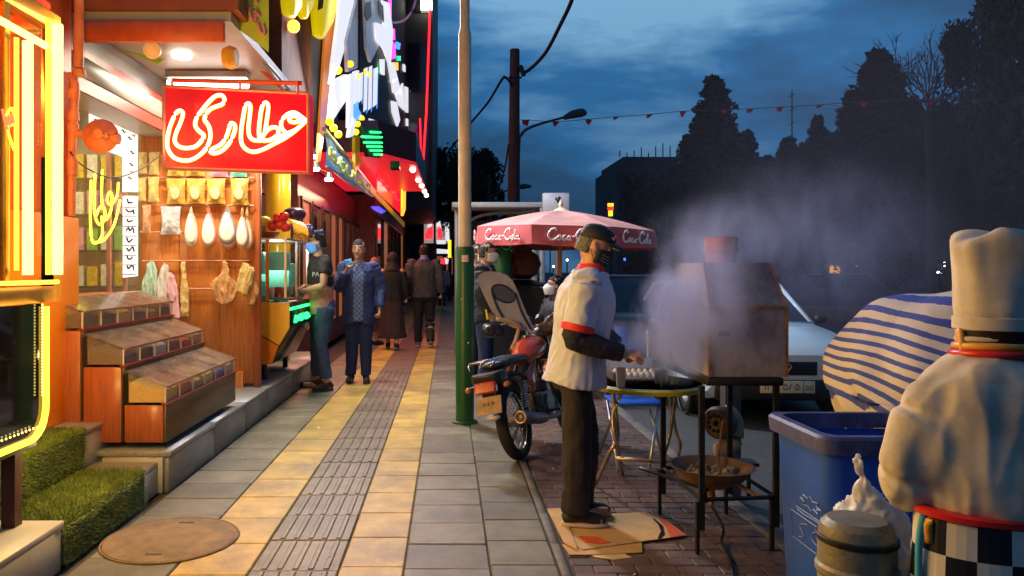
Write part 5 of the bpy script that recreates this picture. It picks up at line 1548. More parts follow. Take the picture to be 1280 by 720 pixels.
tz = TZ + 0.003
tray = thing('skewer_tray', 'shallow metal tray of white marshmallow-like pieces on round table', 'tray', (1.20, 4.85, tz))
MB().bb(1.02, 1.36, 4.74, 5.02, tz, tz + 0.012).bb(1.02, 1.36, 5.005, 5.02, tz + .012, tz + 0.10).bb(1.02, 1.035, 4.74, 5.0, tz + .012, tz + 0.05).bb(1.345, 1.36, 4.74, 5.0, tz + .012, tz + 0.05).build('tray_pan', M_steel, tray)
for i in range(8):
    for j in range(2):
        MB().sph((1.055 + i * 0.038, 4.78 + j * 0.06, tz + 0.032 + j * .015), 0.017, 8).build('white_piece', M_fluff, tray, smooth=True)
MB().prism([(1.05, 5.0, tz + 0.05), (1.33, 5.0, tz + 0.05), (1.33, 5.0, tz + 0.115), (1.05, 5.0, tz + 0.115)], (0, -0.004, 0)).build('blue_sheet', mat('pale_blue_sheet', (0.3, 0.4, 0.75), 0.4), tray)
def cup_(name, label, px, py, Y, r, h, m_, cat='cup'):
    c = P(px, py, Y); c.z = tz
    t = thing(name, label, cat, c)
    MB().lathe([(r * .8, 0), (r, h), (r * .93, h), (r * .74, 0.006), (0, 0.006)], c, 20).build('body', m_, t, smooth=40)
    return t, c
t_, c_ = cup_('steel_cup', 'steel tub of yellow sauce on the round table beside the tray', 826, 480, 4.62, 0.042, 0.085, M_steel, 'tub')
MB().lathe([(0, 0.05), (0.036, 0.05)], c_, 16).build('sauce', mat('yellow_sauce', (0.6, 0.45, 0.05), 0.4), t_)
t_, c_ = cup_('paper_roll', 'upright paper roll at the table edge below the cook\'s hand', 776, 484, 4.50, 0.03, 0.115, mat('paper_roll', (0.66, 0.55, 0.40), 0.8, var=0.15, stretch=(1, 1, 20)), 'paper roll')
t_, c_ = cup_('lime_pot', 'tiny lime-coloured pot at the smoky side of round table', 843, 484, 4.6, 0.022, 0.045, mat('lime_pot', (0.45, 0.5, 0.05), 0.4), 'pot')

# ================================================================= smoker stand with hood
M_rustbox = mat('sooty_tin', (0.34, 0.29, 0.28), 0.6, metal=0.3, var=0.45, scale=7, stretch=(1, 1, .6), bump=0.35, bscale=30, dirt=0.9, dirtcol=(0.12, 0.05, 0.035))
M_rust2 = mat('rust_edge', (0.30, 0.15, 0.07), 0.7, metal=0.2, var=0.4, scale=30, bump=0.5)
M_iron = mat('black_iron', (0.022, 0.02, 0.02), 0.5, metal=0.5, var=0.4, scale=14, bump=0.3)
sm = thing('smoke_grill', 'sooty tin hood with a chimney on a tall black iron stand, smoking', 'grill', (1.45, 4.2, 0))
gx0, gx1, gy0, gy1 = 1.315, 1.70, 3.86, 4.52
zb_, zm_, zt_ = 0.885, 1.24, 1.46
tx0, tx1, ty0, ty1 = 1.32, 1.665, 3.97, 4.42
th = 0.006
# vertical sheets (left side open below: cook's side), then tapering sheets, then top
MB().prism([(gx0, gy0, zb_), (gx1, gy0, zb_), (gx1, gy0, zm_), (gx0, gy0, zm_)], (0, th, 0)).build('front_sheet', M_rustbox, sm)
MB().prism([(gx0, gy1, zb_), (gx1, gy1, zb_), (gx1, gy1, zm_), (gx0, gy1, zm_)], (0, -th, 0)).build('back_sheet', M_rustbox, sm)
MB().prism([(gx1, gy0 + th, zb_), (gx1, gy1 - th, zb_), (gx1, gy1 - th, zm_), (gx1, gy0 + th, zm_)], (-th, 0, 0)).build('side_sheet', M_rustbox, sm)
MB().prism([(gx0, gy0 + th, zb_), (gx0, gy1 - th, zb_), (gx0, gy1 - th, zm_), (gx0, gy0 + th, zm_)], (th, 0, 0)).build('side_sheet', M_rustbox, sm)
b = MB()
b.loft([[Vector((gx0, gy0, zm_ + .002)), Vector((gx1, gy0, zm_ + .002)), Vector((gx1, gy1, zm_ + .002)), Vector((gx0, gy1, zm_ + .002))],
        [Vector((tx0, ty0, zt_)), Vector((tx1, ty0, zt_)), Vector((tx1, ty1, zt_)), Vector((tx0, ty1, zt_))]], cap=True)
b.build('tapered_hood', M_rustbox, sm)
for p in ((gx0, gy0), (gx1, gy0), (gx0, gy1), (gx1, gy1)):
    b = MB()
    b.bb(p[0] - .008, p[0] + .008, p[1] - .008, p[1] + .008, zb_, zm_)
    q = (tx0 if p[0] == gx0 else tx1, ty0 if p[1] == gy0 else ty1)
    b.tube([(p[0], p[1], zm_), (q[0], q[1], zt_)], 0.007, 5)
    b.build('corner_angle', M_rust2, sm)
b = MB()
b.bb(gx0 + .009, gx1 - .009, gy0 - 0.008, gy0 - .001, zm_ - 0.012, zm_ + 0.004)
b.build('seam_strip', M_rust2, sm)
cc_ = P(905, 325, 4.18)
MB().lathe([(0.078, zt_ + .001), (0.085, zt_ + 0.06), (0.095, zt_ + 0.065), (0.095, zt_ + 0.08), (0.085, zt_ + 0.085), (0.09, zt_ + 0.135), (0.08, zt_ + 0.142), (0.0, zt_ + .142)], (1.49, 4.19, 0), 24).build('chimney', mat('red_rust', (0.40, 0.13, 0.08), 0.7, metal=0.2, var=0.3, scale=14, bump=0.4), sm, smooth=40)
MB().bb(1.36, 1.41, 3.84, 3.857, 1.09, 1.115).build('handle', M_iron, sm)
MB().bb(gx0 - .02, gx1 - .02, gy0 - .02, gy1 + .02, 0.842, 0.882).build('firebox', M_iron, sm, bev=0.004)
legs = [((877, 474), (877, 692), 3.87), ((968, 474), (970, 688), 3.90), ((829, 474), (829, 643), 4.5), ((913, 474), (912, 642), 4.5)]
legp = []
for i, (a, c, Y) in enumerate(legs):
    g_ = G(c[0], c[1], 0.0)
    legp.append(g_)
    MB().bb(g_.x - .013, g_.x + .013, g_.y - .013, g_.y + .013, 0.12, 0.84).build('leg', M_iron, sm)
    MB().bb(g_.x - .030, g_.x - 0.0135, g_.y - .014, g_.y + .014, 0.0, 0.26).build('foot', M_iron, sm)
def bar(a, c, r=0.011, m_=M_iron, nm='brace'):
    MB().tube([a, c], r, 5).build(nm, m_, sm)
z1 = 0.27
for (i, j) in ((0, 1), (2, 3), (0, 2), (1, 3)):
    bar(Vector((legp[i].x, legp[i].y, z1)), Vector((legp[j].x, legp[j].y, z1)))
bar(P(800, 585, 4.6), P(884, 612, 4.0), 0.011)
bar(P(910, 598, 4.1), P(950, 622, 3.95), 0.012, M_rust2)
# wok under the stand
wk = thing('charcoal_wok', 'wide sooty iron wok hanging in the lower part of the black stand', 'wok', P(890, 640, 4.15))
c = P(889, 582, 4.15)
MB().lathe([(0.0, -0.12), (0.08, -0.11), (0.17, -0.06), (0.215, 0.0), (0.228, 0.004), (0.21, 0.004), (0.16, -0.045), (0.07, -0.095), (0.0, -0.10)], c, 36).build('bowl', mat('wok_rust', (0.23, 0.14, 0.09), 0.6, metal=0.4, var=0.5, scale=6, dirt=0.5), wk, smooth=40)
b = MB()
for _ in range(40):
    a_, r_ = rnd.uniform(0, 6.28), rnd.uniform(0, 0.12)
    b.box(c + Vector((r_ * math.cos(a_), r_ * math.sin(a_), -0.075 + rnd.uniform(0, .03) + r_ * .2)), (rnd.uniform(.015, .035),) * 3, (rnd.random() * 3, rnd.random() * 3, 0))
b.build('ash_and_coal', mat('ash', (0.16, 0.15, 0.14), 0.9, var=0.5, scale=30), wk, kind='stuff')
b = MB()
b.cyl(c + Vector((0, 0, -.12)), c + Vector((0, 0, -.17)), 0.022, n=10).cyl(c + Vector((0, 0, -.17)), c + Vector((0, 0, -.21)), 0.014, n=10)
b.build('valve', M_rust2, wk, smooth=40)
tag(MB().tube([c + Vector((0, 0, -.215)), G(904, 660, 0.1), G(902, 676, 0.02), G(912, 700, 0.012), G(918, 730, 0.012)], 0.008, 7, sub=5).build('gas_hose', M_iron, smooth=True), 'thin dark gas hose trailing from under the wok across the bricks', 'hose')
tag(MB().tube([P(904, 525, 4.3), P(899, 560, 4.3), P(897, 592, 4.2)], 0.007, 6, sub=4).build('thin_hose', mat('brown_hose', (0.2, 0.09, 0.05), 0.6), smooth=True), 'thin brown hose dropping from the blower into the wok', 'hose')
# blower
bw = thing('air_blower', 'rusty snail-shaped air blower behind the stand, above the wok', 'blower', P(903, 560, 4.75))
c = P(900, 528, 4.75)
MB().lathe([(0.0, -0.045), (0.085, -0.045), (0.10, -0.03), (0.10, 0.03), (0.085, 0.045), (0.0, 0.045)], c, 24, ax=(-0.8, -0.6, 0)).build('fan_casing', mat('brown_blower', (0.12, 0.075, 0.055), 0.5, metal=0.4, var=0.4, scale=12), bw, smooth=40)
b = MB()
ax = Vector((-0.8, -0.6, 0)).normalized(); u_ = Vector((0.6, -0.8, 0)); 
for i in range(10):
    a_ = i * PI / 5
    p = c + ax * 0.047 + (u_ * math.cos(a_) + Vector((0, 0, 1)) * math.sin(a_)) * 0.05
    b.sph(p, 0.012, 6)
b.sph(c + ax * .05, 0.02, 8)
b.build('vent_holes', M_black, bw)
MB().tube([c + Vector((.05, .05, .08)), c + Vector((.10, .05, .0)), c + Vector((.09, .03, -.12)), c + Vector((.02, 0, -.17)), c + Vector((-.03, 0, -.18))], [0.04, 0.06, 0.06, 0.055, 0.05], 12, sub=4).build('duct', mat('tan_duct', (0.42, 0.24, 0.12), 0.6, var=0.4, scale=10), bw, smooth=True)
MB().bb(c.x - .12, c.x + .22, c.y - .06, c.y + .08, c.z - .26, c.z - .24).build('base', M_iron, bw)
for q in ((-.1, -.04), (.2, .06)):
    MB().bb(c.x + q[0] - .01, c.x + q[0] + .01, c.y + q[1] - .01, c.y + q[1] + .01, 0, c.z - .26).build('leg', M_iron, bw)
# grey iron post next to it
tag(MB().bb(1.80, 1.90, 4.98, 5.08, 0.001 - .1, 0.93).build('iron_post', mat('grey_iron_post', (0.10, 0.095, 0.10), 0.5, metal=0.3, var=0.3)), 'square grey iron post behind the hood beside the parked car', 'post')
# ================================================================= wheelie bin
M_bin = mat('blue_bin_plastic', (0.015, 0.075, 0.46), 0.42, var=0.2, scale=4, dirt=0.25, dirtcol=(0.02, 0.03, 0.10), bump=0.12, bscale=20)
M_binr = mat('scuffed_blue_rim', (0.055, 0.06, 0.16), 0.5, var=0.45, scale=14, bump=0.3)
bi = thing('wheelie_bin', 'open blue wheelie bin with scuffed rim and pale printed crest', 'bin', (1.45, 2.72, 0))
x0, x1, y0, y1, zt = 1.215, 1.70, 2.47, 2.90, 0.885
def ringr(x0, x1, y0, y1, z, r=0.05, n=5):
    out_ = []
    for cx__, cy__, a0 in ((x1 - r, y1 - r, 0), (x0 + r, y1 - r, PI / 2), (x0 + r, y0 + r, PI), (x1 - r, y0 + r, 1.5 * PI)):
        for k in range(n):
            a = a0 + PI / 2 * k / (n - 1)
            out_.append(Vector((cx__ + r * math.cos(a), cy__ + r * math.sin(a), z)))
    return out_
b = MB()
b.loft([ringr(x0 + .05, x1 - .05, y0 + .06, y1 - .03, 0.06), ringr(x0 + .03, x1 - .03, y0 + .04, y1 - .02, 0.4), ringr(x0 + .012, x1 - .012, y0 + .015, y1 - .01, zt - .06),
        ringr(x0 + .02, x1 - .02, y0 + .023, y1 - .018, zt - .058), ringr(x0 + .045, x1 - .045, y0 + .05, y1 - .03, 0.3)])
b.build('body', M_bin, bi, smooth=40)
b = MB()
b.loft([ringr(x0 - .012, x1 + .012, y0 - .012, y1 + .012, zt - .058), ringr(x0 - .016, x1 + .016, y0 - .016, y1 + .016, zt - .01), ringr(x0 - .008, x1 + .008, y0 - .008, y1 + .008, zt),
        ringr(x0 + .022, x1 - .022, y0 + .022, y1 - .022, zt), ringr(x0 + .026, x1 - .026, y0 + .026, y1 - .026, zt - .055)], cap=False)
b.build('rim', M_binr, bi, smooth=40)
for xx in (x0 + .04, x1 - .08):
    w_ = MB().lathe([(0.0, -.02), (.085, -.02), (.09, 0), (.085, .02), (0, .02)], (xx, y1 - .02, 0.09), 20, ax=(1, 0, 0))
    w_.build('wheel', M_iron, bi, smooth=40)
MB().tube([(x0 + .05, y1 + .03, zt - .03), (x1 - .05, y1 + .03, zt - .03)], 0.015, 8).build('handle', M_bin, bi)
# lid hangs open, leaning up behind
M_pale = mat('pale_print', (0.16, 0.24, 0.50), 0.5, var=0.2)
def on_bin(px, py):  # point on the bin's side face x = x0 + taper
    z = 0.5
    for _ in range(6):
        t = (z - 0.4) / 0.425
        X = x0 + .030 - .018 * t
        p = W(px, py, X)
        z = p.z
    return p + Vector((-0.004, 0, 0))
def on_front(px, py):
    Y = y0 + 0.03
    return P(px, py, Y - 0.012)
emb = [on_front(1062 + 0, 600), ]
b = MB()
cF = P(1080, 600, y0 + .02)
cr_ = MB()
for i in range(8):
    a = i * PI / 4
    cr_.tube([cF + Vector((0.028 * math.cos(a), 0, 0.028 * math.sin(a))), cF + Vector((0.016 * math.cos(a + .39), 0, 0.016 * math.sin(a + .39))), cF + Vector((0.028 * math.cos(a + .785), 0, 0.028 * math.sin(a + .785)))], 0.0035, 4)
c0 = on_bin(1014, 630)
cr2 = MB()
def sb_(dy, dz): return Vector((x0 + 0.030 - 0.018 * ((c0.z + dz) - 0.4) / 0.425 - 0.003, c0.y + dy, c0.z + dz))
for i in range(8):
    a = i * PI / 4
    cr2.tube([sb_(0.075 * math.cos(a), 0.025 * math.sin(a)), sb_(0.045 * math.cos(a + .39), 0.014 * math.sin(a + .39)), sb_(0.075 * math.cos(a + .785), 0.025 * math.sin(a + .785))], 0.0022, 4)
cr2.tube([sb_(-.11, -.04), sb_(.11, -.04)], 0.002, 4)
cr2.tube([sb_(-.09, -.05), sb_(-.03, -.047), sb_(.05, -.052), sb_(.1, -.048)], 0.002, 4)
cr2.tube([sb_(-.15, -.065), sb_(.15, -.065), sb_(.15, -.16), sb_(-.15, -.16), sb_(-.15, -.065)], 0.002, 4)
cr2.tube([sb_(-.1, -.10), sb_(-.02, -.09), sb_(0, -.12), sb_(-.06, -.13), sb_(-.03, -.095)], 0.002, 4, sub=3)
cr2.tube([sb_(.03, -.08), sb_(.09, -.10), sb_(.06, -.13), sb_(.1, -.145)], 0.002, 4, sub=3)
cr2.build('printed_crest', M_pale, bi)

# metal drum and plastic bag
M_drum = mat('grimy_drum', (0.20, 0.185, 0.13), 0.5, metal=0.35, var=0.45, scale=7, dirt=0.5, dirtcol=(0.06, 0.05, 0.035), bump=0.3)
dr = thing('metal_drum', 'grimy ribbed metal canister standing in front of the blue bin', 'canister', (1.025, 1.92, 0))
pr_ = [(0.0, 0.0), (0.088, 0.0), (0.092, 0.02), (0.090, 0.3), (0.094, 0.31), (0.094, 0.325), (0.090, 0.335), (0.090, 0.66), (0.096, 0.668), (0.096, 0.682), (0.090, 0.69), (0.089, 0.76), (0.083, 0.785), (0.068, 0.80), (0.0, 0.805)]
MB().lathe(pr_, (1.022, 1.92, 0), 40).build('shell', M_drum, dr, smooth=30)
MB().lathe([(0.092, 0.745), (0.0945, 0.748), (0.0945, 0.758), (0.092, 0.761)], (1.022, 1.92, 0), 40).build('hoop', M_iron, dr, smooth=30)
M_poly = mat('white_plastic_bag', (0.52, 0.54, 0.60), 0.35, var=0.15, scale=8, bump=0.6, bscale=25, sheen=0.3)
b = MB()
b.sph((1.14, 2.08, 0.72), 0.085, 14, (1, 0.8, 1.0))
b.tube([(1.145, 2.08, 0.76), (1.128, 2.07, 0.82), (1.118, 2.06, 0.86)], [0.06, 0.022, 0.012], 10, sub=4)
b.tube([(1.118, 2.06, 0.852), (1.112, 2.06, 0.885), (1.105, 2.06, 0.915), (1.112, 2.06, 0.925)], [0.010, 0.014, 0.016, 0.008], 8, sub=3)
b.sph((1.18, 2.08, 0.66), 0.07, 12, (1, .8, 1.4))
b.sph((1.17, 2.08, 0.5), 0.07, 12, (1, .8, 2.2))
b.sph((1.16, 2.08, 0.28), 0.08, 12, (1, .8, 2.6))
b.sph((1.16, 2.08, 0.09), 0.09, 12, (1, .9, 1.0))
tag(fuse(b, 'plastic_bag', M_poly, vox=0.006, it=3, wr=0.040, wsc=(26, 26, 8), seed=4), 'knotted white plastic bag stuffed behind the grimy canister', 'plastic bag')

# ================================================================= striped cloth over a cart
def stripe_mat():
    m = mat('striped_cloth', (0.6, 0.55, 0.45), 0.85, var=0.05)
    t = m.node_tree
    b_ = t.nodes['Principled BSDF']
    at = t.nodes.new('ShaderNodeAttribute'); at.attribute_name = 'stripe'
    r = t.nodes.new('ShaderNodeValToRGB')
    r.color_ramp.interpolation = 'CONSTANT'
    r.color_ramp.elements[0].position = 0.0
    r.color_ramp.elements[0].color = (0.68, 0.63, 0.59, 1)
    r.color_ramp.elements[1].position = 0.58
    r.color_ramp.elements[1].color = (0.07, 0.11, 0.46, 1)
    n = t.nodes.new('ShaderNodeTexNoise'); n.inputs['Scale'].default_value = 25
    mu = t.nodes.new('ShaderNodeMath'); mu.operation = 'MULTIPLY_ADD'; mu.inputs[1].default_value = 0.10
    t.links.new(n.outputs['Fac'], mu.inputs[0]); t.links.new(at.outputs['Fac'], mu.inputs[2])
    fr = t.nodes.new('ShaderNodeMath'); fr.operation = 'FRACT'
    t.links.new(mu.outputs[0], fr.inputs[0])
    t.links.new(fr.outputs[0], r.inputs['Fac'])
    t.links.new(r.outputs['Color'], b_.inputs['Base Color'])
    return m
sc = thing('covered_cart', 'street cart wrapped in cream cloth with blue stripes behind bin', 'cart', (1.95, 3.35, -0.1))
cxx, cyy = 2.13, 3.38
b = MB()
rings = []
prof_ = [(0.02, 1.315), (0.14, 1.312), (0.24, 1.285), (0.33, 1.20), (0.40, 1.11), (0.43, 1.02), (0.435, 0.93), (0.42, 0.84), (0.385, 0.76), (0.35, 0.70), (0.32, 0.66)]
nn = 72
fine, rr2 = [], []
pp_, _r = smooth_path([Vector((r, 0, z)) for r, z in prof_], [0] * len(prof_), 4)
for p in pp_:
    ring = []
    for i in range(nn):
        a = 2 * PI * i / nn
        r = p.x
        # the hump leans toward the bin, with loose folds lower down
        f = 1 + 0.05 * math.sin(3 * a + 1) + (0.025 + 0.05 * max(0, (1.1 - p.z))) * noise.noise(Vector((math.cos(a) * 3, math.sin(a) * 3, p.z * 2.5))) * 2
        f += 0.040 * math.sin(a * 9 + 3 * math.sin(p.z * 7)) * min(1, max(0, (1.24 - p.z) * 4)) + 0.07 * abs(noise.noise(Vector((math.cos(a) * 5 + p.z * 3, math.sin(a) * 5, p.z * 5))))
        x = cxx + r * 0.93 * f * math.cos(a) 
        y_ = cyy + r * 0.85 * f * math.sin(a)
        z = p.z + (0.035 * math.cos(a) - 0.02 * math.sin(2 * a)) * min(1, r * 4) * (1.0 if p.z > .9 else 0.3)
        ring.append(Vector((x, y_, z)))
    rings.append(ring)
b.loft(rings, cap=True)
clo = b.build('cloth_cover', stripe_mat(), sc, smooth=True)
at = clo.data.attributes.new('stripe', 'FLOAT', 'POINT')
for i, v_ in enumerate(clo.data.vertices):
    p = v_.co
    q = Vector((p.x + sc.location.x, p.y + sc.location.y, p.z + sc.location.z))
    a = math.atan2(q.y - cyy, q.x - cxx)
    k_ = max(0, min(1, (1.30 - q.z) / .45)); u = q.z + (0.10 + 0.32 * k_ * k_ * (3 - 2 * k_)) * (q.x - cxx) / 0.42 + 0.035 * noise.noise(q * 4)
    at.data[i].value = 100 + u / 0.086
MB().lathe([(0.30, -0.1), (0.31, 0.3), (0.33, 0.68), (0.36, 0.80), (0.0, 0.80)], (cxx, cyy, 0), 28).build('drum_body', M_iron, sc, smooth=40)

# ================================================================= chef statue
M_stw = mat('statue_white', (0.56, 0.51, 0.42), 0.78, var=0.22, scale=9, dirt=0.85, dirtcol=(0.30, 0.25, 0.19), bump=0.22, bscale=14)
M_sthair = mat('statue_black', (0.018, 0.012, 0.014), 0.3, var=0.1)
M_stred = mat('statue_red', (0.55, 0.02, 0.015), 0.3, var=0.1)
M_stgold = mat('statue_gold', (0.62, 0.30, 0.04), 0.35, var=0.1)
M_stskin = mat('statue_skin', (0.60, 0.33, 0.22), 0.4, var=0.1)
SXc, SYc = 1.262, 1.78
cst = thing('chef_statue', 'weathered fibreglass chef statue seen from behind in tall white hat', 'statue', (SXc, SYc, 0))
def ell(c, rx, ry, n=32, k=0.0):
    return [Vector((c[0] + rx * math.cos(2 * PI * i / n), c[1] + ry * math.sin(2 * PI * i / n), c[2])) for i in range(n)]
b = MB()
tor = [(0.865, .165, .12), (0.90, .19, .135), (0.96, .20, .14), (1.05, .205, .14), (1.12, .20, .138), (1.165, .178, .13), (1.195, .145, .12), (1.218, .108, .10), (1.228, .09, .09)]
b.loft([ell((SXc, SYc, z), rx * .84, ry) for z, rx, ry in tor])
for s_ in (-1, 1):
    b.sph((SXc + s_ * .125, SYc, 1.10), .075, 14, (.9, 1, 1))
    b.sph((SXc + s_ * .145, SYc, 1.02), .080, 14, (.8, 1, 1.5))
    b.tube([(SXc + s_ * .105, SYc, 1.15), (SXc + s_ * .155, SYc + .0, 1.07), (SXc + s_ * .180, SYc + .02, 0.96), (SXc + s_ * .150, SYc + .07, 0.88)], [.045, .066, .068, .054], 16, sub=5)
    b.tube([(SXc + s_ * .150, SYc + .07, 0.89), (SXc + s_ * .12, SYc + .13, 0.90), (SXc + s_ * .09, SYc + .18, 0.93)], [.055, .05, .04], 14, sub=4)
fuse(b, 'jacket', M_stw, cst, vox=0.008, it=10, wr=0.015, wsc=(10, 10, 3.5), seed=2)
# hat
b = MB()
hx = SXc + 0.005
hat = [(1.285, .078, .085), (1.33, .080, .088), (1.38, .080, .088), (1.43, .083, .09), (1.47, .087, .093), (1.495, .088, .092), (1.505, .07, .075), (1.508, .03, .03)]
hr = []
for j, (z, rx, ry) in enumerate(hat):
    row = []
    for i in range(40):
        a = 2 * PI * i / 40
        f = 1 + (0.08 * math.sin(4 * a + z * 9) + 0.10 * noise.noise(Vector((3 * math.cos(a), 3 * math.sin(a), z * 6)))) * min(1, max(0, (z - 1.3) * 6)) + 0.02 * math.sin(9 * a)
        zz = z + (0.012 * math.sin(3 * a + 1) if z > 1.45 else 0)
        row.append(Vector((hx + rx * f * math.cos(a), SYc + ry * f * math.sin(a), zz)))
    hr.append(row)
b.loft(hr)
me = b.mesh('h', M_stw)
hat_o = link_mesh('chef_hat', through_mods(me, [('SUBSURF', dict(levels=1, render_levels=1))], M_stw), cst)
MB().lathe([(0.078, 1.282), (0.082, 1.285), (0.082, 1.312), (0.079, 1.314)], (hx, SYc, 0), 40, sy=1.08).build('hat_band', M_stw, cst, smooth=40)
# head under the hat, black hair at the back
b = MB()
b.loft([ell((hx, SYc + .005, z), rx, ry) for z, rx, ry in ((1.20, .05, .05), (1.225, .058, .062), (1.25, .068, .078), (1.284, .074, .083))])
b.sph((hx, SYc + .085, 1.255), 0.016, 10)
for s_ in (-1, 1):
    b.sph((hx + s_ * .073, SYc + .01, 1.262), 0.018, 10, (.5, 1, 1.5))
fuse(b, 'head', M_stskin, cst, vox=0.006, it=3)
b = MB()
b.loft([ell((hx, SYc - .012, z), rx, ry) for z, rx, ry in ((1.225, .060, .060), (1.245, .070, .074), (1.283, .0765, .082))])
b.build('hair', M_sthair, cst, smooth=40)
MB().torus((hx, SYc - .005, 1.262), (0, 0.05, 1), 0.076, 0.0065, 32, 8).build('collar_piping', M_stw, cst, smooth=True)
MB().torus((hx, SYc - .005, 1.246), (0, 0.05, 1), 0.080, 0.009, 32, 8).build('scarf', M_stgold, cst, smooth=True)
MB().torus((hx, SYc - .005, 1.229), (0, 0.05, 1), 0.086, 0.009, 32, 8).build('collar', M_stred, cst, smooth=True)
MB().tube([(hx - .078, SYc + .0, 1.285), (hx - .080, SYc - .01, 1.245), (hx - .074, SYc - .012, 1.205)], 0.009, 8, sub=3).build('scarf_tail', M_stgold, cst, smooth=True)
b = MB()
b.loft([ell((SXc, SYc, z), rx, ry, 40) for z, rx, ry in ((0.858, .172, .128), (0.862, .178, .134), (0.874, .178, .134), (0.879, .172, .128))])
b.build('belt', M_stred, cst, smooth=40)
M_chkb = mat('check_black', (0.012, 0.012, 0.018), 0.35, var=0.1)
M_chkw = mat('check_white', (0.55, 0.52, 0.44), 0.4, var=0.12)
tr_ = MB()
nz_, na = 9, 16
for j in range(nz_):
    za, zb2 = 0.857 - j * 0.075, 0.857 - (j + 1) * 0.075
    ra, rb2 = 0.168 + j * 0.004, 0.168 + (j + 1) * 0.004
    for i in range(na):
        tr_.m((i + j) % 2)
        a0, a1 = 2 * PI * i / na + .12, 2 * PI * (i + 1) / na + .12
        row = []
        for q in range(4):
            a = a0 + (a1 - a0) * q / 3
            row.append((Vector((SXc + ra * math.cos(a), SYc + ra * .76 * math.sin(a), za)), Vector((SXc + rb2 * math.cos(a), SYc + rb2 * .76 * math.sin(a), zb2))))
        for q in range(3):
            tr_.add([row[q][0], row[q + 1][0], row[q + 1][1], row[q][1]], [(0, 1, 2, 3)])
tr_.build('checked_trousers', [M_chkb, M_chkw], cst, smooth=40)
MB().lathe([(0.0, 0.0), (0.2, 0.0), (0.2, 0.06), (0.15, 0.08), (0.13, 0.19), (0.0, 0.19)], (SXc, SYc, 0), 28).build('base', M_iron, cst, smooth=40)
for s_ in (-1, 1):
    b = MB()
    c = Vector((SXc + s_ * .07, SYc + .21, 0.94))
    b.sph(c, 0.03, 10, (1, 1.2, .7))
    for k in range(4):
        b.tube([c + Vector((-.02 + k * .013, .02, 0)), c + Vector((-.022 + k * .014, .05, .004)), c + Vector((-.02 + k * .013, .062, -.014))], [.008, .0075, .006], 7, sub=2)
    b.tube([c + Vector((-s_ * .02, -.01, .01)), c + Vector((-s_ * .04, .015, .02)), c + Vector((-s_ * .042, .035, .02))], [.009, .008, .006], 7, sub=2)
    fuse(b, 'hand', M_stskin, cst, vox=0.004, it=2)
MB().tube([(SXc - .155, SYc - .03, 0.87), (SXc - .168, SYc - .03, 0.84), (SXc - .165, SYc - .03, 0.80)], 0.010, 8, sub=3).build('towel', M_stgold, cst, smooth=True)
MB().tube([(SXc - .172, SYc - .02, 0.86), (SXc - .182, SYc - .02, 0.80), (SXc - .184, SYc - .02, 0.68)], 0.008, 8, sub=3).build('towel', mat('teal_cloth', (0.05, 0.33, 0.40), 0.7), cst, smooth=True)
# ================================================================= people
M_skin = mat('skin', (0.42, 0.22, 0.14), 0.5, var=0.12, scale=14)
M_skin2 = mat('skin_warm', (0.50, 0.25, 0.15), 0.5, var=0.12, scale=14)
M_hair = mat('black_hair', (0.008, 0.006, 0.006), 0.75, var=0.4, scale=60, bump=0.3, bscale=60)
M_eyew = mat('eye_white', (0.65, 0.62, 0.58), 0.3, var=0)
M_eyeb = mat('eye_dark', (0.015, 0.01, 0.008), 0.15, var=0)
M_lip = mat('lips', (0.35, 0.13, 0.11), 0.5, var=0)

def V(*a): return Vector(a)

def hand_shape(b, wrist, d, n, curl, side, s, spread=0.12):
    """d fingers direction, n palm normal (the side fingers close to), side=+1 when thumb lies along +(d x n)"""
    d = Vector(d).normalized(); n = Vector(n); n = (n - d * n.dot(d)).normalized()
    t = d.cross(n) * side
    W0 = Vector(wrist)
    K = W0 + d * 0.085 * s
    b.tube([W0 - d * .02 * s, W0 + d * .02 * s, W0 + d * .055 * s, K], [.027 * s, .034 * s, .041 * s, .038 * s], 14, r2=0.45, up=t, sub=2)
    lens = [0.072, 0.080, 0.074, 0.058]
    for i in range(4):
        off = (1.5 - i) * 0.0195 * s
        base = K + t * off - d * 0.012 * s
        dd = (d + t * (1.5 - i) * spread * 0.5).normalized()
        a = 0
        pts = [base]
        for seg, fr in enumerate((0.46, 0.30, 0.24)):
            a += curl * (0.8, 1.0, 0.7)[seg] * (1 + 0.08 * i)
            pts.append(pts[-1] + (dd * math.cos(a) + n * math.sin(a)) * lens[i] * fr * s)
        b.tube(pts, [.0105 * s, .0098 * s, .0088 * s, .0068 * s], 8, sub=2)
    tb_ = W0 + d * .022 * s + t * .028 * s
    c = min(curl, 0.9)
    b.tube([tb_, tb_ + (d * .5 + t * .75 + n * .2).normalized() * .034 * s, tb_ + (d * .5 + t * .75 + n * .2).normalized() * .034 * s + (d * .9 + t * (.3 - .5 * c) + n * c * .8).normalized() * .030 * s,
            tb_ + (d * .5 + t * .75 + n * .2).normalized() * .034 * s + (d * .9 + t * (.2 - .6 * c) + n * c).normalized() * .052 * s], [.0135 * s, .012 * s, .0105 * s, .008 * s], 8, sub=2)

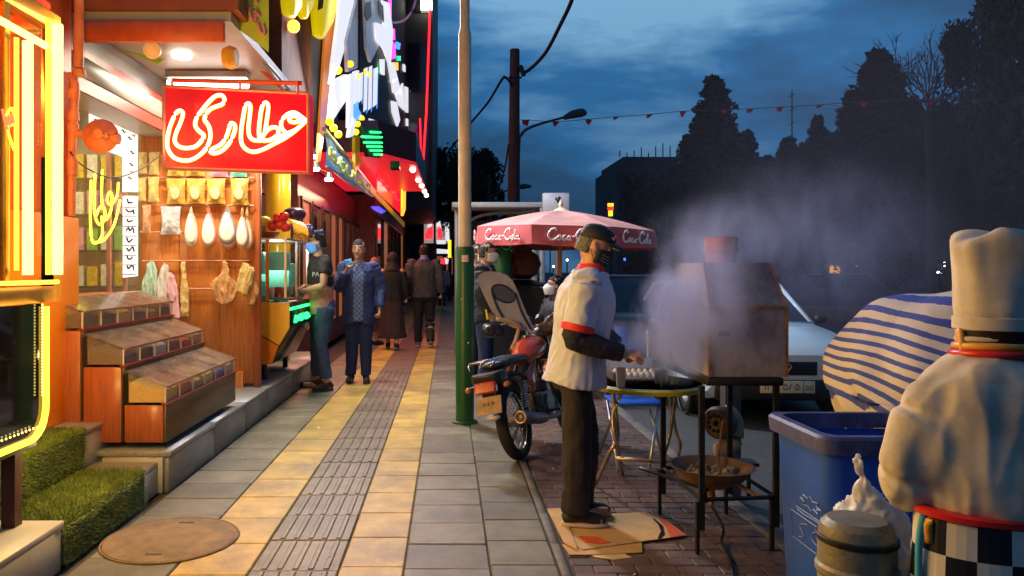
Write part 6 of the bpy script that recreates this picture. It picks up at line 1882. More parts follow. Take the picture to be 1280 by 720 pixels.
def person(label, pos, yaw, H=1.75, vox=0.012, skin=None, lean=0.0, head=(0, 0), arms=None, legs=None, pelvis=(0, 0, .92), spine=None,
           build=1.0, hands=((1.2, 1), (1.2, 1)), group=None, hair='short', hairm=None, face=True):
    s = H / 1.75
    skin = skin or M_skin
    t = thing('person', label, 'person', pos, group, rot=(0, 0, yaw), local=True)
    px_, py_, pz = pelvis
    Rl = Matrix.Rotation(lean, 3, 'Y')
    def up_(x, y, z):   # point of the upper body, z measured from the pelvis in standing body
        return (Vector((px_, py_, pz)) + Rl @ Vector((x, y, z))) * s
    J = {}
    J['pel'] = up_(0, 0, 0)
    J['neck'] = up_(0.0, 0, .56)
    J['sh'] = [up_(0, .185 * build, .50), up_(0, -.185 * build, .50)]
    hc = up_(0.035, 0, .56) + Vector((0.01, 0, 0.155)) * s
    Mh = Matrix.Translation(hc) @ Matrix.Rotation(head[0], 4, 'Z') @ Matrix.Rotation(head[1], 4, 'Y')
    arms = arms or [((.0, .24, .26), (.06, .26, .02)), ((.0, -.24, .26), (.06, -.26, .02))]
    legs = legs or [((.02, .10, .50), (.0, .10, .085)), ((.02, -.10, .50), (.0, -.10, .085))]
    J['el'] = [up_(*a[0]) for a in arms]
    J['wr'] = [up_(*a[1]) for a in arms]
    J['hip'] = [Vector((px_, py_ + .09, pz - .02)) * s, Vector((px_, py_ - .09, pz - .02)) * s]
    J['kn'] = [Vector(l[0]) * s for l in legs]
    J['an'] = [Vector(l[1]) * s for l in legs]
    J['s'] = s; J['t'] = t; J['Mh'] = Mh; J['up'] = up_; J['b'] = build; J['vox'] = vox
    # ---- body
    b = MB()
    tor = [(-.06, .150, .105), (.02, .160, .110), (.12, .145, .100), (.22, .150, .105), (.34, .172, .115), (.44, .178, .108), (.50, .150, .085), (.545, .075, .062), (.58, .058, .058), (.66, .056, .060)]
    b.loft([b.ring(up_(0.01 if z < .5 else 0.012 + (z - .5) * .1, 0, z), Rl @ Vector((0, 0, 1)), w_ * s * build, 20, r2=d_ * s * build, up=Vector((0, 1, 0))) for z, w_, d_ in tor])
    for k in (0, 1):
        b.tube([J['sh'][k] + Vector((0, (-.03 if k == 0 else .03) * s, 0)), J['sh'][k], (J['sh'][k] + J['el'][k]) / 2, J['el'][k], (J['el'][k] * .6 + J['wr'][k] * .4), J['wr'][k]], [.05 * s, .055 * s, .047 * s, .040 * s, .040 * s, .026 * s], 12, sub=3)
        b.tube([J['hip'][k], (J['hip'][k] + J['kn'][k]) / 2, J['kn'][k], J['kn'][k] * .65 + J['an'][k] * .35, J['an'][k]], [.088 * s, .078 * s, .054 * s, .055 * s, .036 * s], 14, sub=3)
        d = (J['wr'][k] - J['el'][k]).normalized()
        hn = Vector((0, -1 if k == 0 else 1, 0)) if abs(d.y) < .8 else Vector((0, 0, -1))
        cu, sd = hands[k][0], hands[k][1]
        if len(hands[k]) > 2: hn = Vector(hands[k][2])
        hand_shape(b, J['wr'][k], d if len(hands[k]) < 4 else hands[k][3], hn, cu, sd, s)
        fd = Vector((.16, 0, -.045)) * s
        b.tube([J['an'][k] + Vector((-.04, 0, -.04)) * s, J['an'][k] + Vector((.03, 0, -.05)) * s, J['an'][k] + fd], [.035 * s, .036 * s, .026 * s], 8)
    # head
    hp = [(-.118, .020, .022, .030), (-.108, .045, .042, .020), (-.085, .066, .056, .010), (-.05, .080, .066, .004), (0.0, .092, .074, .0), (.04, .096, .077, -.006), (.08, .086, .070, -.010), (.105, .062, .052, -.010), (.118, .030, .026, -.010)]
    hm = MB()
    hr = []
    for z, rx, ry, xo in hp:
        row = []
        for i in range(20):
            a = 2 * PI * i / 20
            cx = math.cos(a)
            rxx = rx * (1.0 if cx < 0 else (0.94 + .10 * (z < -.03)))
            row.append(Mh @ (Vector((xo + rxx * cx, ry * math.sin(a), z)) * s))
        hr.append(row)
    b.loft(hr)
    b.tube([Mh @ (Vector(p) * s) for p in ((.085, 0, .022), (.098, 0, -.005), (.112, 0, -.028), (.092, 0, -.040))], [.008 * s, .010 * s, .014 * s, .010 * s], 8, sub=2)
    for q in (-1, 1):
        b.sph(Mh @ (Vector((.094, q * .012, -.034)) * s), .009 * s, 6)
        b.sph(Mh @ (Vector((-.005, q * .078, -.008)) * s), .026 * s, 10, (.75, .32, 1.25))
        b.sph(Mh @ (Vector((.078, q * .030, .030)) * s), .014 * s, 8, (.8, 1.6, .6))
        b.sph(Mh @ (Vector((.066, q * .040, -.03)) * s), .024 * s, 8)
    b.sph(Mh @ (Vector((.076, 0, -.098)) * s), .020 * s, 8)
    body = fuse(b, 'body', skin, t, vox=vox, it=3)
    J['body'] = body
    if face:
        for q in (-1, 1):
            MB().sph(Mh @ (Vector((.0805, q * .031, .010)) * s), .0115 * s, 10, (.8, 1.15, .75)).build('eye', M_eyew, t, smooth=True)
            MB().sph(Mh @ (Vector((.0875, q * .031, .010)) * s), .0062 * s, 8, (.6, 1, 1)).build('iris', M_eyeb, t, smooth=True)
            MB().tube([Mh @ (Vector(p) * s) for p in ((.090, q * .014, .032), (.090, q * .032, .038), (.078, q * .052, .030))], .0042 * s, 6, sub=2).build('eyebrow', M_hair, t, smooth=True)
        MB().tube([Mh @ (Vector(p) * s) for p in ((.083, -.024, -.064), (.092, 0, -.062), (.083, .024, -.064))], [.003 * s, .006 * s, .003 * s], 6, sub=2).build('lips', M_lip, t, smooth=True)
    if hair:
        h = MB()
        rows = []
        zc = [(-.06, .0), (-.02, .0), (.02, 0), (.06, 0), (.09, 0), (.115, 0), (.130, 0)]
        for z, _ in zc:
            row = []
            k_ = max(0.05, math.sqrt(max(0, 1 - ((z - .02) / .112) ** 2))) if z > .02 else 1.0
            for i in range(24):
                a = 2 * PI * i / 24
                rx, ry = .100 * k_, .081 * k_
                x = -.010 + rx * math.cos(a)
                y_ = ry * math.sin(a)
                lim = .045 if z > .03 else (-.012 if z > -.03 else -.035)
                if hair == 'crop' and z < .03: x = min(x, -.030); y_ *= .93
                if z < .065: x = min(x, lim + (z + .06) * .35 * (hair != 'crop'))
                row.append(Mh @ (Vector((x, y_, z)) * s))
            rows.append(row)
        h.loft(rows)
        fuse(h, 'hair', hairm or M_hair, t, vox=max(.006, vox * .7), it=3, wr=.006, wsc=(40, 40, 30))
    return J

def shirt(J, m_, name='shirt', hem=-.10, infl=.022, sleeve=1.0, wr=.014, seed=1, flare=1.0, collar=None, thick=1.0, mats=None, paint=None, open_=False):
    s, up_, t = J['s'], J['up'], J['t']
    B = J['b']
    b = MB()
    tor = [(hem, .170 * flare, .125 * flare), (hem * .5, .170 * (1 + (flare - 1) * .6), .125), (.02, .165, .118), (.12, .158, .115), (.22, .160, .118), (.34, .178, .126), (.44, .186, .118), (.50, .160, .095), (.535, .098, .074), (.565, .070, .068)]
    ax = (up_(0, 0, .3) - up_(0, 0, 0)).normalized()
    b.loft([b.ring(up_(0.012, 0, z), ax, (w_ * B + infl * .8) * s, 24, r2=(d_ * B + infl * .8) * s, up=Vector((0, 1, 0))) for z, w_, d_ in tor])
    for k in (0, 1):
        A, E, Wr = J['sh'][k], J['el'][k], J['wr'][k]
        pts = [A + Vector((0, (-.05 if k == 0 else .05) * s, .0)), A]
        rr = [.062 * s * thick, (.062 + infl) * s * thick]
        if sleeve <= 1.0:
            pts += [A.lerp(E, .5 * sleeve), A.lerp(E, sleeve)]
            rr += [(.058 + infl) * s * thick, (.054 + infl) * s * thick]
        else:
            f = sleeve - 1
            pts += [A.lerp(E, .5), E, E.lerp(Wr, f * .5), E.lerp(Wr, f)]
            rr += [(.055 + infl) * s * thick, (.048 + infl) * s * thick, (.044 + infl) * s * thick, (.034 + infl) * s * thick]
        b.tube(pts, rr, 16, sub=4)
    return fuse(b, name, mats or m_, t, vox=J['vox'], it=5, wr=wr * s, wsc=(9, 9, 7), seed=seed, paint=paint)

def sleeves(J, m_, a=0.8, f=1.0, infl=.012, seed=3):
    s = J['s']
    for k in (0, 1):
        b = MB()
        A, E, Wr = J['sh'][k], J['el'][k], J['wr'][k]
        b.tube([A.lerp(E, a), E, E.lerp(Wr, .5 * f), E.lerp(Wr, f)], [(.050 + infl) * s, (.046 + infl) * s, (.042 + infl) * s, (.028 + infl) * s], 14, sub=4)
        fuse(b, 'undersleeve', m_, J['t'], vox=J['vox'], it=3, wr=.012 * s, wsc=(14, 14, 14), seed=seed)

def trousers(J, m_, infl=.02, seed=2, wr=.014, hem=1.0, name='trousers', loose=0.0):
    s, t = J['s'], J['t']
    b = MB()
    P0 = J['pel']
    b.loft([b.ring(P0 + Vector((0, 0, z)) * s, (0, 0, 1), (w_ * J['b'] + infl) * s, 22, r2=(d_ * J['b'] + infl) * s, up=Vector((0, 1, 0))) for z, w_, d_ in ((.08, .146, .102), (.0, .160, .112), (-.08, .158, .108), (-.14, .10, .08))])
    for k in (0, 1):
        H_, K_, A_ = J['hip'][k], J['kn'][k], J['an'][k]
        A2 = K_.lerp(A_, hem)
        b.tube([H_, H_.lerp(K_, .5), K_, K_.lerp(A2, .5), A2], [(.090 + infl) * s, (.078 + infl) * s, (.058 + infl + loose) * s, (.052 + infl + loose) * s, (.046 + infl + loose) * s], 16, sub=4)
    return fuse(b, name, m_, t, vox=J['vox'], it=5, wr=wr * s, wsc=(9, 9, 5), seed=seed)

def shoes(J, m_, sole, yaw=(0.1, -0.1), big=1.0):
    s, t = J['s'], J['t']
    for k in (0, 1):
        A = J['an'][k]
        g_ = A.z - .085 * s
        d = Vector((math.cos(yaw[k]), math.sin(yaw[k]), 0))
        l = Vector((-d.y, d.x, 0))
        def q(f, z): return Vector((A.x, A.y, g_)) + d * f * s * big + Vector((0, 0, z * s))
        b = MB()
        for p0, p1, p2, p3, r in ((q(-.055, .05), q(0, .055), q(.09, .045), q(.165, .035), 1),):
            b.tube([q(-.07, .045), q(-.03, .055), q(.06, .052), q(.13, .042), q(.178, .034)], [.030 * s, .043 * s, .044 * s, .042 * s, .022 * s], 14, sub=3, r2=0.85, up=l)
        b.tube([q(-.02, .05), q(-.012, .10)], [.042 * s, .042 * s], 12)
        fuse(b, 'shoe', m_, t, vox=min(J['vox'], .008), it=3)
        poly = []
        for i in range(20):
            a = 2 * PI * i / 20
            f = .055 + .138 * math.cos(a)
            wd = (.046 if math.cos(a) > 0 else .038) * math.sin(a)
            poly.append(Vector((A.x, A.y, g_ + 0.002)) + d * f * s * big + l * wd * s)
        MB().prism(poly, (0, 0, .024 * s)).build('sole', sole, t, bev=.004)

def mask(J, m_, down=0.0, loops=True):
    s, t, Mh = J['s'], J['t'], J['Mh']
    b = MB()
    vs, fs = [], []
    nu, nv = 14, 9
    for j in range(nv + 1):
        v = j / nv
        z = -.112 + v * .118 - down
        for i in range(nu + 1):
            u = (i / nu - .5) * 2
            a = u * R(82)
            rx = .096 + .018 * math.sin(PI * v) * math.cos(a) + (.016 * math.exp(-((v - .72) / .25) ** 2) * math.exp(-(u / .25) ** 2))
            ry = .074 - .010 * (1 - v) + .006
            shrink = 1 - .10 * (1 - v) ** 2
            top = abs(u) ** 2 * .028 * (v - .5) * -1.4
            vs.append(Mh @ (Vector(((rx * math.cos(a)) * shrink + .004, ry * math.sin(a) * 1.02, z + top)) * s))
    for j in range(nv):
        for i in range(nu):
            a = j * (nu + 1) + i
            fs.append((a, a + 1, a + nu + 2, a + nu + 1))
    b.add(vs, fs)
    me = b.mesh('face_mask', m_)
    me = through_mods(me, [('SOLIDIFY', dict(thickness=.004 * s, offset=1))], m_)
    o = link_mesh('face_mask', me, t)
    if loops:
        for q in (-1, 1):
            for (a, c) in (((.010, q * .080, -.012), (-.012, q * .086, .010)), ((.020, q * .074, -.085), (-.022, q * .082, -.028))):
                MB().tube([Mh @ (Vector(a) * s), Mh @ (Vector(((a[0] + c[0]) / 2, (a[1] + c[1]) / 2 + q * .002, (a[2] + c[2]) / 2)) * s), Mh @ (Vector(c) * s)], .0022 * s, 5).build('ear_loop', m_, t)
    return o

# ---------------------------------------------------------------- cook in front (profile, facing right)
M_cookw = mat('cook_jacket', (0.48, 0.51, 0.62), 0.7, var=0.05, scale=5, bump=0.15, bscale=60)
M_cookr = mat('cook_red_trim', (0.62, 0.02, 0.015), 0.6, var=0.1)
M_navy = mat('navy_knit', (0.012, 0.012, 0.028), 0.8, var=0.2, bump=0.3, bscale=80)
M_blackt = mat('black_trousers', (0.018, 0.014, 0.016), 0.75, var=0.2, bump=0.15, bscale=60)
J = person('cook in white jacket with red collar, black cap and mask, standing on cardboard', (0.735, 4.30, 0.014), R(-8), 1.66, vox=0.0075, lean=R(8), pelvis=(-.03, 0, .92),
           head=(R(2), R(24)),
           arms=[((.05, .235, .235), (.26, .14, .14)), ((-.025, -.245, .175), (.265, -.185, .125))],
           legs=[((.03, .085, .50), (.015, .09, .085)), ((-.01, -.09, .50), (-.03, -.09, .085))],
           build=1.22, hands=((.9, 1, (0, 0, -1)), (1.05, -1, (0, .35, -1), (1, .25, .05))), hair='crop', hairm=mat('grey_hair', (0.10, 0.09, 0.085), 0.6, var=.5, scale=80), skin=M_skin2)
s = J['s']
shirt(J, M_cookw, 'jacket', hem=-.10, infl=.030, sleeve=.80, wr=.018, seed=5, flare=1.08)
for k in (0, 1):
    A, E = J['sh'][k], J['el'][k]
    MB().tube([A.lerp(E, .735), A.lerp(E, .77), A.lerp(E, .86)], [.092 * s, .094 * s, .092 * s], 22, sub=2).build('cuff', M_cookr, J['t'], smooth=50)
sleeves(J, M_navy, a=.75, f=.94, infl=.022)
# stand collar
nk = J['neck']
MB().loft([ell((nk.x + .010 + dx, nk.y, nk.z + z), rx, ry, 24) for z, rx, ry, dx in ((-.045, .098, .100, -.004), (.0, .080, .080, .002), (.045, .072, .072, .012), (.047, .062, .064, .012), (-.03, .07, .07, 0))], cap=False).build('collar', M_cookr, J['t'], smooth=40)
up_ = J['up']
MB().tube([up_(.105, .015, .49), up_(.158, .02, .40), up_(.178, .02, .25), up_(.172, .02, .05), up_(.175, .02, -.1)], .0055 * s, 6, sub=4).build('red_piping', M_cookr, J['t'], smooth=True)
MB().box(up_(.150, -.09, .36), (.012, .05, .07), (0, R(-6), R(-25))).build('chest_pocket', M_cookw, J['t'], bev=.004)
MB().cyl(up_(.160, -.085, .35), up_(.156, -.085, .41), .004, n=6).build('pen', M_navy, J['t'])
trousers(J, M_blackt, infl=.010, wr=.018, seed=9, loose=.022)
shoes(J, mat('black_shoe', (0.015, 0.014, 0.015), 0.6, var=.2), mat('pale_sole', (0.50, 0.40, 0.33), 0.6), yaw=(R(18), R(4)))
mk = mask(J, mat('black_mask', (0.012, 0.012, 0.016), 0.7, var=0.1, bump=.2))
Mh = J['Mh']
for dz in (-.035, -.052, -.069):
    MB().tube([Mh @ (V(.055, -.079 + .001, dz + .004) * s), Mh @ (V(.080, -.066, dz) * s), Mh @ (V(.100, -.045, dz + .003) * s), Mh @ (V(.112, -.02, dz) * s)], .0016 * s, 5, sub=2).build('mask_print', mat('grey_mask_print', (0.25, 0.26, 0.30), .6, var=0), mk)
# cap
M_cap = mat('black_cap', (0.012, 0.012, 0.018), 0.65, var=0.15, bump=.2, bscale=90)
b = MB()
rows = []
for z, k_ in ((.034, 1.0), (.055, 1.01), (.080, .97), (.100, .86), (.116, .62), (.125, .34), (.128, .06)):
    row = []
    for i in range(28):
        a = 2 * PI * i / 28
        row.append(Mh @ (V(-.006 + .106 * k_ * math.cos(a), .088 * k_ * math.sin(a), z + (.020 if math.cos(a) > 0 else .012) * math.cos(a) * (z < .07)) * s))
    rows.append(row)
b.loft(rows)
b.build('cap_crown', M_cap, J['t'], smooth=True)
vs, fs = [], []
for j in range(7):
    for i in range(13):
        u = (i / 12 - .5) * 2
        a = u * R(62)
        r0, r1 = .098, .195
        r = r0 + (r1 - r0) * j / 6 * math.cos(u * 1.05)
        vs.append(Mh @ (V(r * math.cos(a) - .006, (.085 + (r - .098) * .55) * math.sin(a) * 1.0,   .056 - .012 * (j / 6) - .012 * abs(u) ** 2 * (1 + j / 6)) * s))
for j in range(6):
    for i in range(12):
        a = j * 13 + i
        fs.append((a, a + 1, a + 14, a + 13))
b = MB(); b.add(vs, fs)
link_mesh('cap_visor', through_mods(b.mesh('v', M_cap), [('SOLIDIFY', dict(thickness=.005 * s))], M_cap), J['t'])
b = MB()
vs = [Mh @ (V(.150 * math.cos(a) , (.112) * math.sin(a), .0335 - .010 * abs(a)) * s) for a in (R(-52), R(-38), R(-24))]
b.tube(vs, .0035 * s, 5); b.build('visor_mark', mat('lime_mark', (.5, .6, .05), .5), J['t'])
MB().tube([Mh @ (V(.066, -.070, .080) * s), Mh @ (V(.078, -.060, .070) * s), Mh @ (V(.080, -.058, .100) * s)], .004 * s, 5).build('cap_emblem', mat('pink_mark', (.6, .35, .4), .5), J['t'])

# ---------------------------------------------------------------- young man in black t-shirt at the stand
J = person('young man in black printed T-shirt and jeans with blue mask, leaning to juice stand', (-1.50, 9.22, 0), R(204), 1.88, vox=0.013, head=(R(-4), R(8)), lean=R(3),
           arms=[((.06, .27, .24), (.22, .14, .20)), ((.06, -.25, .24), (.24, -.10, .20))],
           legs=[((.06, .13, .50), (.0, .17, .085)), ((.05, -.06, .50), (.04, -.12, .085))], hair='short', hands=((1.0, 1), (1.0, 1)))
M_tee = mat('black_tee', (0.016, 0.014, 0.017), 0.75, var=0.15)
M_teepink = mat('pink_print_tee', (0.48, 0.20, 0.17), 0.7, var=0.35, scale=12, dirt=.5, dirtcol=(.05, .03, .03))
zlo, zhi = (J['up'](0, 0, -.1).z, J['up'](0, 0, .235).z)
shirt(J, M_tee, 't_shirt', hem=-.10, sleeve=.55, mats=[M_tee, M_teepink], paint=lambda c: 1 if (zlo + .02 < c.z < zhi + .02 * math.sin(c.x * 40)) and abs(c.y) < .235 else 0)
s = J['s']
text('PA IS LIFE', frame_from(J['up'](.02, .232, .36), (-1, 0, 0), (0, 0, 1)), .075, mat('pale_text', (.5, .5, .5), .6, var=0), J['t'], 'shirt_lettering')
trousers(J, mat('blue_jeans', (0.03, 0.055, 0.14), 0.8, var=0.4, scale=7, dirt=.3, dirtcol=(.10, .14, .25)), hem=.88, infl=.022)
shoes(J, mat('black_shoe', (0.015, 0.014, 0.015), 0.6, var=.2), mat('black_sole', (.02, .02, .02), .6), yaw=(R(20), R(-25)))
mask(J, mat('blue_mask', (0.10, 0.26, 0.75), 0.7, var=0.05))
c = J['up'](.27, .02, .20)
b = MB().tube([c + V(0, 0, .03), c + V(.0, .02, -.10), c + V(-.02, .03, -.22), c + V(-.07, .05, -.40), c + V(-.03, .05, -.43)], [.02, .035, .028, .03, .01], 8, sub=4, r2=.3)
b.build('held_apron_cloth', M_fluff, None, smooth=True)
o = [k for k in bpy.data.objects if k.name.startswith('held_apron_cloth')][0]
o.name = 'white_cloth'
mtx = Matrix.Translation(J['t'].location) @ Matrix.Rotation(R(204), 4, 'Z')
o.location = mtx @ o.location; o.rotation_euler = (0, 0, R(204))
tag(o, 'long white cloth held in the hands of the man in black T-shirt', 'cloth')
b = MB()
Mh = J['Mh']; s = J['s']
for k in range(9):
    a = k * .7
    b.sph(Mh @ (V(-.03 + .05 * math.cos(a), .05 * math.sin(a), .118) * s), .022 * s, 8)
fuse(b, 'blue_hair_cap', mat('blue_cap', (.08, .18, .45), .7), J['t'], vox=.01, it=2)

# ---------------------------------------------------------------- man in plaid shirt and navy jacket facing camera
J = person('man in blue plaid shirt and open navy jacket holding a blue mask, facing camera', (-1.13, 9.75, 0), R(-88), 1.80, vox=0.012, head=(R(-6), R(0)),
           arms=[((.0, .27, .22), (.10, .26, -.02)), ((.09, -.24, .25), (.19, -.135, .455))],
           legs=[((.02, .085, .50), (.02, .09, .085)), ((.0, -.085, .50), (-.01, -.10, .085))], hands=((1.0, 1), (1.1, 1, (0, .6, -.5))), skin=mat('skin_tan', (0.40, 0.21, 0.13), .5, var=.1))
M_plaid = checker_mat('plaid_shirt', (0.06, 0.10, 0.30), (0.16, 0.21, 0.36), .032, .8)
shirt(J, M_plaid, 'plaid_shirt', hem=-.16, sleeve=.5, infl=.014)
# open jacket: body with the front cut away
M_navyj = mat('navy_jacket', (0.018, 0.036, 0.125), 0.7, var=0.2, scale=5, bump=0.2, bscale=20)
s, up_ = J['s'], J['up']
b = MB()
for side_ in (-1, 1):
    rings = []
    for z, w_, d_ in ((-.20, .215, .165), (-.10, .21, .16), (.05, .205, .150), (.2, .21, .15), (.36, .22, .155), (.46, .215, .14), (.52, .16, .105), (.555, .10, .085)):
        row = []
        for i in range(15):
            a = R(17) + (PI - R(17)) * i / 14
            row.append(up_(0.0, 0, z) + Vector((d_ * math.cos(a), side_ * w_ * math.sin(a), 0)) * s)
        for i in range(14, -1, -1):
            a = R(17) + (PI - R(17)) * i / 14
            row.append(up_(0.0, 0, z) + Vector(((d_ - .02) * math.cos(a), side_ * (w_ - .02) * math.sin(a), 0)) * s)
        rings.append(row)
    b.loft(rings)
for k in (0, 1):
    A, E, Wr = J['sh'][k], J['el'][k], J['wr'][k]
    b.tube([A + Vector((0, -.03 if k == 0 else .03, -.01)), A, A.lerp(E, .5), E, E.lerp(Wr, .5), E.lerp(Wr, .9)], [.07 * s, .083 * s, .076 * s, .070 * s, .062 * s, .052 * s], 16, sub=4)
fuse(b, 'jacket', M_navyj, J['t'], vox=.011, it=4, wr=.014, wsc=(9, 9, 8), seed=7)
trousers(J, mat('navy_jeans', (0.015, 0.03, 0.11), 0.8, var=0.2), infl=.02)
shoes(J, mat('black_shoe', (0.015, 0.014, 0.015), 0.6, var=.2), mat('black_sole', (.02, .02, .02), .6))
hp_ = J['wr'][1] + V(.03, .03, .10) * s
M_bmask = mat('sky_blue_mask', (0.12, 0.45, 0.85), 0.7, var=0.05)
m2 = MB().prism([hp_ + V(0, -.06, .03), hp_ + V(.0, .03, .05), hp_ + V(.01, .045, .0), hp_ + V(.0, .03, -.05), hp_ + V(.0, -.03, -.05), hp_ + V(.0, -.055, 0)], (.012, 0, 0)).mesh('m', M_bmask)
m2 = bevelled(m2, .005)
m2.transform(Matrix.Rotation(R(-88), 4, 'Z')); m2.transform(Matrix.Translation(J['t'].location))
tag(link_mesh('held_mask', m2), 'light blue face mask held up beside the plaid shirted man\'s chin', 'face mask')

# ---------------------------------------------------------------- walkers seen from behind
M_blk = mat('black_coat', (0.010, 0.009, 0.011), 0.8, var=0.3, scale=6, bump=0.2)
M_brown = mat('dark_brown_coat', (0.032, 0.015, 0.016), 0.8, var=0.2, stretch=(1, 1, 30), scale=4)
def robe(J, m_, zlow, w0, name='coat', hood=False, mats=None, split=None):
    s, up_ = J['s'], J['up']
    b = MB()
    prof = [(zlow, w0, w0 * .78), (.35, w0 * .93, w0 * .72), (.70, .20, .155), (.92, .195, .15), (1.12, .185, .145), (1.30, .205, .145), (1.40, .20, .13), (1.46, .14, .10), (1.50, .09, .09)]
    b.loft([[Vector((rx * math.cos(2 * PI * i / 28) * (1 + .03 * math.sin(5 * 2 * PI * i / 28)), ry * math.sin(2 * PI * i / 28) * (1 + .05 * math.sin(7 * 2 * PI * i / 28 + 1) * (z < .9)), z)) * s for i in range(28)] for z, ry, rx in prof])
    for k in (0, 1):
        A, E, Wr = J['sh'][k], J['el'][k], J['wr'][k]
        b.tube([A, A.lerp(E, .5), E, E.lerp(Wr, .95)], [.08 * s, .078 * s, .07 * s, .055 * s], 14, sub=4)
    if hood:
        Mh = J['Mh']
        b.sph(Mh @ (V(-.012, 0, .01) * s), .118 * s, 16, (1, .88, 1.12))
        b.tube([Mh @ (V(-.02, 0, -.06) * s), up_(0, 0, .50)], [.10 * s, .15 * s], 16)
    fuse(b, name, mats or m_, J['t'], vox=.014, it=4, wr=.018, wsc=(9, 9, 3), seed=11, paint=split)
legs_w = [((.08, .09, .50), (.14, .08, .10)), ((.02, -.09, .50), (-.16, -.08, .12))]
J = person('woman in long black chador and brown skirted coat walking away', (-1.00, 13.75, 0), R(92), 1.72, vox=.014, legs=legs_w, hair=None, face=False)
robe(J, M_blk, .22, .27, 'chador', True, mats=[M_blk, M_brown], split=lambda c: 1 if c.z < .86 else 0)
shoes(J, M_blk, mat('grey_sole', (.2, .2, .2), .6))
J = person('man in dark grey hooded jacket with blue collar walking away', (-.44, 14.2, 0), R(95), 1.90, vox=.014, legs=[((.06, .10, .5), (.12, .10, .09)), ((.03, -.10, .5), (-.14, -.10, .11))], hair='short', face=False,
           arms=[((-.02, .27, .24), (.05, .28, .0)), ((-.04, -.27, .24), (.02, -.29, .0))], build=1.15)
shirt(J, mat('charcoal_jacket', (0.05, 0.045, 0.045), 0.8, var=0.2), 'jacket', hem=-.08, sleeve=1.95, infl=.035, wr=.02)
MB().torus(J['neck'] + V(0, 0, .01), (0, 0, 1), .072 * J['s'], .028, 22, 8).build('collar', mat('bright_blue_collar', (0.02, 0.15, 0.6), .7), J['t'], smooth=True)
trousers(J, M_blackt, infl=.022)
shoes(J, mat('grey_trainer', (.12, .10, .10), .6), mat('pale_sole', (0.50, 0.40, 0.33), 0.6))
J = person('person with brown head covering half hidden behind the woman in black', (-1.42, 14.6, 0), R(60), 1.66, vox=.014, hair='short', hairm=mat('brown_scarf', (.22, .07, .04), .8), face=False)
robe(J, M_brown, .3, .24, 'coat', False)
shoes(J, M_blk, M_blk)
J = person('distant walker in pale grey hoodie and dark jeans coming up the pavement', (-.22, 28.5, 0), R(-85), 1.66, vox=.016, legs=legs_w, hair='short', hairm=mat('orange_red_cap', (.75, .10, .03), .6))
shirt(J, mat('pale_grey_hoodie', (.30, .28, .29), .8, var=.1), 'hoodie', hem=-.05, sleeve=1.95, infl=.03)
trousers(J, mat('navy_jeans', (0.015, 0.03, 0.11), 0.8))
shoes(J, mat('white_shoe', (.5, .5, .5), .6), mat('white_shoe', (.5, .5, .5), .6))
# ---------------------------------------------------------------- men by the tea stall
M_darkj = mat('dark_jacket', (0.014, 0.016, 0.024), 0.7, var=.25)
J = person('man in dark jacket with pale face mask standing behind the motorcycle', (.425, 9.0, 0), R(-10), 1.74, vox=.012, head=(R(-8), R(4)), build=1.1,
           arms=[((.02, .27, .24), (.16, .2, .0)), ((.0, -.26, .24), (.10, -.22, .0))])
shirt(J, M_darkj, 'jacket', hem=-.1, sleeve=1.9, infl=.035, wr=.02)
trousers(J, mat('navy_jeans', (0.015, 0.03, 0.11), 0.8)); shoes(J, M_blk, M_blk)
mask(J, mat('pale_mask', (.62, .60, .52), .7, var=.05))
MB().tube([J['up'](.05, -.29, .10), J['up'](.08, -.30, -.05)], .014, 6).build('yellow_strap', M_yrim, J['t'])
J = person('man half hidden behind the masked man at the lamp post', (.335, 9.6, 0), R(-20), 1.74, vox=.014)
shirt(J, M_darkj, 'jacket', hem=-.1, sleeve=1.9, infl=.03); trousers(J, M_blackt); shoes(J, M_blk, M_blk)
mask(J, mat('pale_mask', (.62, .60, .52), .7, var=.05))
sy = 8.9
sx_ = P(686, 0, sy).x
J = person('seated man in dark jacket and white mask looking left under parasol', (sx_, sy, -0.1 + .1), R(200), 1.78, vox=.012, pelvis=(-.06, 0, .50), head=(R(-10), R(-8)), lean=R(-6),
           arms=[((.04, .25, .24), (.24, .18, .10)), ((.04, -.25, .24), (.24, -.12, .10))],
           legs=[((.38, .12, .52), (.36, .12, .085)), ((.38, -.12, .52), (.34, -.12, .085))])
shirt(J, M_darkj, 'jacket', hem=-.02, sleeve=1.9, infl=.035, wr=.02)
b = MB(); s = J['s']
trousers(J, M_blackt); shoes(J, M_blk, M_blk)
mask(J, mat('white_mask', (.70, .70, .70), .7, var=.03))
text('EY', frame_from(J['up'](.02, .262, .16), (-1, 0, .25), (.25, 0, 1)), .10, mat('white_text', (.6, .6, .6), .6, var=0), J['t'], 'jacket_lettering')
stl = thing('yellow_stool', 'yellow plastic stool under the seated man below the parasol', 'stool', (sx_, sy, 0))
MB().bb(sx_ - .15, sx_ + .20, sy - .17, sy + .17, .40, .44).build('seat', M_yrim, stl, bev=.01)
for q in ((-.14, -.15), (.19, -.15), (-.14, .15), (.19, .15)):
    MB().tube([(sx_ + q[0] * .85, sy + q[1] * .85, .40), (sx_ + q[0], sy + q[1], 0.001)], .016, 6).build('leg', M_yrim, stl)
